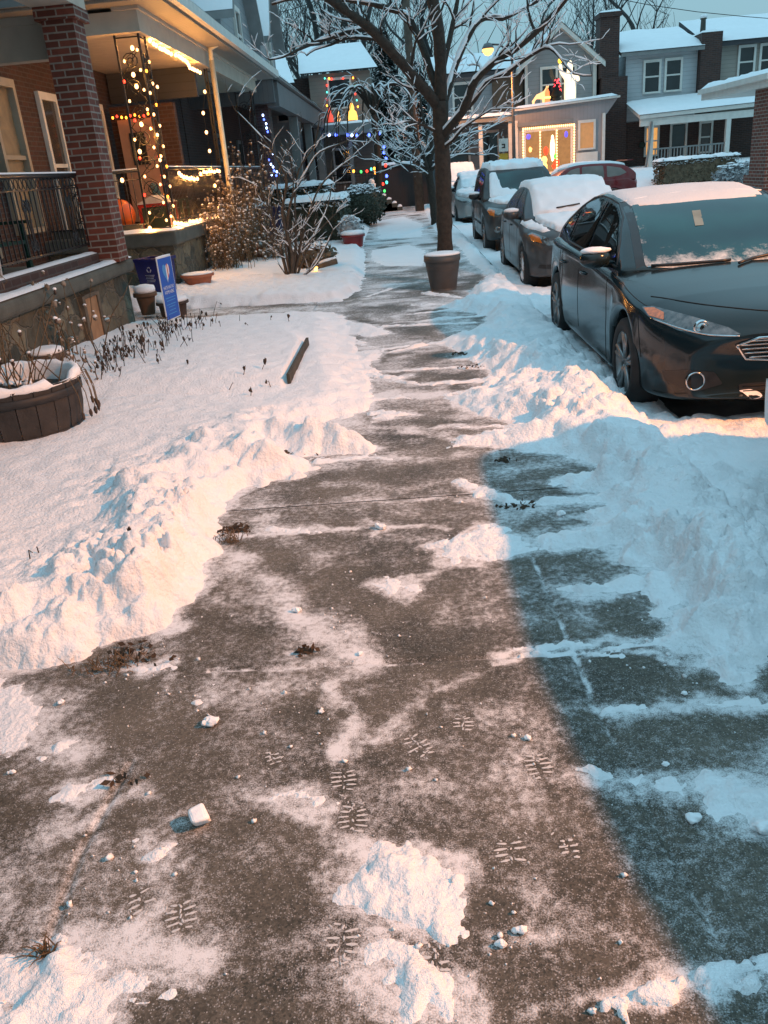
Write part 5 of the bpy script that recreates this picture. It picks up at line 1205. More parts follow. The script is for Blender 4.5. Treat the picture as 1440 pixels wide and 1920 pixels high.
m = MB(); snow_quad(m, (5.36,39.62,5.14),(5.36,49,5.14),(7.2,49,6.74),(7.2,39.62,6.74), .10); snow_quad(m, (9.04,49,5.14),(9.04,39.62,5.14),(7.2,39.62,6.74),(7.2,49,6.74), .10); m.build('roof_snow', SNOWM, rf)
m = MB(); m.box(5.70,39.93,.6,5.82,39.998,5.3); m.build('corner_board', WHITE, g1); m = MB(); m.box(8.60,39.93,.6,8.74,39.998,5.3); m.build('corner_board', WHITE, g1)
window_y(g1, 40, 6.35, 7.10, 3.75, 5.15, WHITE, 1); window_y(g1, 40, 7.16, 7.90, 3.75, 5.15, WHITE, 1)
# enclosed porch
m = MB(); m.box(5.0,38.2,.6,8.75,39.92,3.05); m.prism([(4.95,38.2,3.051),(8.8,38.2,3.051),(9.25,38.2,3.62),(4.95,38.2,3.45)], (0,1.70,0)); m.build('enclosed_porch', SIDING('porch_boards', (.27,.27,.28), .15, True, .75), g1)
m = MB(); m.prism([(4.9,38.0,3.45),(9.3,38.0,3.63),(9.3,38.0,3.70),(4.9,38.0,3.52)], (0,1.9,0)); pr = m.build('porch_roof', WHITE, g1)
m = MB(); snow_quad(m, (4.9,37.98,3.53),(9.3,37.98,3.71),(9.3,39.9,3.75),(4.9,39.9,3.57), .10, 16, 6); m.build('porch_snow', SNOWM, pr)
m = MB(); m.box(8.62,38.12,.6,8.74,38.198,3.1); m.build('corner_board', WHITE, g1); m = MB(); m.box(5.0,38.12,.6,5.12,38.198,3.1); m.build('corner_board', WHITE, g1)
CHG = EM('display_glass', (1, .46, .14), .42, (.04,.02,.015))
cw = window_y(g1, 38.2, 5.35, 7.40, .95, 2.72, WHITE, 0, CHG, name='display_window', vbars=2)
m = MB(); m.box(5.1,38.02,2.85,7.4,38.19,3.0); m.build('awning_rail', GREYP, g1)
window_y(g1, 38.2, 7.62, 8.35, 1.75, 2.9, WHITE, 0, win_lit('side_window_glow', (1,.38,.10), .35))
m = MB(); m.box(7.55,38.13,.62,8.45,38.19,1.66); m.build('door', WHITE, g1)
# things glowing behind the display glass
cm = {'red': EM('red_decor', (1,.06,.02), 1.2), 'gold': EM('gold_decor', (1,.45,.12), 2.8), 'white': EM('white_decor', (1,.70,.38), 3.6), 'green': EM('green_decor', (.1,.6,.08), 1.2), 'blue': EM('blue_decor', (.12,.10,.8), 1)}
def decor(name, label, pts, col, cat):
    m = MB()
    for (x, z, rx, rz) in pts: m.ball((x, 38.10, z), (rx, .05, rz), 12, 8, jit=.12)
    return tag(m.build(name, cm[col]), label, cat)
decor('glowing_ornament', 'round gold ornament glowing low in the christmas window', [(6.15,1.20,.20,.22),(6.2,1.5,.13,.14)], 'gold', 'ornament')
decor('glowing_ornament', 'tall white candle figure glowing in the middle of the christmas window', [(6.55,1.9,.10,.45),(6.55,2.3,.06,.14)], 'white', 'ornament')
decor('glowing_ornament', 'red hat ornament beside the white candle figure', [(6.28,1.85,.10,.16)], 'red', 'ornament')
decor('glowing_ornament', 'red ball ornament low right of the white candle figure', [(6.72,1.35,.12,.14),(6.62,1.22,.10,.1)], 'red', 'ornament')
decor('glowing_ornament', 'green wreath ornament under the red ball in the display window', [(6.66,1.62,.09,.10)], 'green', 'ornament')
decor('glowing_ornament', 'blue light in the upper corner of the left display pane', [(5.55,2.45,.10,.10)], 'blue', 'ornament')
decor('glowing_ornament', 'blue light at the top of the right display pane', [(7.12,2.42,.08,.12)], 'blue', 'ornament')
decor('glowing_ornament', 'small gold bauble hung in the left display pane', [(5.62,1.95,.07,.10)], 'gold', 'ornament')
# porch of the neighbour at the left
n0 = thing('row_house', 'grey house with a brown panel behind the street tree', 'house', (3.6, 40.5, .9))
m = MB(); m.box(1.8, 40.5, .5, 5.40, 49, 5.2); m.build('wall', SIDG, n0)
m = MB(); m.box(4.35, 40.4, 3.6, 5.69, 40.499, 5.1); m.build('brown_panel', M('brown_board', (.10,.06,.035), .7), n0)
m = MB(); snow_quad(m, (1.6,40.2,5.25),(5.6,40.2,5.25),(5.6,44,6.3),(1.6,44,6.3), .1); rs = m.build('roof_snow', SNOWM, n0)
m = MB(); m.prism([(1.6,40.22,5.20),(5.6,40.22,5.20),(5.6,44,6.26),(1.6,44,6.26)], (0,0,-.15)); m.build('roof', SHING, n0)
m = MB(); m.box(1.9, 38.2, 3.1, 4.94, 40.39, 3.35); pr = m.build('porch_roof', GREYP, n0)
m = MB(); snow_strip(m, 1.85, 38.1, 4.94, 40.38, 3.35, .12, .2, 5); m.build('porch_snow', SNOWM, pr)
for x in (2.0, 3.5, 4.75): m = MB(); m.box(x, 38.3, .6, x+.16, 38.46, 3.09); m.build('porch_post', WHITE, n0)
window_y(n0, 40.5, 2.3, 3.3, 1.4, 2.9, WHITE); window_y(n0, 40.5, 3.8, 4.6, .9, 2.9, WHITE, 0, name='door'); window_y(n0, 40.5, 2.6, 3.5, 3.7, 4.9, WHITE)
# chimney stack wall
m = MB(); m.box(8.90, 39.6, .5, 9.98, 41.5, 4.5); m.box(8.82, 39.7, 4.5, 9.62, 40.6, 6.75); m.box(8.76, 39.62, 6.75, 9.68, 40.68, 6.92)
ck = tag(m.build('brick_chimney', BRKD), 'tall dark brick chimney stack between the gabled and white houses', 'chimney')
m = MB(); snow_strip(m, 8.76, 39.62, 9.68, 40.68, 6.92, .08, .12, 2); m.build('chimney_snow', SNOWM, ck)
# white porch house
wh = thing('porch_house', 'white house across the street with a railed porch and one lit window', 'house', (11.5, 40, .9))
m = MB(); m.box(9.99, 40, .5, 13.0, 49, 5.35); m.build('wall', SIDW, wh)
m = MB(); m.prism([(9.7,39.6,5.36),(13.15,39.6,5.36),(13.15,43.5,6.55),(9.7,43.5,6.55)], (0,0,-.14)); rf = m.build('roof', GREYP, wh)
m = MB(); snow_quad(m, (9.65,39.55,5.38),(13.15,39.55,5.38),(13.15,43.5,6.58),(9.65,43.5,6.58), .11, 24, 8); m.build('roof_snow', SNOWM, rf)
window_y(wh, 40, 10.72, 11.48, 3.75, 5.05, WHITE, 1); window_y(wh, 40, 11.62, 12.38, 3.75, 5.05, WHITE, 1)
m = MB(); m.prism([(10.0,37.5,2.72),(16.2,37.5,2.85),(16.2,39.98,3.5),(10.0,39.98,3.36)], (0,0,.14)); pr = m.build('porch_roof', WHITE, wh)
m = MB(); snow_quad(m, (9.95,37.45,2.88),(16.2,37.45,3.01),(16.2,39.95,3.66),(9.95,39.95,3.52), .10, 24, 8); m.build('porch_snow', SNOWM, pr)
m = MB(); m.box(10.05,37.6,2.45,16.1,37.8,2.72); m.build('porch_beam', WHITE, wh)
m = MB(); m.box(9.995, 39.93, .8, 16.1, 39.99, 2.7); m.build('porch_back_wall', BRKD, wh)
for x in (10.42, 13.55): m = MB(); m.box(x,37.6,.4,x+.18,37.78,2.45); m.build('porch_post', WHITE, wh)
window_y(wh, 39.93, 10.85, 11.5, 1.25, 2.5, WHITE, 1, LITW, name='lit_window', vbars=1); window_y(wh, 39.93, 11.95, 12.7, .8, 2.55, WHITE, 0, name='door'); window_y(wh, 39.93, 13.2, 13.8, 1.2, 2.5, WHITE, 1, M('dim_glass', (.06,.04,.03), .2))
m = MB(); m.box(10.6,37.66,1.52,13.55,37.72,1.58); m.box(10.6,37.66,.75,13.55,37.72,.81)
for x in np.arange(10.7, 13.5, .13): m.box(x,37.67,.81,x+.045,37.71,1.52)
m.build('railing', GREYP, wh)
m = MB(); m.box(10.0,37.55,.3,16.1,39.92,.74); m.build('porch_floor', CAPC, wh)
m = MB(); m.ball((10.75,39.80,1.75), (.14,.05,.14), 14, 8); m.build('wreath', M('wreath_green', (.01,.02,.01)), wh)
m = MB(); m.tube([(10.5,37.56,2.6),(10.38,37.50,1.5),(10.25,37.45,.6)], .05, 8); m.build('downspout', GREYP, wh)
bh = thing('row_house', 'beige house at the far right with paired upper windows', 'house', (16, 40.2, .9))
m = MB(); m.box(13.9, 40.2, .5, 22, 49, 5.45); m.build('wall', SIDING('beige_siding', (.30,.27,.23)), bh)
m = MB(); m.prism([(13.2,39.8,5.46),(22,39.8,5.46),(22,43.5,6.75),(13.2,43.5,6.75)], (0,0,-.16)); rf = m.build('roof', SHING, bh)
m = MB(); snow_quad(m, (13.2,39.75,5.48),(22,39.75,5.48),(22,43.5,6.78),(13.2,43.5,6.78), .11, 24, 8); m.build('roof_snow', SNOWM, rf)
window_y(bh, 40.2, 14.75, 15.5, 4.0, 5.3, WHITE, 1); window_y(bh, 40.2, 15.65, 16.4, 4.0, 5.3, WHITE, 1)
m = MB(); m.box(13.02, 39.65, 3.4, 13.88, 41.5, 5.85); ck = tag(m.build('brick_chimney', BRKD), 'short brick chimney between the white house and beige house', 'chimney')
m = MB(); m.lathe([(.12,0),(.10,.55),(.14,.56),(.13,.62)], (13.25,40.3,5.85), 12); m.build('flue_pot', CAPC, ck)
m = MB(); m.ball((13.25,40.3,6.5), (.17,.17,.09), 12, 6, jit=.1); snow_strip(m, 13.02, 39.65, 13.88, 41.5, 5.85, .08, .1, 3); m.build('chimney_snow', SNOWM, ck)
# near porch at the right edge
np_ = thing('porch_house', 'brick porch pier and white eave cut by the right edge of view', 'house', (9, 20, 0))
m = MB(); m.box(8.12, 20, -.2, 9.0, 20.9, 2.68); m.build('pier', BRK, np_)
m = MB(); m.box(8.12, 20.901, -.2, 14, 21.2, .9); m.build('low_wall', BRK, np_)
m = MB(); m.box(7.95, 19.75, 2.681, 14, 24, 2.82); m.box(7.85, 19.65, 2.821, 14, 24, 2.93); rf = m.build('porch_roof', WHITE, np_)
m = MB(); snow_strip(m, 7.85, 19.65, 14, 24, 2.93, .12, .2, 1); m.build('roof_snow', SNOWM, rf)
# street-side hedge and low frosted bushes
def cloud_bush(name, label, cat, c, r, mats, n=1400, leaf=.035, snow=True, seed=1, group=None, flat=False):
    rd = random.Random(seed); t = thing(name, label, cat, (c[0], c[1], c[2]-r[2]), group); m = MB(); sn_ = MB()
    for _ in range(n):
        while True:
            p = Vector((rd.uniform(-1,1), rd.uniform(-1,1), rd.uniform(-1,1)))
            q = max(abs(p.x), abs(p.y), abs(p.z)) if flat else p.length
            if .72 < q <= 1: break
        p = Vector((c[0]+p.x*r[0], c[1]+p.y*r[1], c[2]+p.z*r[2])) + Vector((rd.gauss(0,.03), rd.gauss(0,.03), rd.gauss(0,.03)))
        a = Vector((rd.uniform(-1,1), rd.uniform(-1,1), rd.uniform(-1,1))).normalized()*leaf*rd.uniform(.6,1.5); b = a.orthogonal().normalized()*leaf*rd.uniform(.4,.8)
        m.add([p-a, p+b, p+a, p-b], [(0,1,2,3)], 0)
        if snow and p.z > c[2]+r[2]*.55: 
            a.z *= .3; b.z *= .3; sn_.add([p-a*1.6+Vector((0,0,.02)), p+b*1.8+Vector((0,0,.03)), p+a*1.6+Vector((0,0,.02)), p-b*1.8+Vector((0,0,.03))], [(0,1,2,3)], 0)
    if flat: m.box(c[0]-r[0]*.84, c[1]-r[1]*.84, c[2]-r[2]*.9, c[0]+r[0]*.84, c[1]+r[1]*.84, c[2]+r[2]*.84)
    else: m.ball(c, (r[0]*.80, r[1]*.80, r[2]*.80), 14, 8, jit=.1)
    m.build('foliage', mats, t)
    if snow:
        if flat: snow_strip(sn_, c[0]-r[0]*1.02, c[1]-r[1]*1.02, c[0]+r[0]*1.02, c[1]+r[1]*1.02, c[2]+r[2]*.96, .09, .07, seed, .6)
        sn_.build('bush_snow', SNOWM, t)
    return t
HEDG = M('hedge_leaf', (.020, .026, .014), .7, .4, 9, col2=(.06,.06,.035)); FROSTL = M('frosted_leaf', (.22,.22,.22), .8, .3, 8, col2=(.55,.56,.57)); TANL = M('tan_leaf', (.14,.10,.06), .8, .4, 8)
cloud_bush('hedge', 'clipped tan hedge before the white porch house', 'hedge', (11.2, 34, .72), (1.5, .45, .42), TANL, 4200, .045, True, 2, None, True)
cloud_bush('bush', 'wide low bush white with frost beside the brick pier', 'bush', (11.6, 29, .62), (1.5, .7, .38), FROSTL, 2400, .07, True, 3)
cloud_bush('bush', 'small dark bush with snow at the right of the tan hedge', 'bush', (14.0, 33, .7), (1.2, .6, .4), HEDG, 900, .06, True, 4)
# ------------------------------------------------------------------ trees and shrubs
class Tree:
    def __init__(s, seed, snow=1.0): s.w = MB(); s.s = MB(); s.r = random.Random(seed); s.k = snow
    def limb(s, pts, r0, r1, seg=7, snow=True):
        pts = [Vector(p) for p in pts]
        # smooth the path
        if len(pts) > 2:
            q = []
            for i in range(len(pts)-1):
                p0, p1, p2, p3 = pts[max(i-1,0)], pts[i], pts[i+1], pts[min(i+2,len(pts)-1)]
                n = max(2, min(6, int((p2-p1).length/.12)))
                for j in range(n):
                    t = j/n; q.append(.5*((2*p1)+(p2-p0)*t+(2*p0-5*p1+4*p2-p3)*t*t+(3*p1-p0-3*p2+p3)*t**3))
            pts = q + [pts[-1]]
        n = len(pts); rs = [r0+(r1-r0)*i/(n-1) for i in range(n)]
        rs = [a*(1+s.r.uniform(-.09,.09)) for a in rs]
        s.w.tube(pts, rs, seg)
        if snow and s.k > 0: s.cap(pts, rs)
        return pts, rs
    def cap(s, pts, rs):
        run = []; rr = []
        def flush():
            if len(run) > 1:
                rr[0] *= .3; rr[-1] *= .3; s.s.tube(run, rr, 5)
            run.clear(); rr.clear()
        for i in range(len(pts)):
            d = (pts[min(i+1,len(pts)-1)]-pts[max(i-1,0)]).normalized()
            if abs(d.z) < .86 and s.r.random() > .06:
                run.append(pts[i]+Vector((-.12*rs[i],-.34*rs[i],rs[i]*.56+.003*s.k))); rr.append((rs[i]*.66+.0045*s.k)*s.r.uniform(.75,1.2))
            else: flush()
        flush()
    def twigs(s, pts, rs, n, ln, depth=1, up=.25, droop=0.0):
        for _ in range(n):
            i = s.r.randrange(max(1, len(pts)//5), len(pts)); d = (pts[i]-pts[max(i-1,0)])
            d = d.normalized() if d.length > 1e-6 else Vector((0,0,1))
            e = Vector((s.r.uniform(-1,1), s.r.uniform(-1,1), s.r.uniform(-.6,1)))
            v = (d*.7 + e*.75 + Vector((0,0,up))).normalized(); L = ln*s.r.uniform(.5,1.25); p = pts[i].copy(); ch = [p.copy()]
            k = 5
            for j in range(k):
                v = (v + Vector((s.r.uniform(-.3,.3), s.r.uniform(-.3,.3), s.r.uniform(-.25,.25)-droop*j*.12))).normalized(); p = p + v*L/k; ch.append(p.copy())
            r0 = min(rs[i]*.6, .012+.012*L); r_ = [r0*(1-.75*j/k) for j in range(k+1)]
            s.w.tube(ch, r_, 4 if r0 < .012 else 5, cap=False)
            if s.k > 0: s.cap(ch, r_)
            if depth > 0: s.twigs(ch, r_, s.r.randint(2,3), ln*.55, depth-1, up, droop)
    def done(s, t, bark=BARK, name='trunk'):
        o = s.w.build(name, bark, t)
        if s.s.v: tag(s.s.build('branch_snow', SNOWM, t), kind='stuff')
        return o
def pts_(Y0, Y1, *px): n = len(px)-1; return [PY(x, y, Y0+(Y1-Y0)*i/n) for i, (x, y) in enumerate(px)]
TY = 13.35
t = thing('street_tree', 'bare street tree with snow on every limb rising behind the plastic pot', 'tree', (.62, TY, 0))
T = Tree(3, 1.15)
bx = PY(836, 500, TY); base = Vector((bx.x+.02, TY, -.05))
trunk = [base, PY(835,480,TY), PY(833,400,TY), PY(830,300,TY), PY(826,230,TY), PY(826,190,TY)]
T.limb(trunk, .124, .112, 14, False)
A0 = PY(826,190,TY)
def main(Y1, r0, r1, nt, ln, *px, snow=True, depth=2):
    p, r_ = T.limb(pts_(TY, Y1, *px), r0*.84, r1*.8, 8, snow); T.twigs(p, r_, nt, ln, depth); return p, r_
main(13.2, .112, .08, 2, .8, (826,195),(826,120),(822,60),(811,0),(800,-60),(780,-160), snow=False)
main(12.3, .105, .055, 10, .8, (826,205),(800,172),(770,138),(745,108),(715,75),(690,50),(640,14),(600,-14),(540,-60))
main(11.8, .045, .012, 8, .55, (692,52),(650,60),(620,70),(590,80),(560,93),(530,107),(505,112))
main(12.6, .035, .012, 6, .5, (712,74),(685,72),(655,70),(620,84),(590,93),(575,104))
main(14.2, .070, .022, 8, .7, (822,170),(806,130),(795,95),(780,60),(762,28),(735,18),(700,8),(650,0),(560,-4),(510,8))
main(14.0, .055, .03, 5, .7, (828,140),(838,95),(847,55),(858,0),(866,-60))
main(11.9, .085, .028, 13, .75, (826,260),(845,235),(867,209),(880,178),(892,150),(933,111),(964,94),(1004,62),(1040,24),(1064,-4),(1090,-40))
main(12.6, .055, .012, 10, .6, (872,205),(890,185),(911,155),(947,138),(978,115),(1013,93),(1031,90),(1050,108),(1075,138),(1110,142))
main(14.6, .075, .022, 11, .7, (830,200),(840,169),(849,138),(862,102),(889,49),(911,33),(942,35),(978,18),(1012,0),(1060,-30))
main(14.0, .035, .010, 4, .5, (840,250),(868,236),(895,232),(925,230))
main(12.8, .030, .010, 5, .5, (822,250),(800,238),(770,228),(740,232))
main(13.0, .030, .010, 5, .5, (812,180),(780,168),(755,160),(735,146))
main(12.5, .035, .010, 5, .6, (826,280),(850,262),(868,240),(905,215),(930,200))
T.done(t)

# second street tree, loaded with snow
t = thing('street_tree', 'small spreading street tree frosted white with snow behind the first tree', 'tree', (1.05, 27, 0))
T = Tree(8, 1.7); b = Vector((1.05, 27, -.05))
T.limb([b, PY(812,380,27), PY(806,335,27), PY(804,318,27)], .13, .11, 10, False)
for (Y1, *px) in ((26,(804,325),(780,300),(750,280),(725,255)),(25.5,(804,330),(775,312),(745,305),(720,290)),(27.5,(804,320),(785,270),(765,225),(750,190)),(28,(804,318),(800,260),(790,200),(785,150)),
                  (27,(805,318),(815,280),(850,260),(900,245)),(26,(805,322),(830,300),(865,290),(895,290)),(28.5,(804,318),(812,250),(830,200),(850,160)),(25.5,(804,322),(790,285),(770,262),(740,235))):
    p, r_ = T.limb(pts_(27, Y1, *px), .06, .018, 6); T.twigs(p, r_, 9, .9, 2, .1)
T.done(t)
# weeping snowy tree farther left
t = thing('weeping_tree', 'weeping tree with thick snow on its hanging twigs near the end house', 'tree', (-1.0, 36, 0))
T = Tree(12, 1.7); b = Vector((-.9, 36, 0)); c = PY(700, 215, 36)
T.limb([b, (b+c)/2+Vector((.1,0,0)), c], .16, .11, 8, False)
for k in range(13):
    a = k*2.4; L = 1.7+.5*math.sin(k*3.1); e = Vector((math.cos(a)*L, math.sin(a)*L*.6, 0))
    p, r_ = T.limb([c, c+e*.35+Vector((0,0,.9)), c+e*.75+Vector((0,0,.9)), c+e*1.1+Vector((0,0,.1)), c+e*1.2+Vector((0,0,-1.0))], .06, .015, 5); T.twigs(p, r_, 6, .9, 1, -.2, .8)
T.done(t)
# big vase-shaped garden shrub
t = thing('bare_shrub', 'tall bare many-stemmed shrub in the snowy bed beside the pavement', 'shrub', (-2.0, 14.75, .15))
T = Tree(21, .9); SY = 14.9
for (Y1, r0, *px) in ((14.2,.035,(545,530),(548,480),(530,400),(538,340),(520,300),(500,268),(470,235),(440,205)),(14.6,.03,(548,528),(540,450),(545,380),(575,320),(600,285),(650,265),(668,250)),
    (15.2,.03,(550,528),(565,450),(580,400),(600,350),(640,310),(672,290)),(14.8,.03,(542,528),(520,440),(500,380),(480,340),(455,310)),(14.4,.026,(546,530),(555,450),(553,380),(560,320),(590,270),(600,215)),
    (15.4,.026,(552,530),(575,470),(600,420),(615,385),(622,350)),(15,.022,(540,532),(528,480),(505,440),(490,420)),(14.5,.022,(547,530),(536,470),(541,410),(550,350),(545,300)),(14.3,.02,(549,530),(590,500),(612,460),(625,430)),
    (15.1,.024,(544,528),(556,470),(540,420),(520,360),(530,300),(560,260)),(14.9,.02,(551,528),(561,480),(590,440),(630,400))):
    p, r_ = T.limb(pts_(SY, Y1, *px), r0, .009, 6); T.twigs(p, r_, 9, .45, 1, .3)
T.done(t, M('shrub_bark', (.085,.06,.042), .9, .3, 16, bump=.3), 'stems')

# dried seed-head shrubs along the lit porch
DRY = M('dry_stem', (.13,.085,.045), .9, .3, 20); PUFF = M('seed_head', (.13,.09,.055), .9, .4, 18, col2=(.30,.24,.19)); SOIL = M('soil', (.03,.022,.016), .95, .4, 30, bump=.6)
def dried_shrub(name, label, cat, x, y, z, h, spread, n, seed, head=.035, snow=True, leaf=True, group=None):
    r = random.Random(seed); t = thing(name, label, cat, (x, y, z), group); m = MB(); hd = MB(); sn_ = MB()
    for _ in range(n):
        bx, by = x+r.gauss(0, spread*.35), y+r.gauss(0, spread*.5); H = h*r.uniform(.45, 1.05); lean = Vector((r.gauss(0,.16), r.gauss(0,.16), 0))
        ch = [Vector((bx,by,z))]
        for j in range(1, 6): ch.append(Vector((bx,by,z)) + Vector((lean.x*H*(j/5)**1.5, lean.y*H*(j/5)**1.5, H*j/5)) + Vector((r.gauss(0,.015), r.gauss(0,.015), 0)))
        m.tube(ch, [.007,.006,.006,.005,.004,.003], 4, cap=False)
        for j in range(r.randint(2,5)):
            q = ch[r.randint(2,5)] + Vector((r.gauss(0,.05), r.gauss(0,.05), r.gauss(0,.05))); s_ = head*r.uniform(.5,1.3)
            hd.ball(q, (s_, s_, s_*r.uniform(.7,1.2)), 6, 4, jit=.35)
            if snow and r.random() < .6: sn_.ball(q+Vector((0,0,s_*.75)), (s_*.9, s_*.9, s_*.55), 6, 4, jit=.25)
        if leaf:
            for j in range(r.randint(2,6)):
                q = ch[r.randint(1,5)]; a = Vector((r.gauss(0,1), r.gauss(0,1), r.gauss(-.4,.6))).normalized()*r.uniform(.03,.07); b_ = a.orthogonal().normalized()*.014; hd.add([q, q+a*.5+b_, q+a, q+a*.5-b_], [(0,1,2,3)], 0)
    m.build('stems', DRY, t); tag(hd.build('seed_heads', PUFF, t), kind='stuff')
    if sn_.v: tag(sn_.build('head_snow', SNOWM, t), kind='stuff')
    return t
dried_shrub('dried_hydrangea', 'dense dried hydrangea with snowy seed heads at the foot of the downspout', 'shrub', -3.25, 17.6, .15, 1.7, .50, 130, 31, .026)
dried_shrub('dried_hydrangea', 'taller dried shrub with pale puffs beyond the white downspout', 'shrub', -3.1, 19.2, .15, 2.35, .45, 60, 32, .026)
dried_shrub('dried_hydrangea', 'dried shrub sprawling against the lit porch wall behind the terracotta pots', 'shrub', -3.35, 16.3, .15, 1.25, .55, 110, 33, .024)
dried_shrub('dried_hydrangea', 'low snowy dried shrub in front of the blue wheelie bin', 'shrub', -2.7, 18.0, .15, .55, .45, 60, 34, .03)
# sparse stalks poking out of the yard snow
ys_rng = random.Random(5); m = MB()
def stalk(p, h, dark=True):
    v = Vector((ys_rng.gauss(0,.25), ys_rng.gauss(0,.25), 1)).normalized(); a = Vector(p)-Vector((0,0,.06)); b_ = a+v*(h+.06)
    c_ = b_ + Vector((ys_rng.gauss(0,.4), ys_rng.gauss(0,.4), -.3)).normalized()*h*.3
    m.tube([a, (a+b_)/2+Vector((ys_rng.gauss(0,.01),0,0)), b_, c_], [.004,.004,.003,.002], 4, cap=False)
    if ys_rng.random() < .75: s_ = ys_rng.uniform(.006,.017); m.ball(c_, (s_, s_*.7, s_*1.5), 6, 4, jit=.5)
def snow_top(x, y): return float(snow_z(np.array([x]), np.array([y]))[0][0])
for _ in range(150):
    u = ys_rng.random(); px = 190 + 190*u + ys_rng.gauss(0,22); py = 705 - 105*u + ys_rng.gauss(0,13); x, y = G(px, py, .2); stalk((x, y, snow_top(x, y)), ys_rng.uniform(.05,.20))
for (px, py) in ((425,715),(470,720),(450,700),(515,705),(490,690),(413,610),(540,590),(400,600),(505,590),(470,605),(445,595),(68,1015),(64,1022),(350,690),(310,670),(300,690),(240,1010)):
    x, y = G(px, py, .2); stalk((x, y, snow_top(x, y)), ys_rng.uniform(.03,.09))
tag(m.build('dried_stalks', M('dead_stalk', (.05,.035,.025), .9, .4, 25)), kind='stuff')

# hedges
cloud_bush('hedge', 'clipped dark hedge with a flat cap of snow beside the pavement', 'hedge', (-2.15, 23.3, .62), (.75, 1.5, .52), HEDG, 3200, .05, True, 41, None, True)
cloud_bush('hedge', 'second clipped hedge block set back behind the first one', 'hedge', (-3.0, 27.5, .85), (.9, 1.6, .60), HEDG, 2200, .06, True, 42, None, True)
cloud_bush('bush', 'rounded frosted bush past the clipped hedge', 'bush', (-1.2, 29.2, .65), (.75, 1.3, .65), HEDG, 2600, .05, True, 43)
cloud_bush('bush', 'small snow covered shrub at the corner of the clipped hedge', 'bush', (-1.25, 21.4, .40), (.30, .45, .32), FROSTL, 700, .04, True, 44)
cloud_bush('bush', 'tan grassy tuft bush at the foot of the bare shrub', 'bush', (-1.7, 16.2, .30), (.42, .5, .25), TANL, 700, .05, True, 45)
# evergreen
def evergreen(name, label, c, h, r, seed):
    rd = random.Random(seed); t = thing(name, label, 'tree', c); m = MB(); m.tube([c, Vector(c)+Vector((0,0,h*.95))], [.22,.04], 8); m.build('trunk', BARK, t); m = MB(); sn_ = MB()
    for _ in range(4200):
        f = rd.random()**.8; z = c[2]+1.0+f*(h-1.0); R_ = r*(1-f)**.75*rd.uniform(.55,1.05)*(1+.25*math.sin(f*23)); a = rd.uniform(0, 6.28)
        p = Vector((c[0]+R_*math.cos(a), c[1]+R_*math.sin(a), z)); d = Vector((math.cos(a), math.sin(a), -.35)).normalized()*rd.uniform(.15,.32); b_ = Vector((-math.sin(a), math.cos(a), rd.uniform(-.3,.3)))*.06
        m.add([p-d, p+b_, p+d, p-b_], [(0,1,2,3)], 0)
        if rd.random() < .22: sn_.add([p-d*.8+Vector((0,0,.03)), p+b_*1.1+Vector((0,0,.04)), p+d*.8+Vector((0,0,.03)), p-b_*1.1+Vector((0,0,.04))], [(0,1,2,3)], 0)
    m.build('crown', M('dark_needles', (.012,.02,.016), .8, .4, 6), t); sn_.build('crown_snow', SNOWM, t)
evergreen('evergreen_tree', 'dark conifer dusted with snow behind the end house', (-.3, 50, 0), 8.5, 2.0, 3)
evergreen('evergreen_tree', 'shorter conifer between the end house and the utility pole', (1.4, 53, 0), 7.0, 1.7, 4)
# woods behind
def wood_tree(seed, h):
    t = thing('woodland_tree', 'tall bare winter tree in the wood behind the houses', 'tree', (0, 0, 0), 'bare trees of the wood behind the houses'); T = Tree(seed, 0)
    r = random.Random(seed); p = [Vector((r.gauss(0,.15)*i, r.gauss(0,.15)*i, h*i/6)) for i in range(7)]
    q, rs = T.limb(p, .30, .04, 7, False)
    def br(pts, rs, n, L, d):
        for _ in range(n):
            i = r.randrange(len(pts)//4 if d < 3 else len(pts)//3, len(pts)); v = Vector((r.uniform(-1,1), r.uniform(-1,1), r.uniform(.4,1.6))).normalized(); pp = pts[i].copy(); ch = [pp.copy()]; LL = L*r.uniform(.5,1.2)
            for j in range(5): v = (v+Vector((r.gauss(0,.16), r.gauss(0,.16), r.gauss(.06,.12)))).normalized(); pp = pp+v*LL/5; ch.append(pp.copy())
            r0 = max(.014, min(rs[i]*.6, .10)); rr = [max(.010, r0*(1-.16*j)) for j in range(6)]
            T.w.tube(ch, rr, 4, cap=False)
            if d > 0: br(ch, rr, 5 if d > 1 else 6, L*.52, d-1)
    br(q, rs, 15, h*.33, 2)
    T.done(t, M('wood_bark', (.055,.052,.05), .9, .4, 4)); return t
protos = [wood_tree(51, 17), wood_tree(52, 14), wood_tree(53, 19)]
wr = random.Random(9)
spots = [(-15.5,72),(-12.5,66),(-10.0,75),(-7.8,64),(-6.2,72),(-4.2,66),(-2.2,74),(-.4,68),(1.6,76),(3.6,70),(-9,60),(-5.2,60),(-3.2,59),(-1.2,60),(11.8,62),(13.6,66),(15.2,63),(17.2,68),(12.8,72)]
for i, (x, y) in enumerate(spots):
    pr = protos[i % 3]; o = pr if i < 3 else dup(pr, (0,0,0))
    o.location = (x, y, -1.0 if x < 6 else -4.5); o.rotation_euler = (0, 0, wr.uniform(0, 6)); s_ = wr.uniform(.85, 1.15); o.scale = (s_, s_, s_)
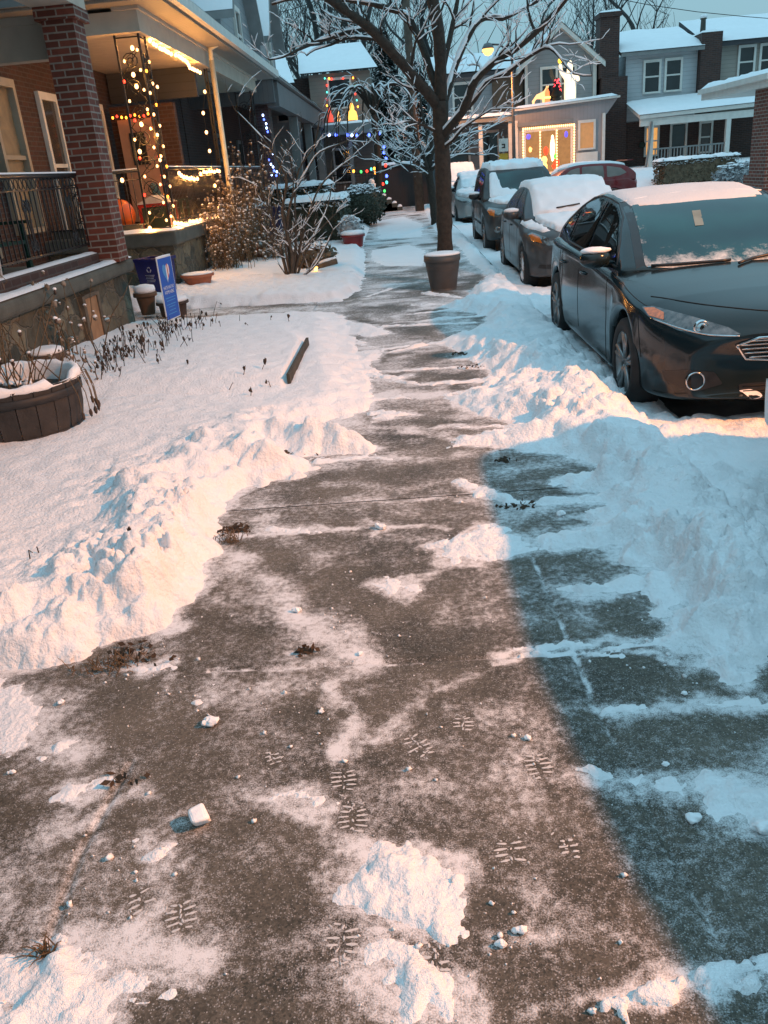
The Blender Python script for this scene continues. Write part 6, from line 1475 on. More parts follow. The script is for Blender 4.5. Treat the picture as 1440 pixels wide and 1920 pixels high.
# ------------------------------------------------------------------ string lights
_bulb_me = {}
def bulb_mesh(key, col, strength, r):
    k = (key, r)
    if k not in _bulb_me:
        m = MB(); m.ball((0,0,0), (r, r, r*1.25), 8, 6); o = m.build('bulb', EM(key + '_bulb', col, strength)); me = o.data; bpy.data.objects.remove(o); _bulb_me[k] = me
    return _bulb_me[k]
COLS = {'warm': ((1,.50,.20), 5.5), 'mini': ((1,.50,.20), 4.0), 'red': ((1,.04,.02), 4), 'green': ((.08,.8,.15), 2), 'blue': ((.08,.14,1), 5), 'ice': ((.45,.6,1), 7), 'teal': ((.1,.7,.6), 2), 'amber': ((1,.3,.03), 6)}
def lights(label, pts, kinds='warm', r=.029, sag=.05, wire=True):
    t = thing('string_lights', label, 'string lights', tuple(pts[0]))
    if wire:
        w_ = []
        for a, b in zip(pts[:-1], pts[1:]):
            a, b = Vector(a), Vector(b)
            w_ += [a+Vector((0,0,r)), (a+b)/2 + Vector((0,0,r-sag*min(1,(b-a).length)))]
        w_.append(Vector(pts[-1])+Vector((0,0,r))); m = MB(); m.tube(w_, .005, 4); m.build('wire', SEAM, t)
    for i, p in enumerate(pts):
        k = kinds if isinstance(kinds, str) else kinds[i % len(kinds)]; c, s_ = COLS[k]
        if k == 'warm' and i % 3 == 1: lamp('bulb_light', Vector(p), 26.0, (1, .42, .09), .04)
        o = bpy.data.objects.new('bulb', bulb_mesh(k, c, s_, r)); C.objects.link(o); o.parent = t; o.location = Vector(p)-Vector(pts[0])
    return t
fx = FB + .04
lights('warm bulbs hung down the near iron corner post of the lit porch', [PY(x, y, 14.05) for x, y in ((248,90),(250,140),(256,162),(265,233),(262,284))])
lights('warm bulbs down the street side of the iron corner post', [PX(x, y, fx) for x, y in ((295,163),(295,253),(300,300))], r=.022)
lights('gold and red mini lights wound up the iron corner post', [Vector((FB-.06-.28*(k%2)*(1-.1*(k%3)), 14.12, 1.25+.135*k)) for k in range(19)], ['mini','mini','mini','red'], .020, .0)
lights('mini lights threaded up the street face of the corner post', [Vector((FB+.0, 14.22+.25*(k%2), 1.3+.15*k)) for k in range(16)], ['mini','mini','amber'], .020, .0)
lights('bright bulb string under the eave beam of the lit porch', [PX(x, y, fx-.02) for x, y in ((281,76),(288,82),(293,85),(300,90),(304,92),(308,93),(312,96),(316,98),(321,101),(329,103),(335,105),(339,108),(343,111),(347,113),(351,117),(354,122),(356,127),(361,129),(365,131),(370,133),(375,136))])
lights('warm bulbs running down beside the white downspout', [PX(x, y, fx-.04) for x, y in ((384,172),(381,212),(387,248),(393,283),(403,348))])
lights('warm bulbs draped along the top of the lit porch rail', [PX(x, y, fx) for x, y in ((336,325),(340,329),(345,332),(350,333),(355,335),(359,334),(364,336),(370,335),(376,326),(382,322),(387,323),(392,321),(397,321),(402,322),(407,320),(411,321))])
lights('warm bulbs lying on the snowy ledge of the lit porch', [PX(x, y, FB+.03) for x, y in ((328,418),(334,419),(340,419),(345,421),(350,421),(356,415),(362,415),(369,414),(376,412),(383,412),(390,411),(397,410),(404,409),(410,406),(411,389))], sag=0)
lights('pair of warm bulbs low on the rail facing the brick column', [PY(x, y, 14.05) for x, y in ((229,338),(281,428))])
wp = lambda pts, Y, n: [PY(*p, Y) for p in np.linspace(0,1,1) for p in pts]
lights('red and gold garland of mini lights over the pink door', [Vector((-5.6+.09*k, 18.22, 3.10+.02*math.sin(k*1.7))) for k in range(9)], ['amber','red','amber'], .022, 0)
lights('red mini lights running down beside the pink door', [Vector((-4.82, 18.20, 3.05-.18*k)) for k in range(10)], ['red','red','amber'], .016, 0)
lights('icy blue mini lights wound down the dark brick pier', [PY(x, y, 26.5) for x, y in ((493,216),(495,224),(499,232),(500,240),(502,247),(508,282),(511,288),(504,300),(508,308),(512,313),(514,320),(519,322),(523,325),(518,329),(509,328))], ['ice','blue','ice'], .028, 0)
lights('coloured bulbs framing the window of the end house', [PY(x, y, 43.85) for x, y in ((609,147),(617,147),(622,148),(643,147),(662,146),(666,162),(666,176),(669,188),(671,200),(613,198),(612,186),(613,173),(613,160))], ['teal','amber','red','red','amber','green','red','teal','amber','amber','red','teal','red'], .04, 0)
lights('row of blue bulbs along the porch edge of the end house', [PY(x, y, 41.85) for x, y in ((598,253),(617,253),(630,253),(652,253),(660,254),(669,254),(692,253),(701,250),(711,250))], ['blue','ice','blue'], .06, .1)
lights('vertical blue bulbs beside the dark shed', [PY(x, y, 39.5) for x, y in ((720,275),(720,286),(724,297),(723,310),(725,330),(725,342))], ['blue','blue','blue','red','blue','teal'], .06, 0)
lights('red and green bulbs strung down the railing by the snowy steps', [PY(x, y, 37) for x, y in ((663,321),(677,322),(688,321),(696,317),(702,316),(704,324),(709,325),(713,332),(714,339),(718,345),(721,358))], ['amber','green','red','teal','amber','amber','green','red','teal','red','green'], .05, .05)
lights('mini lights framing the christmas display window', [Vector((5.33+2.1*k/24, 38.04, 2.76)) for k in range(25)] + [Vector((7.44, 38.04, 2.68-.105*k)) for k in range(17)] + [Vector((7.38-2.05*k/24, 38.04, .92+.03*math.sin(k*2))) for k in range(25)] + [Vector((5.32, 38.04, 1.0+.105*k)) for k in range(17)], 'mini', .035, 0)
lights('mini lights down the left mullion of the christmas display window', [Vector((6.03, 38.03, 1.05+.11*k)) for k in range(15)], 'mini', .03, 0)
lights('mini lights down the right mullion of the christmas display window', [Vector((6.72, 38.03, 1.05+.11*k)) for k in range(15)], 'mini', .03, 0)
# glowing roof figures
def skinned(name, joints, edges, mat, parent=None, levels=1):
    me = bpy.data.meshes.new(name); me.from_pydata([j[:3] for j in joints], edges, []); o = bpy.data.objects.new(name, me); C.objects.link(o)
    sk = o.modifiers.new('skin', 'SKIN'); lay = me.skin_vertices[0].data
    for i, j in enumerate(joints): lay[i].radius = (j[3], j[3]); lay[i].use_root = (i == 0)
    sb = o.modifiers.new('sub', 'SUBSURF'); sb.levels = levels; sb.render_levels = levels; me.materials.append(mat)
    if parent: o.parent = parent; o.location = -Vector(parent.location)
    return o
fz = 3.66; fxx = PY(1068,195,38.9).x
fg = thing('glowing_figure', 'tall glowing white plastic figure waving one raised arm on the porch roof', 'christmas figure', (fxx, 38.9, fz))
J = [(0,0,.62,.26),(0,0,.95,.22),(0,0,1.12,.10),(0,0,1.28,.15),(-.10,0,.30,.15),(-.11,0,.02,.12),(.12,0,.30,.15),(.13,0,.02,.12),(-.26,0,1.02,.09),(-.38,0,1.22,.08),(-.40,-.03,1.46,.08),(.30,0,.98,.09),(.36,-.05,.74,.08),(0,0,1.44,.11),(.03,0,1.56,.05)]
skinned('body', [(fxx+a, 38.9+b, fz+c, d) for a,b,c,d in J], [(0,1),(1,2),(2,3),(0,4),(4,5),(0,6),(6,7),(1,8),(8,9),(9,10),(1,11),(11,12),(3,13),(13,14)], EM('glow_plastic', (1,.78,.52), 1.25), fg)
m = MB(); m.ball((fxx-.41, 38.86, fz+1.56), (.09,.08,.10), 10, 6, jit=.05); m.build('mitten', EM('glow_mitten', (1,.5,.05), 2.2), fg)
tx = PY(1044,198,38.9).x
gt = thing('glowing_tree', 'small dark tabletop tree with red glowing lights beside the white figure', 'christmas tree', (tx, 38.9, fz))
m = MB(); m.lathe([(.16,0),(.19,.22),(.12,.24),(.26,.32),(.16,.52),(.22,.54),(.12,.75),(.16,.77),(0,1.0)], (tx,38.9,fz-.02), 14); m.build('tree', M('fake_fir', (.02,.02,.015), .8), gt)
m = MB(); r5 = random.Random(2)
for k in range(34): z = r5.uniform(.3,.9); a = r5.uniform(0,6.28); q = .24*(1.15-z); m.ball((tx+q*math.cos(a), 38.9+q*math.sin(a)-.04, fz+z), .03, 6, 4)
tag(m.build('red_lights', EM('red_tree_light', (1,.04,.05), 6), gt), kind='stuff')
dx = PY(1012,205,38.9).x
dg = thing('glowing_deer', 'low glowing deer figure made of wire lights at the end of the porch roof', 'christmas figure', (dx, 38.9, fz-.05)); zz = fz-.05
skinned('body', [(dx+a, 38.9+b, zz+c, d) for a,b,c,d in [(0,0,.36,.10),(-.26,0,.36,.09),(.16,0,.42,.09),(.24,0,.55,.055),(.34,0,.60,.06),(-.28,-.06,.02,.03),(-.26,.06,.02,.03),(.16,-.06,.02,.03),(.17,.06,.02,.03),(.28,0,.74,.02),(.36,-.05,.75,.02)]], [(0,1),(0,2),(2,3),(3,4),(1,5),(1,6),(2,7),(2,8),(4,9),(4,10)], EM('glow_wire', (1,.5,.2), 1.4), dg)
cx = PY(1026,190,38.85).x
cg = thing('glowing_candle', 'stubby red and gold candle figure between the deer and the red tree', 'christmas figure', (cx, 38.85, fz))
m = MB(); m.lathe([(.13,0),(.11,.25),(.09,.5),(.03,.62),(0,.68)], (cx,38.85,fz-.03), 12); m.build('body', EM('candle_red', (1,.2,.06), 1.6), cg); m = MB(); m.lathe([(.14,.2),(.15,.24),(.14,.28)], (cx,38.85,fz), 12); m.build('band', EM('candle_gold', (1,.6,.15), 3), cg)
for (px, py, col, s_, H, wd, lab) in ((620,230,(1,.10,.06),.7,.7,.16,'round red glowing figure on the porch roof of the end house'),(636,228,(1,.5,.16),1.6,.6,.08,'slim glowing candle between the red and gold roof figures'),(662,230,(1,.45,.08),2.2,.8,.24,'bright golden glowing tree figure on the porch roof of the end house')):
    p = PY(px, py, 42.6); p.z = 3.84
    t = thing('glowing_figure', lab, 'christmas figure', tuple(p)); m = MB(); m.lathe([(wd*.9,0),(wd,.2*H),(wd*.8,.5*H),(wd*.4,.62*H),(wd*.45,.75*H),(wd*.2,.95*H),(0,H)], p, 12); m.build('body', EM('figure_glow', col, s_), t)
    m = MB(); m.lathe([(wd*1.05,0),(wd*1.1,.06),(wd*.95,.07)], p-Vector((0,0,.02)), 12); m.build('stand', SEAM, t)

# ------------------------------------------------------------------ porch things
def crate_lantern():
    t = thing('lantern_chest', 'red framed chest with a snowy lid on the lit porch', 'chest', (-4.25, 15.2, 1.09)); x0, x1, y0, y1, z0, z1 = -4.45, -3.92, 14.95, 15.5, .90, 1.50
    m = MB()
    for x in (x0, x1-.05):
        for y in (y0, y1-.05): m.box(x, y, z0, x+.05, y+.05, z1)
    for y in (y0, y1-.05): m.box(x0+.05, y+.002, z1-.05, x1-.05, y+.048, z1); m.box(x0+.05, y+.002, z0, x1-.05, y+.048, z0+.05)
    m.build('frame', M('red_paint', (.45,.03,.015), .4, .15), t); m = MB(); m.box(x0+.02, y0+.02, z0+.052, x1-.02, y1-.02, z1-.06); m.build('panel', M('chest_panel', (.03,.05,.03), .6), t)
    m = MB(); m.prism([(x0-.03,y0-.03,z1+.002),(x1+.03,y0-.03,z1+.002),((x0+x1)/2,y0-.03,z1+.13)], (0,y1-y0+.06,0)); m.build('lid', M('white_lid', (.55,.5,.45), .5), t)
crate_lantern()
ob = thing('orange_ball', 'big orange ball on the porch floor behind the brick column', 'ball', (-4.55, 15.1, 1.09)); 
m = MB(); m.lathe([(0,0)] + [(.24*math.sin(a)*(1+.0*a), .26-.26*math.cos(a)) for a in np.linspace(.15, 2.95, 14)] + [(0,.515)], (-4.70,14.75,1.10), 20); m.build('ball', M('orange_rubber', (.75,.13,.02), .35, .06), ob); m = MB(); m.lathe([(.02,0),(.015,.03)], (-4.70,14.75,1.61), 8); m.build('valve', DRY, ob)
GRN = M('green_resin', (.012,.05,.038), .45, .15)
def porch_chair(x, y, z, label, rz):
    t = thing('porch_chair', label, 'chair', (x, y, z), None, rz); m = MB(); m.obox((0,0,.38), .56, .5, .04); m.build('seat', GRN, t, True)
    m = MB()
    for k in range(5): m.obox((-.22+.11*k, .30, .72), .095, .03, .78-.05*abs(k-2), Matrix.Rotation(R(-14), 3, 'X'))
    m.build('backrest', GRN, t, True)
    for sx in (-1, 1):
        m = MB(); m.obox((sx*.32,-.02,.60), .10, .62, .035); m.build('armrest', GRN, t, True)
        for sy in (-.22, .22): m = MB(); m.obox((sx*.29,sy,.29), .05, .06, .58); m.build('leg', GRN, t, True)
porch_chair(-4.75, 10.0, .905, 'green slatted porch chair beside the brick column', R(75)); porch_chair(-4.7, 8.6, .905, 'green slatted porch chair at the left edge behind the iron railing', R(100))
porch_chair(-4.35, 17.0, 1.09, 'green porch chair behind the bulb draped rail', R(90)); bpy.data.objects['porch_chair.002'].scale = (.9, .9, .68)

# ------------------------------------------------------------------ yard things
PLG = M('grey_plastic', (.055,.052,.049), .55, .12, 6)
def pot(name, label, c, r0, r1, h, mat, soil=True, snow=.04, rim=.03, group=None, rings=0):
    t = thing(name, label, 'plant pot', c, group); m = MB(); pr = [(r0*.0,0),(r0,0)]
    n = 10
    for k in range(n+1): pr.append((r0+(r1-r0)*k/n*(1.0), h*.82*k/n))
    for k in range(rings): pass
    pr += [(r1+rim,h*.83),(r1+rim*1.15,h*.86),(r1+rim*1.1,h),(r1-.01,h),(r1-.02,h*.88),(0,h*.86)]
    m.lathe(pr, c, 32); m.build('pot', mat, t)
    if rings:
        m = MB()
        for k in range(rings): z = h*(.60+.10*k); q = r0+(r1-r0)*(z/(h*.82)); m.lathe([(q-.01,z-.008),(q+.007,z),(q-.01,z+.008)], c, 32, cap=False)
        m.build('ring', mat, t) if rings == 1 else m.build('rings', mat, t)
    if snow:
        m = MB(); k = 26; vs = []
        prf = [(1.0,.0),(1.03,.35),(.97,.8),(.7,1.0),(.35,1.02),(0,1.0)]
        m.lathe([((r1+rim*.5)*a, h+.002+snow*b*(1+random.uniform(-.1,.1))) for a, b in prf], c, 26); m.build('pot_snow', SNOWM, t)
    return t
pot('tree_pot', 'grey ribbed plastic pot capped with snow at the foot of the street tree', (.565, 12.72, .0), .19, .255, .50, PLG, True, .035, .012, None, 2)
pot('flower_pot', 'wide terracotta pot with a pale snowy rim by the porch wall', (-3.42, 14.1, .14), .17, .24, .24, TERRA, True, .02)
pot('flower_pot', 'square-shouldered terracotta pot holding a snowy plant by the downspout', (-3.0, 18.3, .17), .15, .20, .26, TERRA, True, .06)
pot('flower_pot', 'tall brown urn with a mushroom of snow beside the blue recycling bin', (-3.62, 11.75, .12), .09, .13, .30, M('brown_clay', (.10,.055,.03), .8), True, .10)
pot('flower_pot', 'low dark planter under a loaf of snow before the blue recycling bin', (-3.22, 11.6, .10), .17, .19, .19, M('dark_planter', (.06,.035,.025), .8), True, .06)
pot('planter_box', 'red planter with a snow cap at the hedge end of the pavement', (-1.18, 20.9, .05), .22, .26, .28, M('red_glaze', (.20,.015,.015), .35), True, .10)
pot('flower_pot', 'brown pot of wilted leaves by the leaning board at the left edge', (-3.42, 7.72, .10), .11, .15, .30, M('brown_clay_c', (.07,.045,.03), .8), True, .05)
# half barrel
bc_ = (-2.96, 5.98, .05); t = thing('barrel_planter', 'half oak barrel planter rimmed with snow, dead stems inside', 'planter', bc_)
m = MB(); nst = 22
for k in range(nst):
    a0, a1 = 2*math.pi*(k+.02)/nst, 2*math.pi*(k+.98)/nst; vs = []
    for (r_, z) in ((.40,-.05),(.45,.12),(.475,.26),(.485,.47)):
        for a in (a0, a1): vs.append((bc_[0]+r_*math.cos(a), bc_[1]+r_*math.sin(a), bc_[2]+z))
    for a in (a0, a1): vs.append((bc_[0]+.44*math.cos(a), bc_[1]+.44*math.sin(a), bc_[2]+.47))
    for a in (a0, a1): vs.append((bc_[0]+.42*math.cos(a), bc_[1]+.42*math.sin(a), bc_[2]+.30))
    m.add(vs, [(0,1,3,2),(2,3,5,4),(4,5,7,6),(6,7,9,8),(8,9,11,10)])
m.build('staves', M('old_oak', (.030,.027,.025), .75, .35, 7, bump=.35, bscale=25), t)
m = MB()
for z, r_ in ((.10,.452),(.39,.487)): m.lathe([(r_,z-.028),(r_+.005,z-.027),(r_+.005,z+.027),(r_,z+.028)], bc_, 44, cap=False)
m.build('hoops', M('rusty_hoop', (.020,.018,.017), .6, .3, 12), t)
m = MB(); m.lathe([(.43,.38),(.3,.40),(0,.41)], bc_, 24); m.build('soil', SOIL, t)
m = MB(); N_ = 60
for ring_ in range(1):
    vs = []; prf = [(.41,.36),(.425,.455),(.44,.505),(.47,.525),(.497,.50),(.50,.462),(.487,.45)]
    for i in range(N_):
        a = 2*math.pi*i/N_; g_ = 1 + .35*float(fbm(np.array([math.cos(a)*3.0]), np.array([math.sin(a)*3.0]), 77, 3)[0]); gap = 0.25 if (-0.35 < a-6.05+.0 < .25) else 1
        for (r_, z) in prf: vs.append((bc_[0]+(.455+(r_-.455)*g_*(.6+.4*gap))*math.cos(a), bc_[1]+(.455+(r_-.455)*g_*(.6+.4*gap))*math.sin(a), bc_[2]+.455+(z-.455)*g_*gap))
    L7 = len(prf); m.add(vs, [(i*L7+k, ((i+1)%N_)*L7+k, ((i+1)%N_)*L7+k+1, i*L7+k+1) for i in range(N_) for k in range(L7-1)], 0, True)
m.build('rim_snow', SNOWM, t)
r6 = random.Random(4); m = MB(); hd = MB(); sn_ = MB()
for k in range(26):
    a, q = r6.uniform(0,6.28), .38*math.sqrt(r6.random()); p = Vector((bc_[0]+q*math.cos(a), bc_[1]+q*math.sin(a), bc_[2]+.40)); v = Vector((r6.gauss(0,.35)+q*math.cos(a)*.8, r6.gauss(0,.3), 1)).normalized(); H = r6.uniform(.15,.55) if k < 22 else .75
    e = p+v*H; m.tube([p, p+v*H*.5+Vector((r6.gauss(0,.02),r6.gauss(0,.02),0)), e, e+Vector((r6.gauss(0,.08),r6.gauss(0,.08),-.10))], [.005,.004,.003,.002], 4, cap=False)
    if k % 3 == 0: hd.ball(e, (.013,.013,.02), 6, 4, jit=.4); sn_.ball(e+Vector((0,0,.02)), (.016,.016,.010), 7, 4, jit=.3)
for k in range(10): p = Vector((bc_[0]+r6.uniform(-.3,.3), bc_[1]+r6.uniform(-.3,.3), bc_[2]+.42)); sn_.ball(p, (r6.uniform(.02,.05),)*2+(.02,), 7, 4, jit=.3)
for k in range(7):
    a = R(-20+18*k*.6); p = Vector((bc_[0]+.48*math.cos(a), bc_[1]+.48*math.sin(a), bc_[2]+.46)); m.tube([p, p+Vector((.06,0,.02)), p+Vector((.10,-.01,-.10)), p+Vector((.11,-.02,-.24))], .004, 4, cap=False); hd.ball(p+Vector((.11,-.02,-.25)), (.014,.014,.03), 6, 4, jit=.3)
m.build('stems', DRY, t); tag(hd.build('seed_heads', M('dark_seed_head', (.06,.04,.03), .9), t), kind='stuff'); tag(sn_.build('stem_snow', SNOWM, t), kind='stuff')
# leaning board and wilted vine at the left edge
t = thing('leaning_board', 'pale board leaning against the stone wall at the left edge, draped with dead vine', 'board', (-3.5, 7.6, .1))
a, b = PY(26, 700, 7.6), PY(-14, 480, 7.75); m = MB(); d = (b-a); u = d.normalized(); sd = Vector((1,0,0)) - u*u.x; sd.normalize(); nn = u.cross(sd)
rot = Matrix((sd, nn, u)).transposed(); m.obox((a+b)/2, .11, .03, d.length, rot); m.build('board', M('grey_white_board', (.40,.38,.35), .7, .2, 7, bump=.2), t)
m = MB(); hd = MB()
for k in range(14): p = a+d*r6.uniform(.3,1)+Vector((r6.gauss(0,.05),-.06,0)); m.tube([p, p+Vector((r6.gauss(0,.04),-.02,-.08)), p+Vector((r6.gauss(0,.05),-.02,-.18))], .004, 4, cap=False); hd.ball(p+Vector((r6.gauss(0,.03),-.03,-.12)), (.022,.012,.045), 6, 4, jit=.4)
m.build('vine', DRY, t); hd.build('dead_leaves', M('dead_leaf', (.12,.09,.07), .9, .4), t)
# tall snowy seed stems before the stone wall
dried_shrub('dead_plant', 'few tall dead stems topped with snow before the stone wall', 'plant', -3.25, 8.05, .15, .85, .25, 9, 61, .022)
dried_shrub('dead_plant', 'knee-high dead stems topped with snow behind the barrel', 'plant', -3.0, 7.1, .15, .45, .35, 10, 62, .018)
# bins
def bin_box(name, label, c, wx, wy, h, mat, taper=.84, rz=0.0, wheels=False, lid=False):
    t = thing(name, label, 'bin', c, None, rz); m = MB(); a, b = wx/2, wy/2; q = taper
    vs = []
    for z, k in ((0,q),(h,1.0)):
        vs += [(-a*k,-b*k,z),(a*k,-b*k,z),(a*k,b*k,z),(-a*k,b*k,z)]
    m.add(vs, [(3,2,1,0),(0,1,5,4),(1,2,6,5),(2,3,7,6),(3,0,4,7)])
    k = .93; m.add([(-a*k,-b*k,h),(a*k,-b*k,h),(a*k,b*k,h),(-a*k,b*k,h),(-a*q*k,-b*q*k,.03),(a*q*k,-b*q*k,.03),(a*q*k,b*q*k,.03),(-a*q*k,b*q*k,.03)], [(4,5,1,0)[::-1],(5,6,2,1)[::-1],(6,7,3,2)[::-1],(7,4,0,3)[::-1],(4,5,6,7)])
    m.build('body', mat, t, True)
    m = MB(); e = .02
    for (x0,y0,x1,y1) in ((-a-e,-b-e,a+e,-b+.012),(-a-e,b-.012,a+e,b+e),(-a-e,-b+.012,-a+.012,b-.012),(a-.012,-b+.012,a+e,b-.012)): m.box(x0,y0,h-.04,x1,y1,h+.004)
    m.build('rim', mat, t, True)
    if lid: m = MB(); m.box(-a-.03,-b-.03,h+.006,a+.03,b+.03,h+.06); m.build('lid', mat, t, True)
    return t
BLUEP = M('blue_plastic', (.010,.014,.12), .45, .15, 7)
bn = bin_box('recycling_bin', 'blue recycling bin with a faded white emblem between the two porches', tuple(G(302, 560, .14)) + (.14,), .46, .40, .62, BLUEP, .82, R(-22))
FADE = M('faded_white', (.33,.34,.42), .7, .1)
m = MB(); yb = -.2; tl = .066
def yface(z): return -.20*(.82+.18*z/.62) - .004
for k in range(3):
    a = math.pi/2+k*2*math.pi/3; pts = [Vector((.02+.035*math.cos(a+s_), yface(.46), .46+.035*math.sin(a+s_))) for s_ in np.linspace(-.75,.75,7)]; m.tube(pts, .009, 5)
for i in range(5): m.tube([Vector((.02-.085+.012*(i%2), yface(.38-.024*i), .38-.024*i)), Vector((.02+.085-.015*(i%3), yface(.38-.024*i), .38-.024*i))], .006, 4)
m.build('printed_emblem', FADE, bn, True)
bin_box('wheelie_bin', 'dark blue wheelie bin in the shade beyond the white downspout', (-3.0, 20.3, .12), .48, .5, .95, M('navy_plastic', (.008,.012,.06), .5, .1), .86, 0, False, True)
# yard sign
SG = M('sign_blue', (.012,.085,.42), .5, .04); SGW = M('sign_white', (.72,.72,.72), .6, .04); SGR = M('sign_red', (.55,.09,.06), .6, .04); SGL = M('sign_light_blue', (.10,.33,.62), .6, .05)
s0, s1 = Vector((PY(303, 545, 10.05).x, 10.05, 0)), Vector((PY(329, 540, 10.45).x, 10.45, 0)); su = (s1-s0).normalized(); sn = Vector((su.y, -su.x, 0)); SW = (s1-s0).length
zb, zt = PY(312, 603, 10.05).z, PY(292, 485, 10.05).z
t = thing('yard_sign', 'blue yard sign with a striped heart staked in the snowy front yard', 'sign', (-2.87, 10.25, .2)); H_ = zt-zb
def SP(u, v, o=0): return s0 + su*(u*SW) + Vector((0,0,zb+v*H_)) + sn*o     # sign-face coordinates
m = MB(); m.prism([SP(0,0,-.006),SP(1,0,-.006),SP(1,1,-.006),SP(0,1,-.006)], sn*.012); pn = m.build('panel', SGW, t)
m = MB(); m.prism([SP(.025,.015,.006),SP(.975,.015,.006),SP(.975,.985,.006),SP(.025,.985,.006)], sn*.0015); m.build('blue_field', SG, pn)
def heart(k):
    a = k; x = 16*math.sin(a)**3; y = 13*math.cos(a)-5*math.cos(2*a)-2*math.cos(3*a)-math.cos(4*a); return x/34, y/34
hp = [heart(a) for a in np.linspace(0, 2*math.pi, 41)[:-1]]
def clipx(poly, lo, hi):
    out = []
    for sgn, lim in ((1, lo), (-1, hi)):
        src = poly if not out else out; out = []
        for i in range(len(src)):
            p, q = src[i-1], src[i]; a, b = sgn*(p[0]-lim) >= 0, sgn*(q[0]-lim) >= 0
            if a != b: tt = (lim-p[0])/(q[0]-p[0]); out.append((lim, p[1]+(q[1]-p[1])*tt))
            if b: out.append(q)
        if not out: return []
    return out
m = MB(); mi = 0
HS = .42; asp = SW/H_
def HP(p, o): return SP(.5+p[0]*HS*1.25, .76+p[1]*HS*asp*1.5, o)
for k in range(8):
    lo, hi = -.52+.13*k, -.52+.13*(k+1)-(.035 if k < 4 else 0); pl = clipx(hp, lo, hi)
    if len(pl) > 2: m.prism([HP(p, .0078) for p in pl], sn*.001, 2 if k < 4 else (1 if k % 2 else 0))
m.build('striped_heart', [SGW, SGR, SGL], pn)
def text(body, u, v, hgt, wid, parent, mat):
    cu = bpy.data.curves.new('lettering', 'FONT'); cu.body = body; cu.align_x = 'CENTER'; cu.size = 1; cu.resolution_u = 2; o = bpy.data.objects.new('lettering', cu); C.objects.link(o)
    bpy.context.view_layer.update(); me = bpy.data.meshes.new_from_object(o.evaluated_get(bpy.context.evaluated_depsgraph_get())); bpy.data.objects.remove(o)
    xs = [q.co.x for q in me.vertices]; ys = [q.co.y for q in me.vertices]; w0, h0 = max(xs)-min(xs), max(ys)-min(ys); cx_ = (max(xs)+min(xs))/2
    for q in me.vertices:
        a, b = (q.co.x-cx_)/w0*wid, (q.co.y-min(ys))/h0*hgt; q.co = SP(u+a, v+b, .0085)
    me.materials.append(mat); oo = bpy.data.objects.new('lettering', me); C.objects.link(oo); oo.parent = parent; return oo
text('HATE HAS NO', .5, .49, .055, .74, pn, SGW); text('HOME HERE.', .5, .415, .055, .66, pn, SGW)
m = MB()
for i, (v, hw) in enumerate(((.345,.36),(.30,.30),(.24,.33),(.20,.24),(.145,.22),(.09,.30))):
    rr_ = random.Random(i); u = .5-hw
    while u < .5+hw: l = rr_.uniform(.03,.08); m.prism([SP(u,v,.0078),SP(min(u+l,.5+hw),v,.0078),SP(min(u+l,.5+hw),v+.012,.0078),SP(u,v+.012,.0078)], sn*.0008); u += l+.02
m.build('small_print', SGL, pn)
for u in (.22, .78): m = MB(); m.tube([SP(u,.10,-.012), SP(u,-.30,-.012), SP(u,-.52,-.012)], .005, 6); m.build('wire_leg', M('wire', (.25,.25,.25), .4, metal=.8), t)
m = MB(); m.tube([SP(.0,1.01,0), SP(.5,1.012,0), SP(1,1.01,0)], [.008,.011,.008], 6); m.build('sign_snow', SNOWM, t)
# stone edging of the bed
m = MB(); m.box(-1.072, 7.0, -.02, -1.045, 8.65, .185); eo = m.build('stone_edging', M('edging_stone', (.05,.045,.035), .9, .35, 10, bump=.4)); tag(eo, 'dark upright stone edging holding back the snowy bed', 'edging')
# garden things around the shrub
t = thing('fallen_log', 'short cut log lying in snow at the foot of the bare shrub', 'log', (-1.6, 15.6, .2)); a, b = PY(595,499,15.4), PY(632,489,15.4); m = MB(); m.tube([a,b], [.05,.055], 10); m.build('log', WOOD, t); m = MB(); m.tube([a+Vector((0,0,.045)), (a+b)/2+Vector((0,0,.05)), b+Vector((0,0,.05))], [.02,.035,.025], 8); m.build('log_snow', SNOWM, t)
p = PY(592, 505, 15.2); t = thing('garden_light', 'small stake light glowing amber under the bare shrub', 'garden light', (p.x, p.y, .2)); m = MB(); m.tube([(p.x,p.y,.1),(p.x,p.y,p.z-.03)], .012, 6); m.build('stake', BLACK, t); m = MB(); m.lathe([(.025,-.03),(.03,.02),(.045,.03),(0,.06)], p, 10); m.build('lamp_head', EM('stake_glow', (1,.5,.1), 6), t)
# utility pole and road sign at the far end
def tall(name, label, cat, base, top, r0, r1, mat):
    t = thing(name, label, cat, base); m = MB(); m.tube([base, (Vector(base)+Vector(top))/2, top], [r0,(r0+r1)/2,r1], 12); m.build('pole', mat, t); return t
UP = M('pole_wood', (.085,.062,.045), .85, .3, 6, bump=.3)
t = tall('utility_pole', 'wooden utility pole beyond the small frosted tree', 'utility pole', (.80, 36, 0), (.72, 36, 10.5), .19, .13, UP)
m = MB(); m.box(-.4, 35.80, 9.4, 1.9, 35.9, 9.55); m.build('crossarm', UP, t)
for x in (-.3, .3, 1.2, 1.8): m = MB(); m.lathe([(.03,0),(.05,.06),(.03,.12),(0,.14)], (x,35.85,9.55), 8); m.build('insulator', CAPC, t)
t = thing('road_sign', 'white and yellow parking sign on a thin post behind the boxy suv', 'sign', (4.0, 33, 0)); p = PY(944, 272, 33)
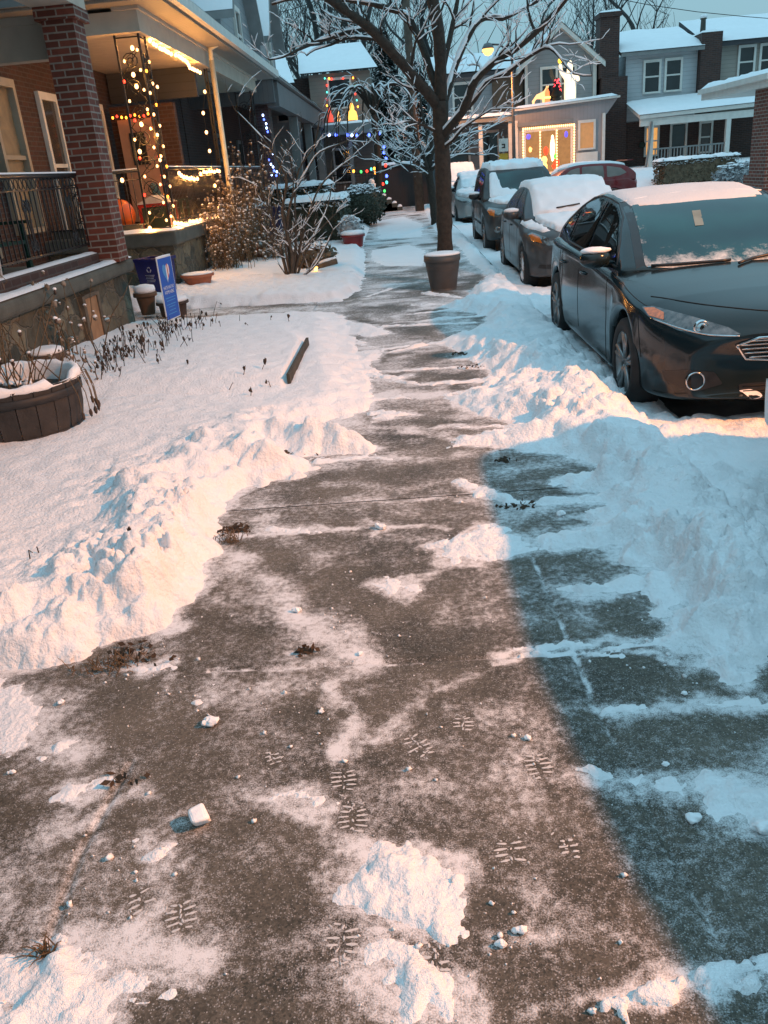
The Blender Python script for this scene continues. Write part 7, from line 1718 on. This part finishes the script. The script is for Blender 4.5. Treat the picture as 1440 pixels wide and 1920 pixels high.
m = MB(); m.tube([(p.x,33.05,-.1),(p.x,33.05,p.z+.3)], .03, 6); m.build('post', GREYP, t); m = MB(); m.box(p.x-.17,33.0,p.z-.22,p.x+.17,33.015,p.z+.22); sp_ = m.build('white_plate', M('plate_white', (.55,.55,.5), .5), t); m = MB(); m.box(p.x-.17,33.0,p.z-.72,p.x+.17,33.015,p.z-.28); m.build('yellow_plate', M('plate_yellow', (.45,.28,.02), .5), t)
m = MB(); m.box(p.x-.06,32.99,p.z-.10,p.x+.06,32.999,p.z-.06); m.box(p.x-.06,32.99,p.z+.0,p.x+.06,32.999,p.z+.04); m.box(p.x+.02,32.99,p.z-.059,p.x+.06,32.999,p.z-.001); m.build('printed_mark', SEAM, sp_)
# overhead cables
for (a, b, lab) in (((.7,35.9,9.6),(16,38.5,5.9),'thin black cable running from the pole to the white house roof'),((.7,35.9,9.5),(-6,46,9.0),'thin black cable running from the pole over the end house')):
    a, b = Vector(a), Vector(b); m = MB(); m.tube([a*(1-k/8)+b*k/8-Vector((0,0,.6*math.sin(math.pi*k/8))) for k in range(9)], .015, 4); tag(m.build('overhead_cable', SEAM), lab, 'cable')

# ------------------------------------------------------------------ crumbs, chunks, leaves, prints on the pavement
def chunk(px, py, s_, lab, seed, flat=.7):
    x, y = G(px, py); r = random.Random(seed); m = MB(); m.ball((x, y, s_*flat*.8), (s_, s_*r.uniform(.6,1), s_*flat*.8), 10, 7, jit=.3)
    for _ in range(3): m.ball((x+r.gauss(0,s_*.5), y+r.gauss(0,s_*.4), s_*flat*r.uniform(.5,1.1)), s_*r.uniform(.35,.6), 8, 5, jit=.2)
    bpy_o = m.build('snow_clump', SNOWM); rm = bpy_o.modifiers.new('merge', 'REMESH'); rm.mode = 'VOXEL'; rm.voxel_size = s_*.12; rm.use_smooth_shade = True
    return tag(bpy_o, lab, 'snow clump', 'loose clumps of snow on the pavement')
x, y = G(376, 1545); m = MB(); m.obox((x, y, .026), .052, .045, .05, Matrix.Rotation(R(25), 3, 'Z') @ Matrix.Rotation(R(14), 3, 'X')); rb_ = random.Random(5); m.v = [(a+rb_.uniform(-.014,.014), b+rb_.uniform(-.014,.014), c+rb_.uniform(-.010,.010)) for a, b, c in m.v]; blk = m.build('snow_clump', SNOWM); bevel(blk, .013, 3); tag(blk, 'squared white block of snow standing alone on the dark pavement', 'snow clump', 'loose clumps of snow on the pavement')
for i, (px, py, s_, lab) in enumerate(((398,1358,.026,'flat pale clump of snow above the squared block'),(555,1147,.018,'pointed clump of snow on the diagonal frost band'),(675,1227,.012,'small clump of snow at the end of the transverse joint'),(602,1337,.011,'small egg of snow beside the dark footprint'),
    (716,992,.026,'peach lit clump of snow halfway up the pavement'),(1052,966,.024,'blue shaded clump between the snow tongues'),(1283,1302,.011,'small blue clump of snow in the vehicle shadow'),(1247,1436,.012,'tiny blue clump of snow above the big shaded heap'),
    (940,1774,.016,'ragged clump of snow near the lower boot prints'),(978,1748,.016,'upright clump of snow right of the ragged one'),(990,1386,.012,'lone pale clump of snow on brown frost near the shadow edge'),(24,1450,.012,'small clump of snow at the left edge of the pavement'),(1300,1540,.022,'rounded blue clump fallen from the shaded heap'),(1428,1558,.03,'blue clump of snow at the right edge below the shaded heap'),(115,1320,.015,'small clump in the frost at the left edge'))): chunk(px, py, s_, lab, i)
m = MB(); r7 = random.Random(77)
for _ in range(260):
    x, y = r7.uniform(-1.2, 1.2), r7.uniform(1.2, 4.6)
    if r7.random() < .5:
        c_ = r7.choice((G(560,1390), G(300,1280), G(700,1200), G(860,1390), G(640,1150), G(1180,1110), G(1300,1240), G(930,1760), G(740,1680), G(200,1640)))
        x, y = c_[0]+r7.gauss(0,.10), c_[1]+r7.gauss(0,.12)
    s_ = min(.011, .0022*math.exp(abs(r7.gauss(0,.7)))); m.ball((x, y, s_*.5), (s_, s_*r7.uniform(.7,1), s_*.75), 6, 4, jit=.5)
tag(m.build('snow_crumbs', SNOWM), kind='stuff')
LEAFM = M('dead_leaf_litter', (.045,.028,.016), .9, .4, 30)
def litter(px, py, r_, n, lab, grass=False, seed=1):
    r = random.Random(seed); x, y = G(px, py); m = MB()
    for _ in range(n):
        p = Vector((x+r.gauss(0,r_), y+r.gauss(0,r_*.6), r.uniform(.002,.02)))
        if grass: v = Vector((r.gauss(0,.8), r.gauss(0,.8), r.uniform(.3,1))).normalized()*r.uniform(.02,.07); m.tube([p-Vector((0,0,.01)), p+v*.6, p+v+Vector((0,0,-.008))], [.0022,.0018,.0008], 3, cap=False)
        else: a = Vector((r.gauss(0,1), r.gauss(0,1), r.gauss(0,.4))).normalized()*r.uniform(.008,.022); b_ = a.orthogonal().normalized()*r.uniform(.005,.012); m.add([p-a, p+b_, p+a, p-b_], [(0,1,2,3)])
    return tag(m.build('grass_tuft' if grass else 'leaf_litter', DRY if grass else LEAFM), lab, 'grass tuft' if grass else 'leaf litter')
litter(200,1250,.06,90,'dead grass tuft where the yard snow meets the pavement',True,1); litter(255,1230,.07,60,'dark leaf litter showing at the foot of the snow heap',False,2); litter(440,995,.045,70,'dark leaf clump at the corner of the snow heap',False,3); litter(430,1015,.04,60,'dead grass sprig under the dark leaf clump',True,4)
litter(575,1222,.018,26,'curled brown leaves on the transverse joint',False,5); litter(84,1790,.010,34,'straw coloured grass tuft by the bottom snow heap',True,6); litter(560,850,.07,50,'leaf litter behind the second snow tongue',False,7); litter(885,690,.06,50,'dark leaves by the right-hand snow heap up the pavement',False,8); litter(945,865,.03,40,'dark leaf bits at the tip of the vehicle shadow',False,9)
litter(240,1470,.05,14,'mossy litter in the diagonal pavement crack',False,10); litter(865,665,.05,40,'leaf litter on the joint above the dark leaves',False,11); litter(975,950,.05,30,'dark grit along the pavement joint in shade',False,12); litter(60,885,.14,120,'bare dark soil strip under the snow by the barrel',False,13)
PRM = SNOW('pressed_snow', (.56,.55,.54), .3)
def footprint(px, py, ang, n, wd, lab, seed):
    r = random.Random(seed); x, y = G(px, py); m = MB(); u = Vector((math.cos(ang), math.sin(ang), 0)); v = Vector((-u.y, u.x, 0))
    def bar(c_, d, L, w_):
        d = d.normalized(); e = Vector((-d.y, d.x, 0)); N_ = 5; vs = []
        for k in range(N_+1):
            t = k/N_-.5; ww = w_*.5*(1-.5*abs(2*t)**3)*r.uniform(.7,1.2); p = c_ + d*(t*L)
            vs += [p+e*ww+Vector((0,0,.0009)), p+Vector((0,0,.0019)), p-e*ww+Vector((0,0,.0009))]
        m.add(vs, [(3*k+a, 3*k+3+a, 3*k+4+a, 3*k+1+a) for k in range(N_) for a in (0,1)], 0, True)
    for k in range(n):
        f = (k-(n-1)/2); c_ = Vector((x, y, 0)) + v*f*.0165; h = wd*.5*math.sqrt(max(.15, 1-(f/(n*.55))**2))
        for sg in (-1, 1):
            if r.random() < .18: continue
            q = c_ + u*sg*(h*.62) + v*f*.004; bar(q, u*sg + v*(f*.11+r.gauss(0,.05)), h*r.uniform(.65,.95), .0080)
        if r.random() < .5: bar(c_+u*r.gauss(0,.004), v+u*r.gauss(0,.3), .014, .006)
    for k in range(int(n*1.5)):
        q = Vector((x, y, 0)) + u*r.gauss(0, wd*.35) + v*r.gauss(0, n*.008); bar(q, Vector((r.gauss(0,1), r.gauss(0,1), 0)), r.uniform(.006,.014), .005)
    return tag(m.build('footprint', PRM), lab, 'footprint', 'boot prints pressed in thin snow')
for i, a in enumerate(((645,1460,.1,6,.08,'boot tread print on the pale vertical frost band'),(662,1535,.05,6,.09,'ribbed boot print just below the first tread print'),(785,1398,.5,6,.08,'slanted boot print at the end of the curved frost streak'),(868,1358,0,4,.07,'broken boot print right of the slanted one'),(1010,1437,.1,6,.08,'faint boot print near the vehicle shadow edge'),
    (958,1597,.05,4,.09,'short crown shaped boot print in the brown frost'),(1068,1592,.1,4,.05,'small boot print right of the crown shaped one'),(642,1765,0,6,.08,'ribbed boot print under the central snow heap'),(815,1800,.15,6,.07,'boot print cut into the lowest snow patch'),(340,1718,.3,5,.08,'smeared boot print in the lower left frost'),(512,1420,.4,4,.05,'spiky white print left of the tread prints'),(265,1690,.5,4,.07,'partial boot print at the far lower left'))): footprint(*a, 200+i)
# ------------------------------------------------------------------ street lamps
LST = M('lamp_steel', (.08,.08,.08), .5, metal=.5)
def street_lamp(base, h, arm, label, watts, radius, bowl, group='sodium street lamps'):
    t = thing('street_lamp', label, 'street lamp', base, group)
    x, y, z = base
    m = MB(); m.tube([(x,y,z),(x,y,z+1.0),(x,y,z+h)], [.09,.075,.05], 10); m.build('pole', LST, t)
    ex, ey = x + arm[0], y + arm[1]
    m = MB(); m.tube([(x,y,z+h-.1),(x+arm[0]*.5,y+arm[1]*.5,z+h+.25),(ex,ey,z+h+.3)], .035, 8); m.build('arm', LST, t)
    m = MB(); m.lathe([(.02,.20),(.14,.16),(.22,.02),(.21,0)], (ex,ey,z+h+.16), 16); m.build('lamp_head', M('lamp_housing', (.12,.12,.12), .5), t)
    m = MB(); m.lathe([(.0,-.24),(.12,-.20),(.22,-.06),(.20,.0)], (ex,ey,z+h+.15), 16); m.build('bowl', bowl, t)
    down_lamp('lamp_bulb_light', (ex, ey, z+h-.22), watts, (1.0, .36, .095), radius, 158, .45)
    return t
SB = EM('sodium_bowl', (1, .46, .12), 3)
street_lamp((9.4, 1.4, -.05), 7.0, (-.6, 0), 'tall steel street lamp on the kerb opposite the pavement', 8200, .10, SB)
hp_ = PY(915, 100, 35.5)
street_lamp((hp_.x+.9, 35.5, .3), hp_.z-.3, (-.9, 0), 'lit street lamp glowing amber beyond the boxy black suv', 900, .15, SB)
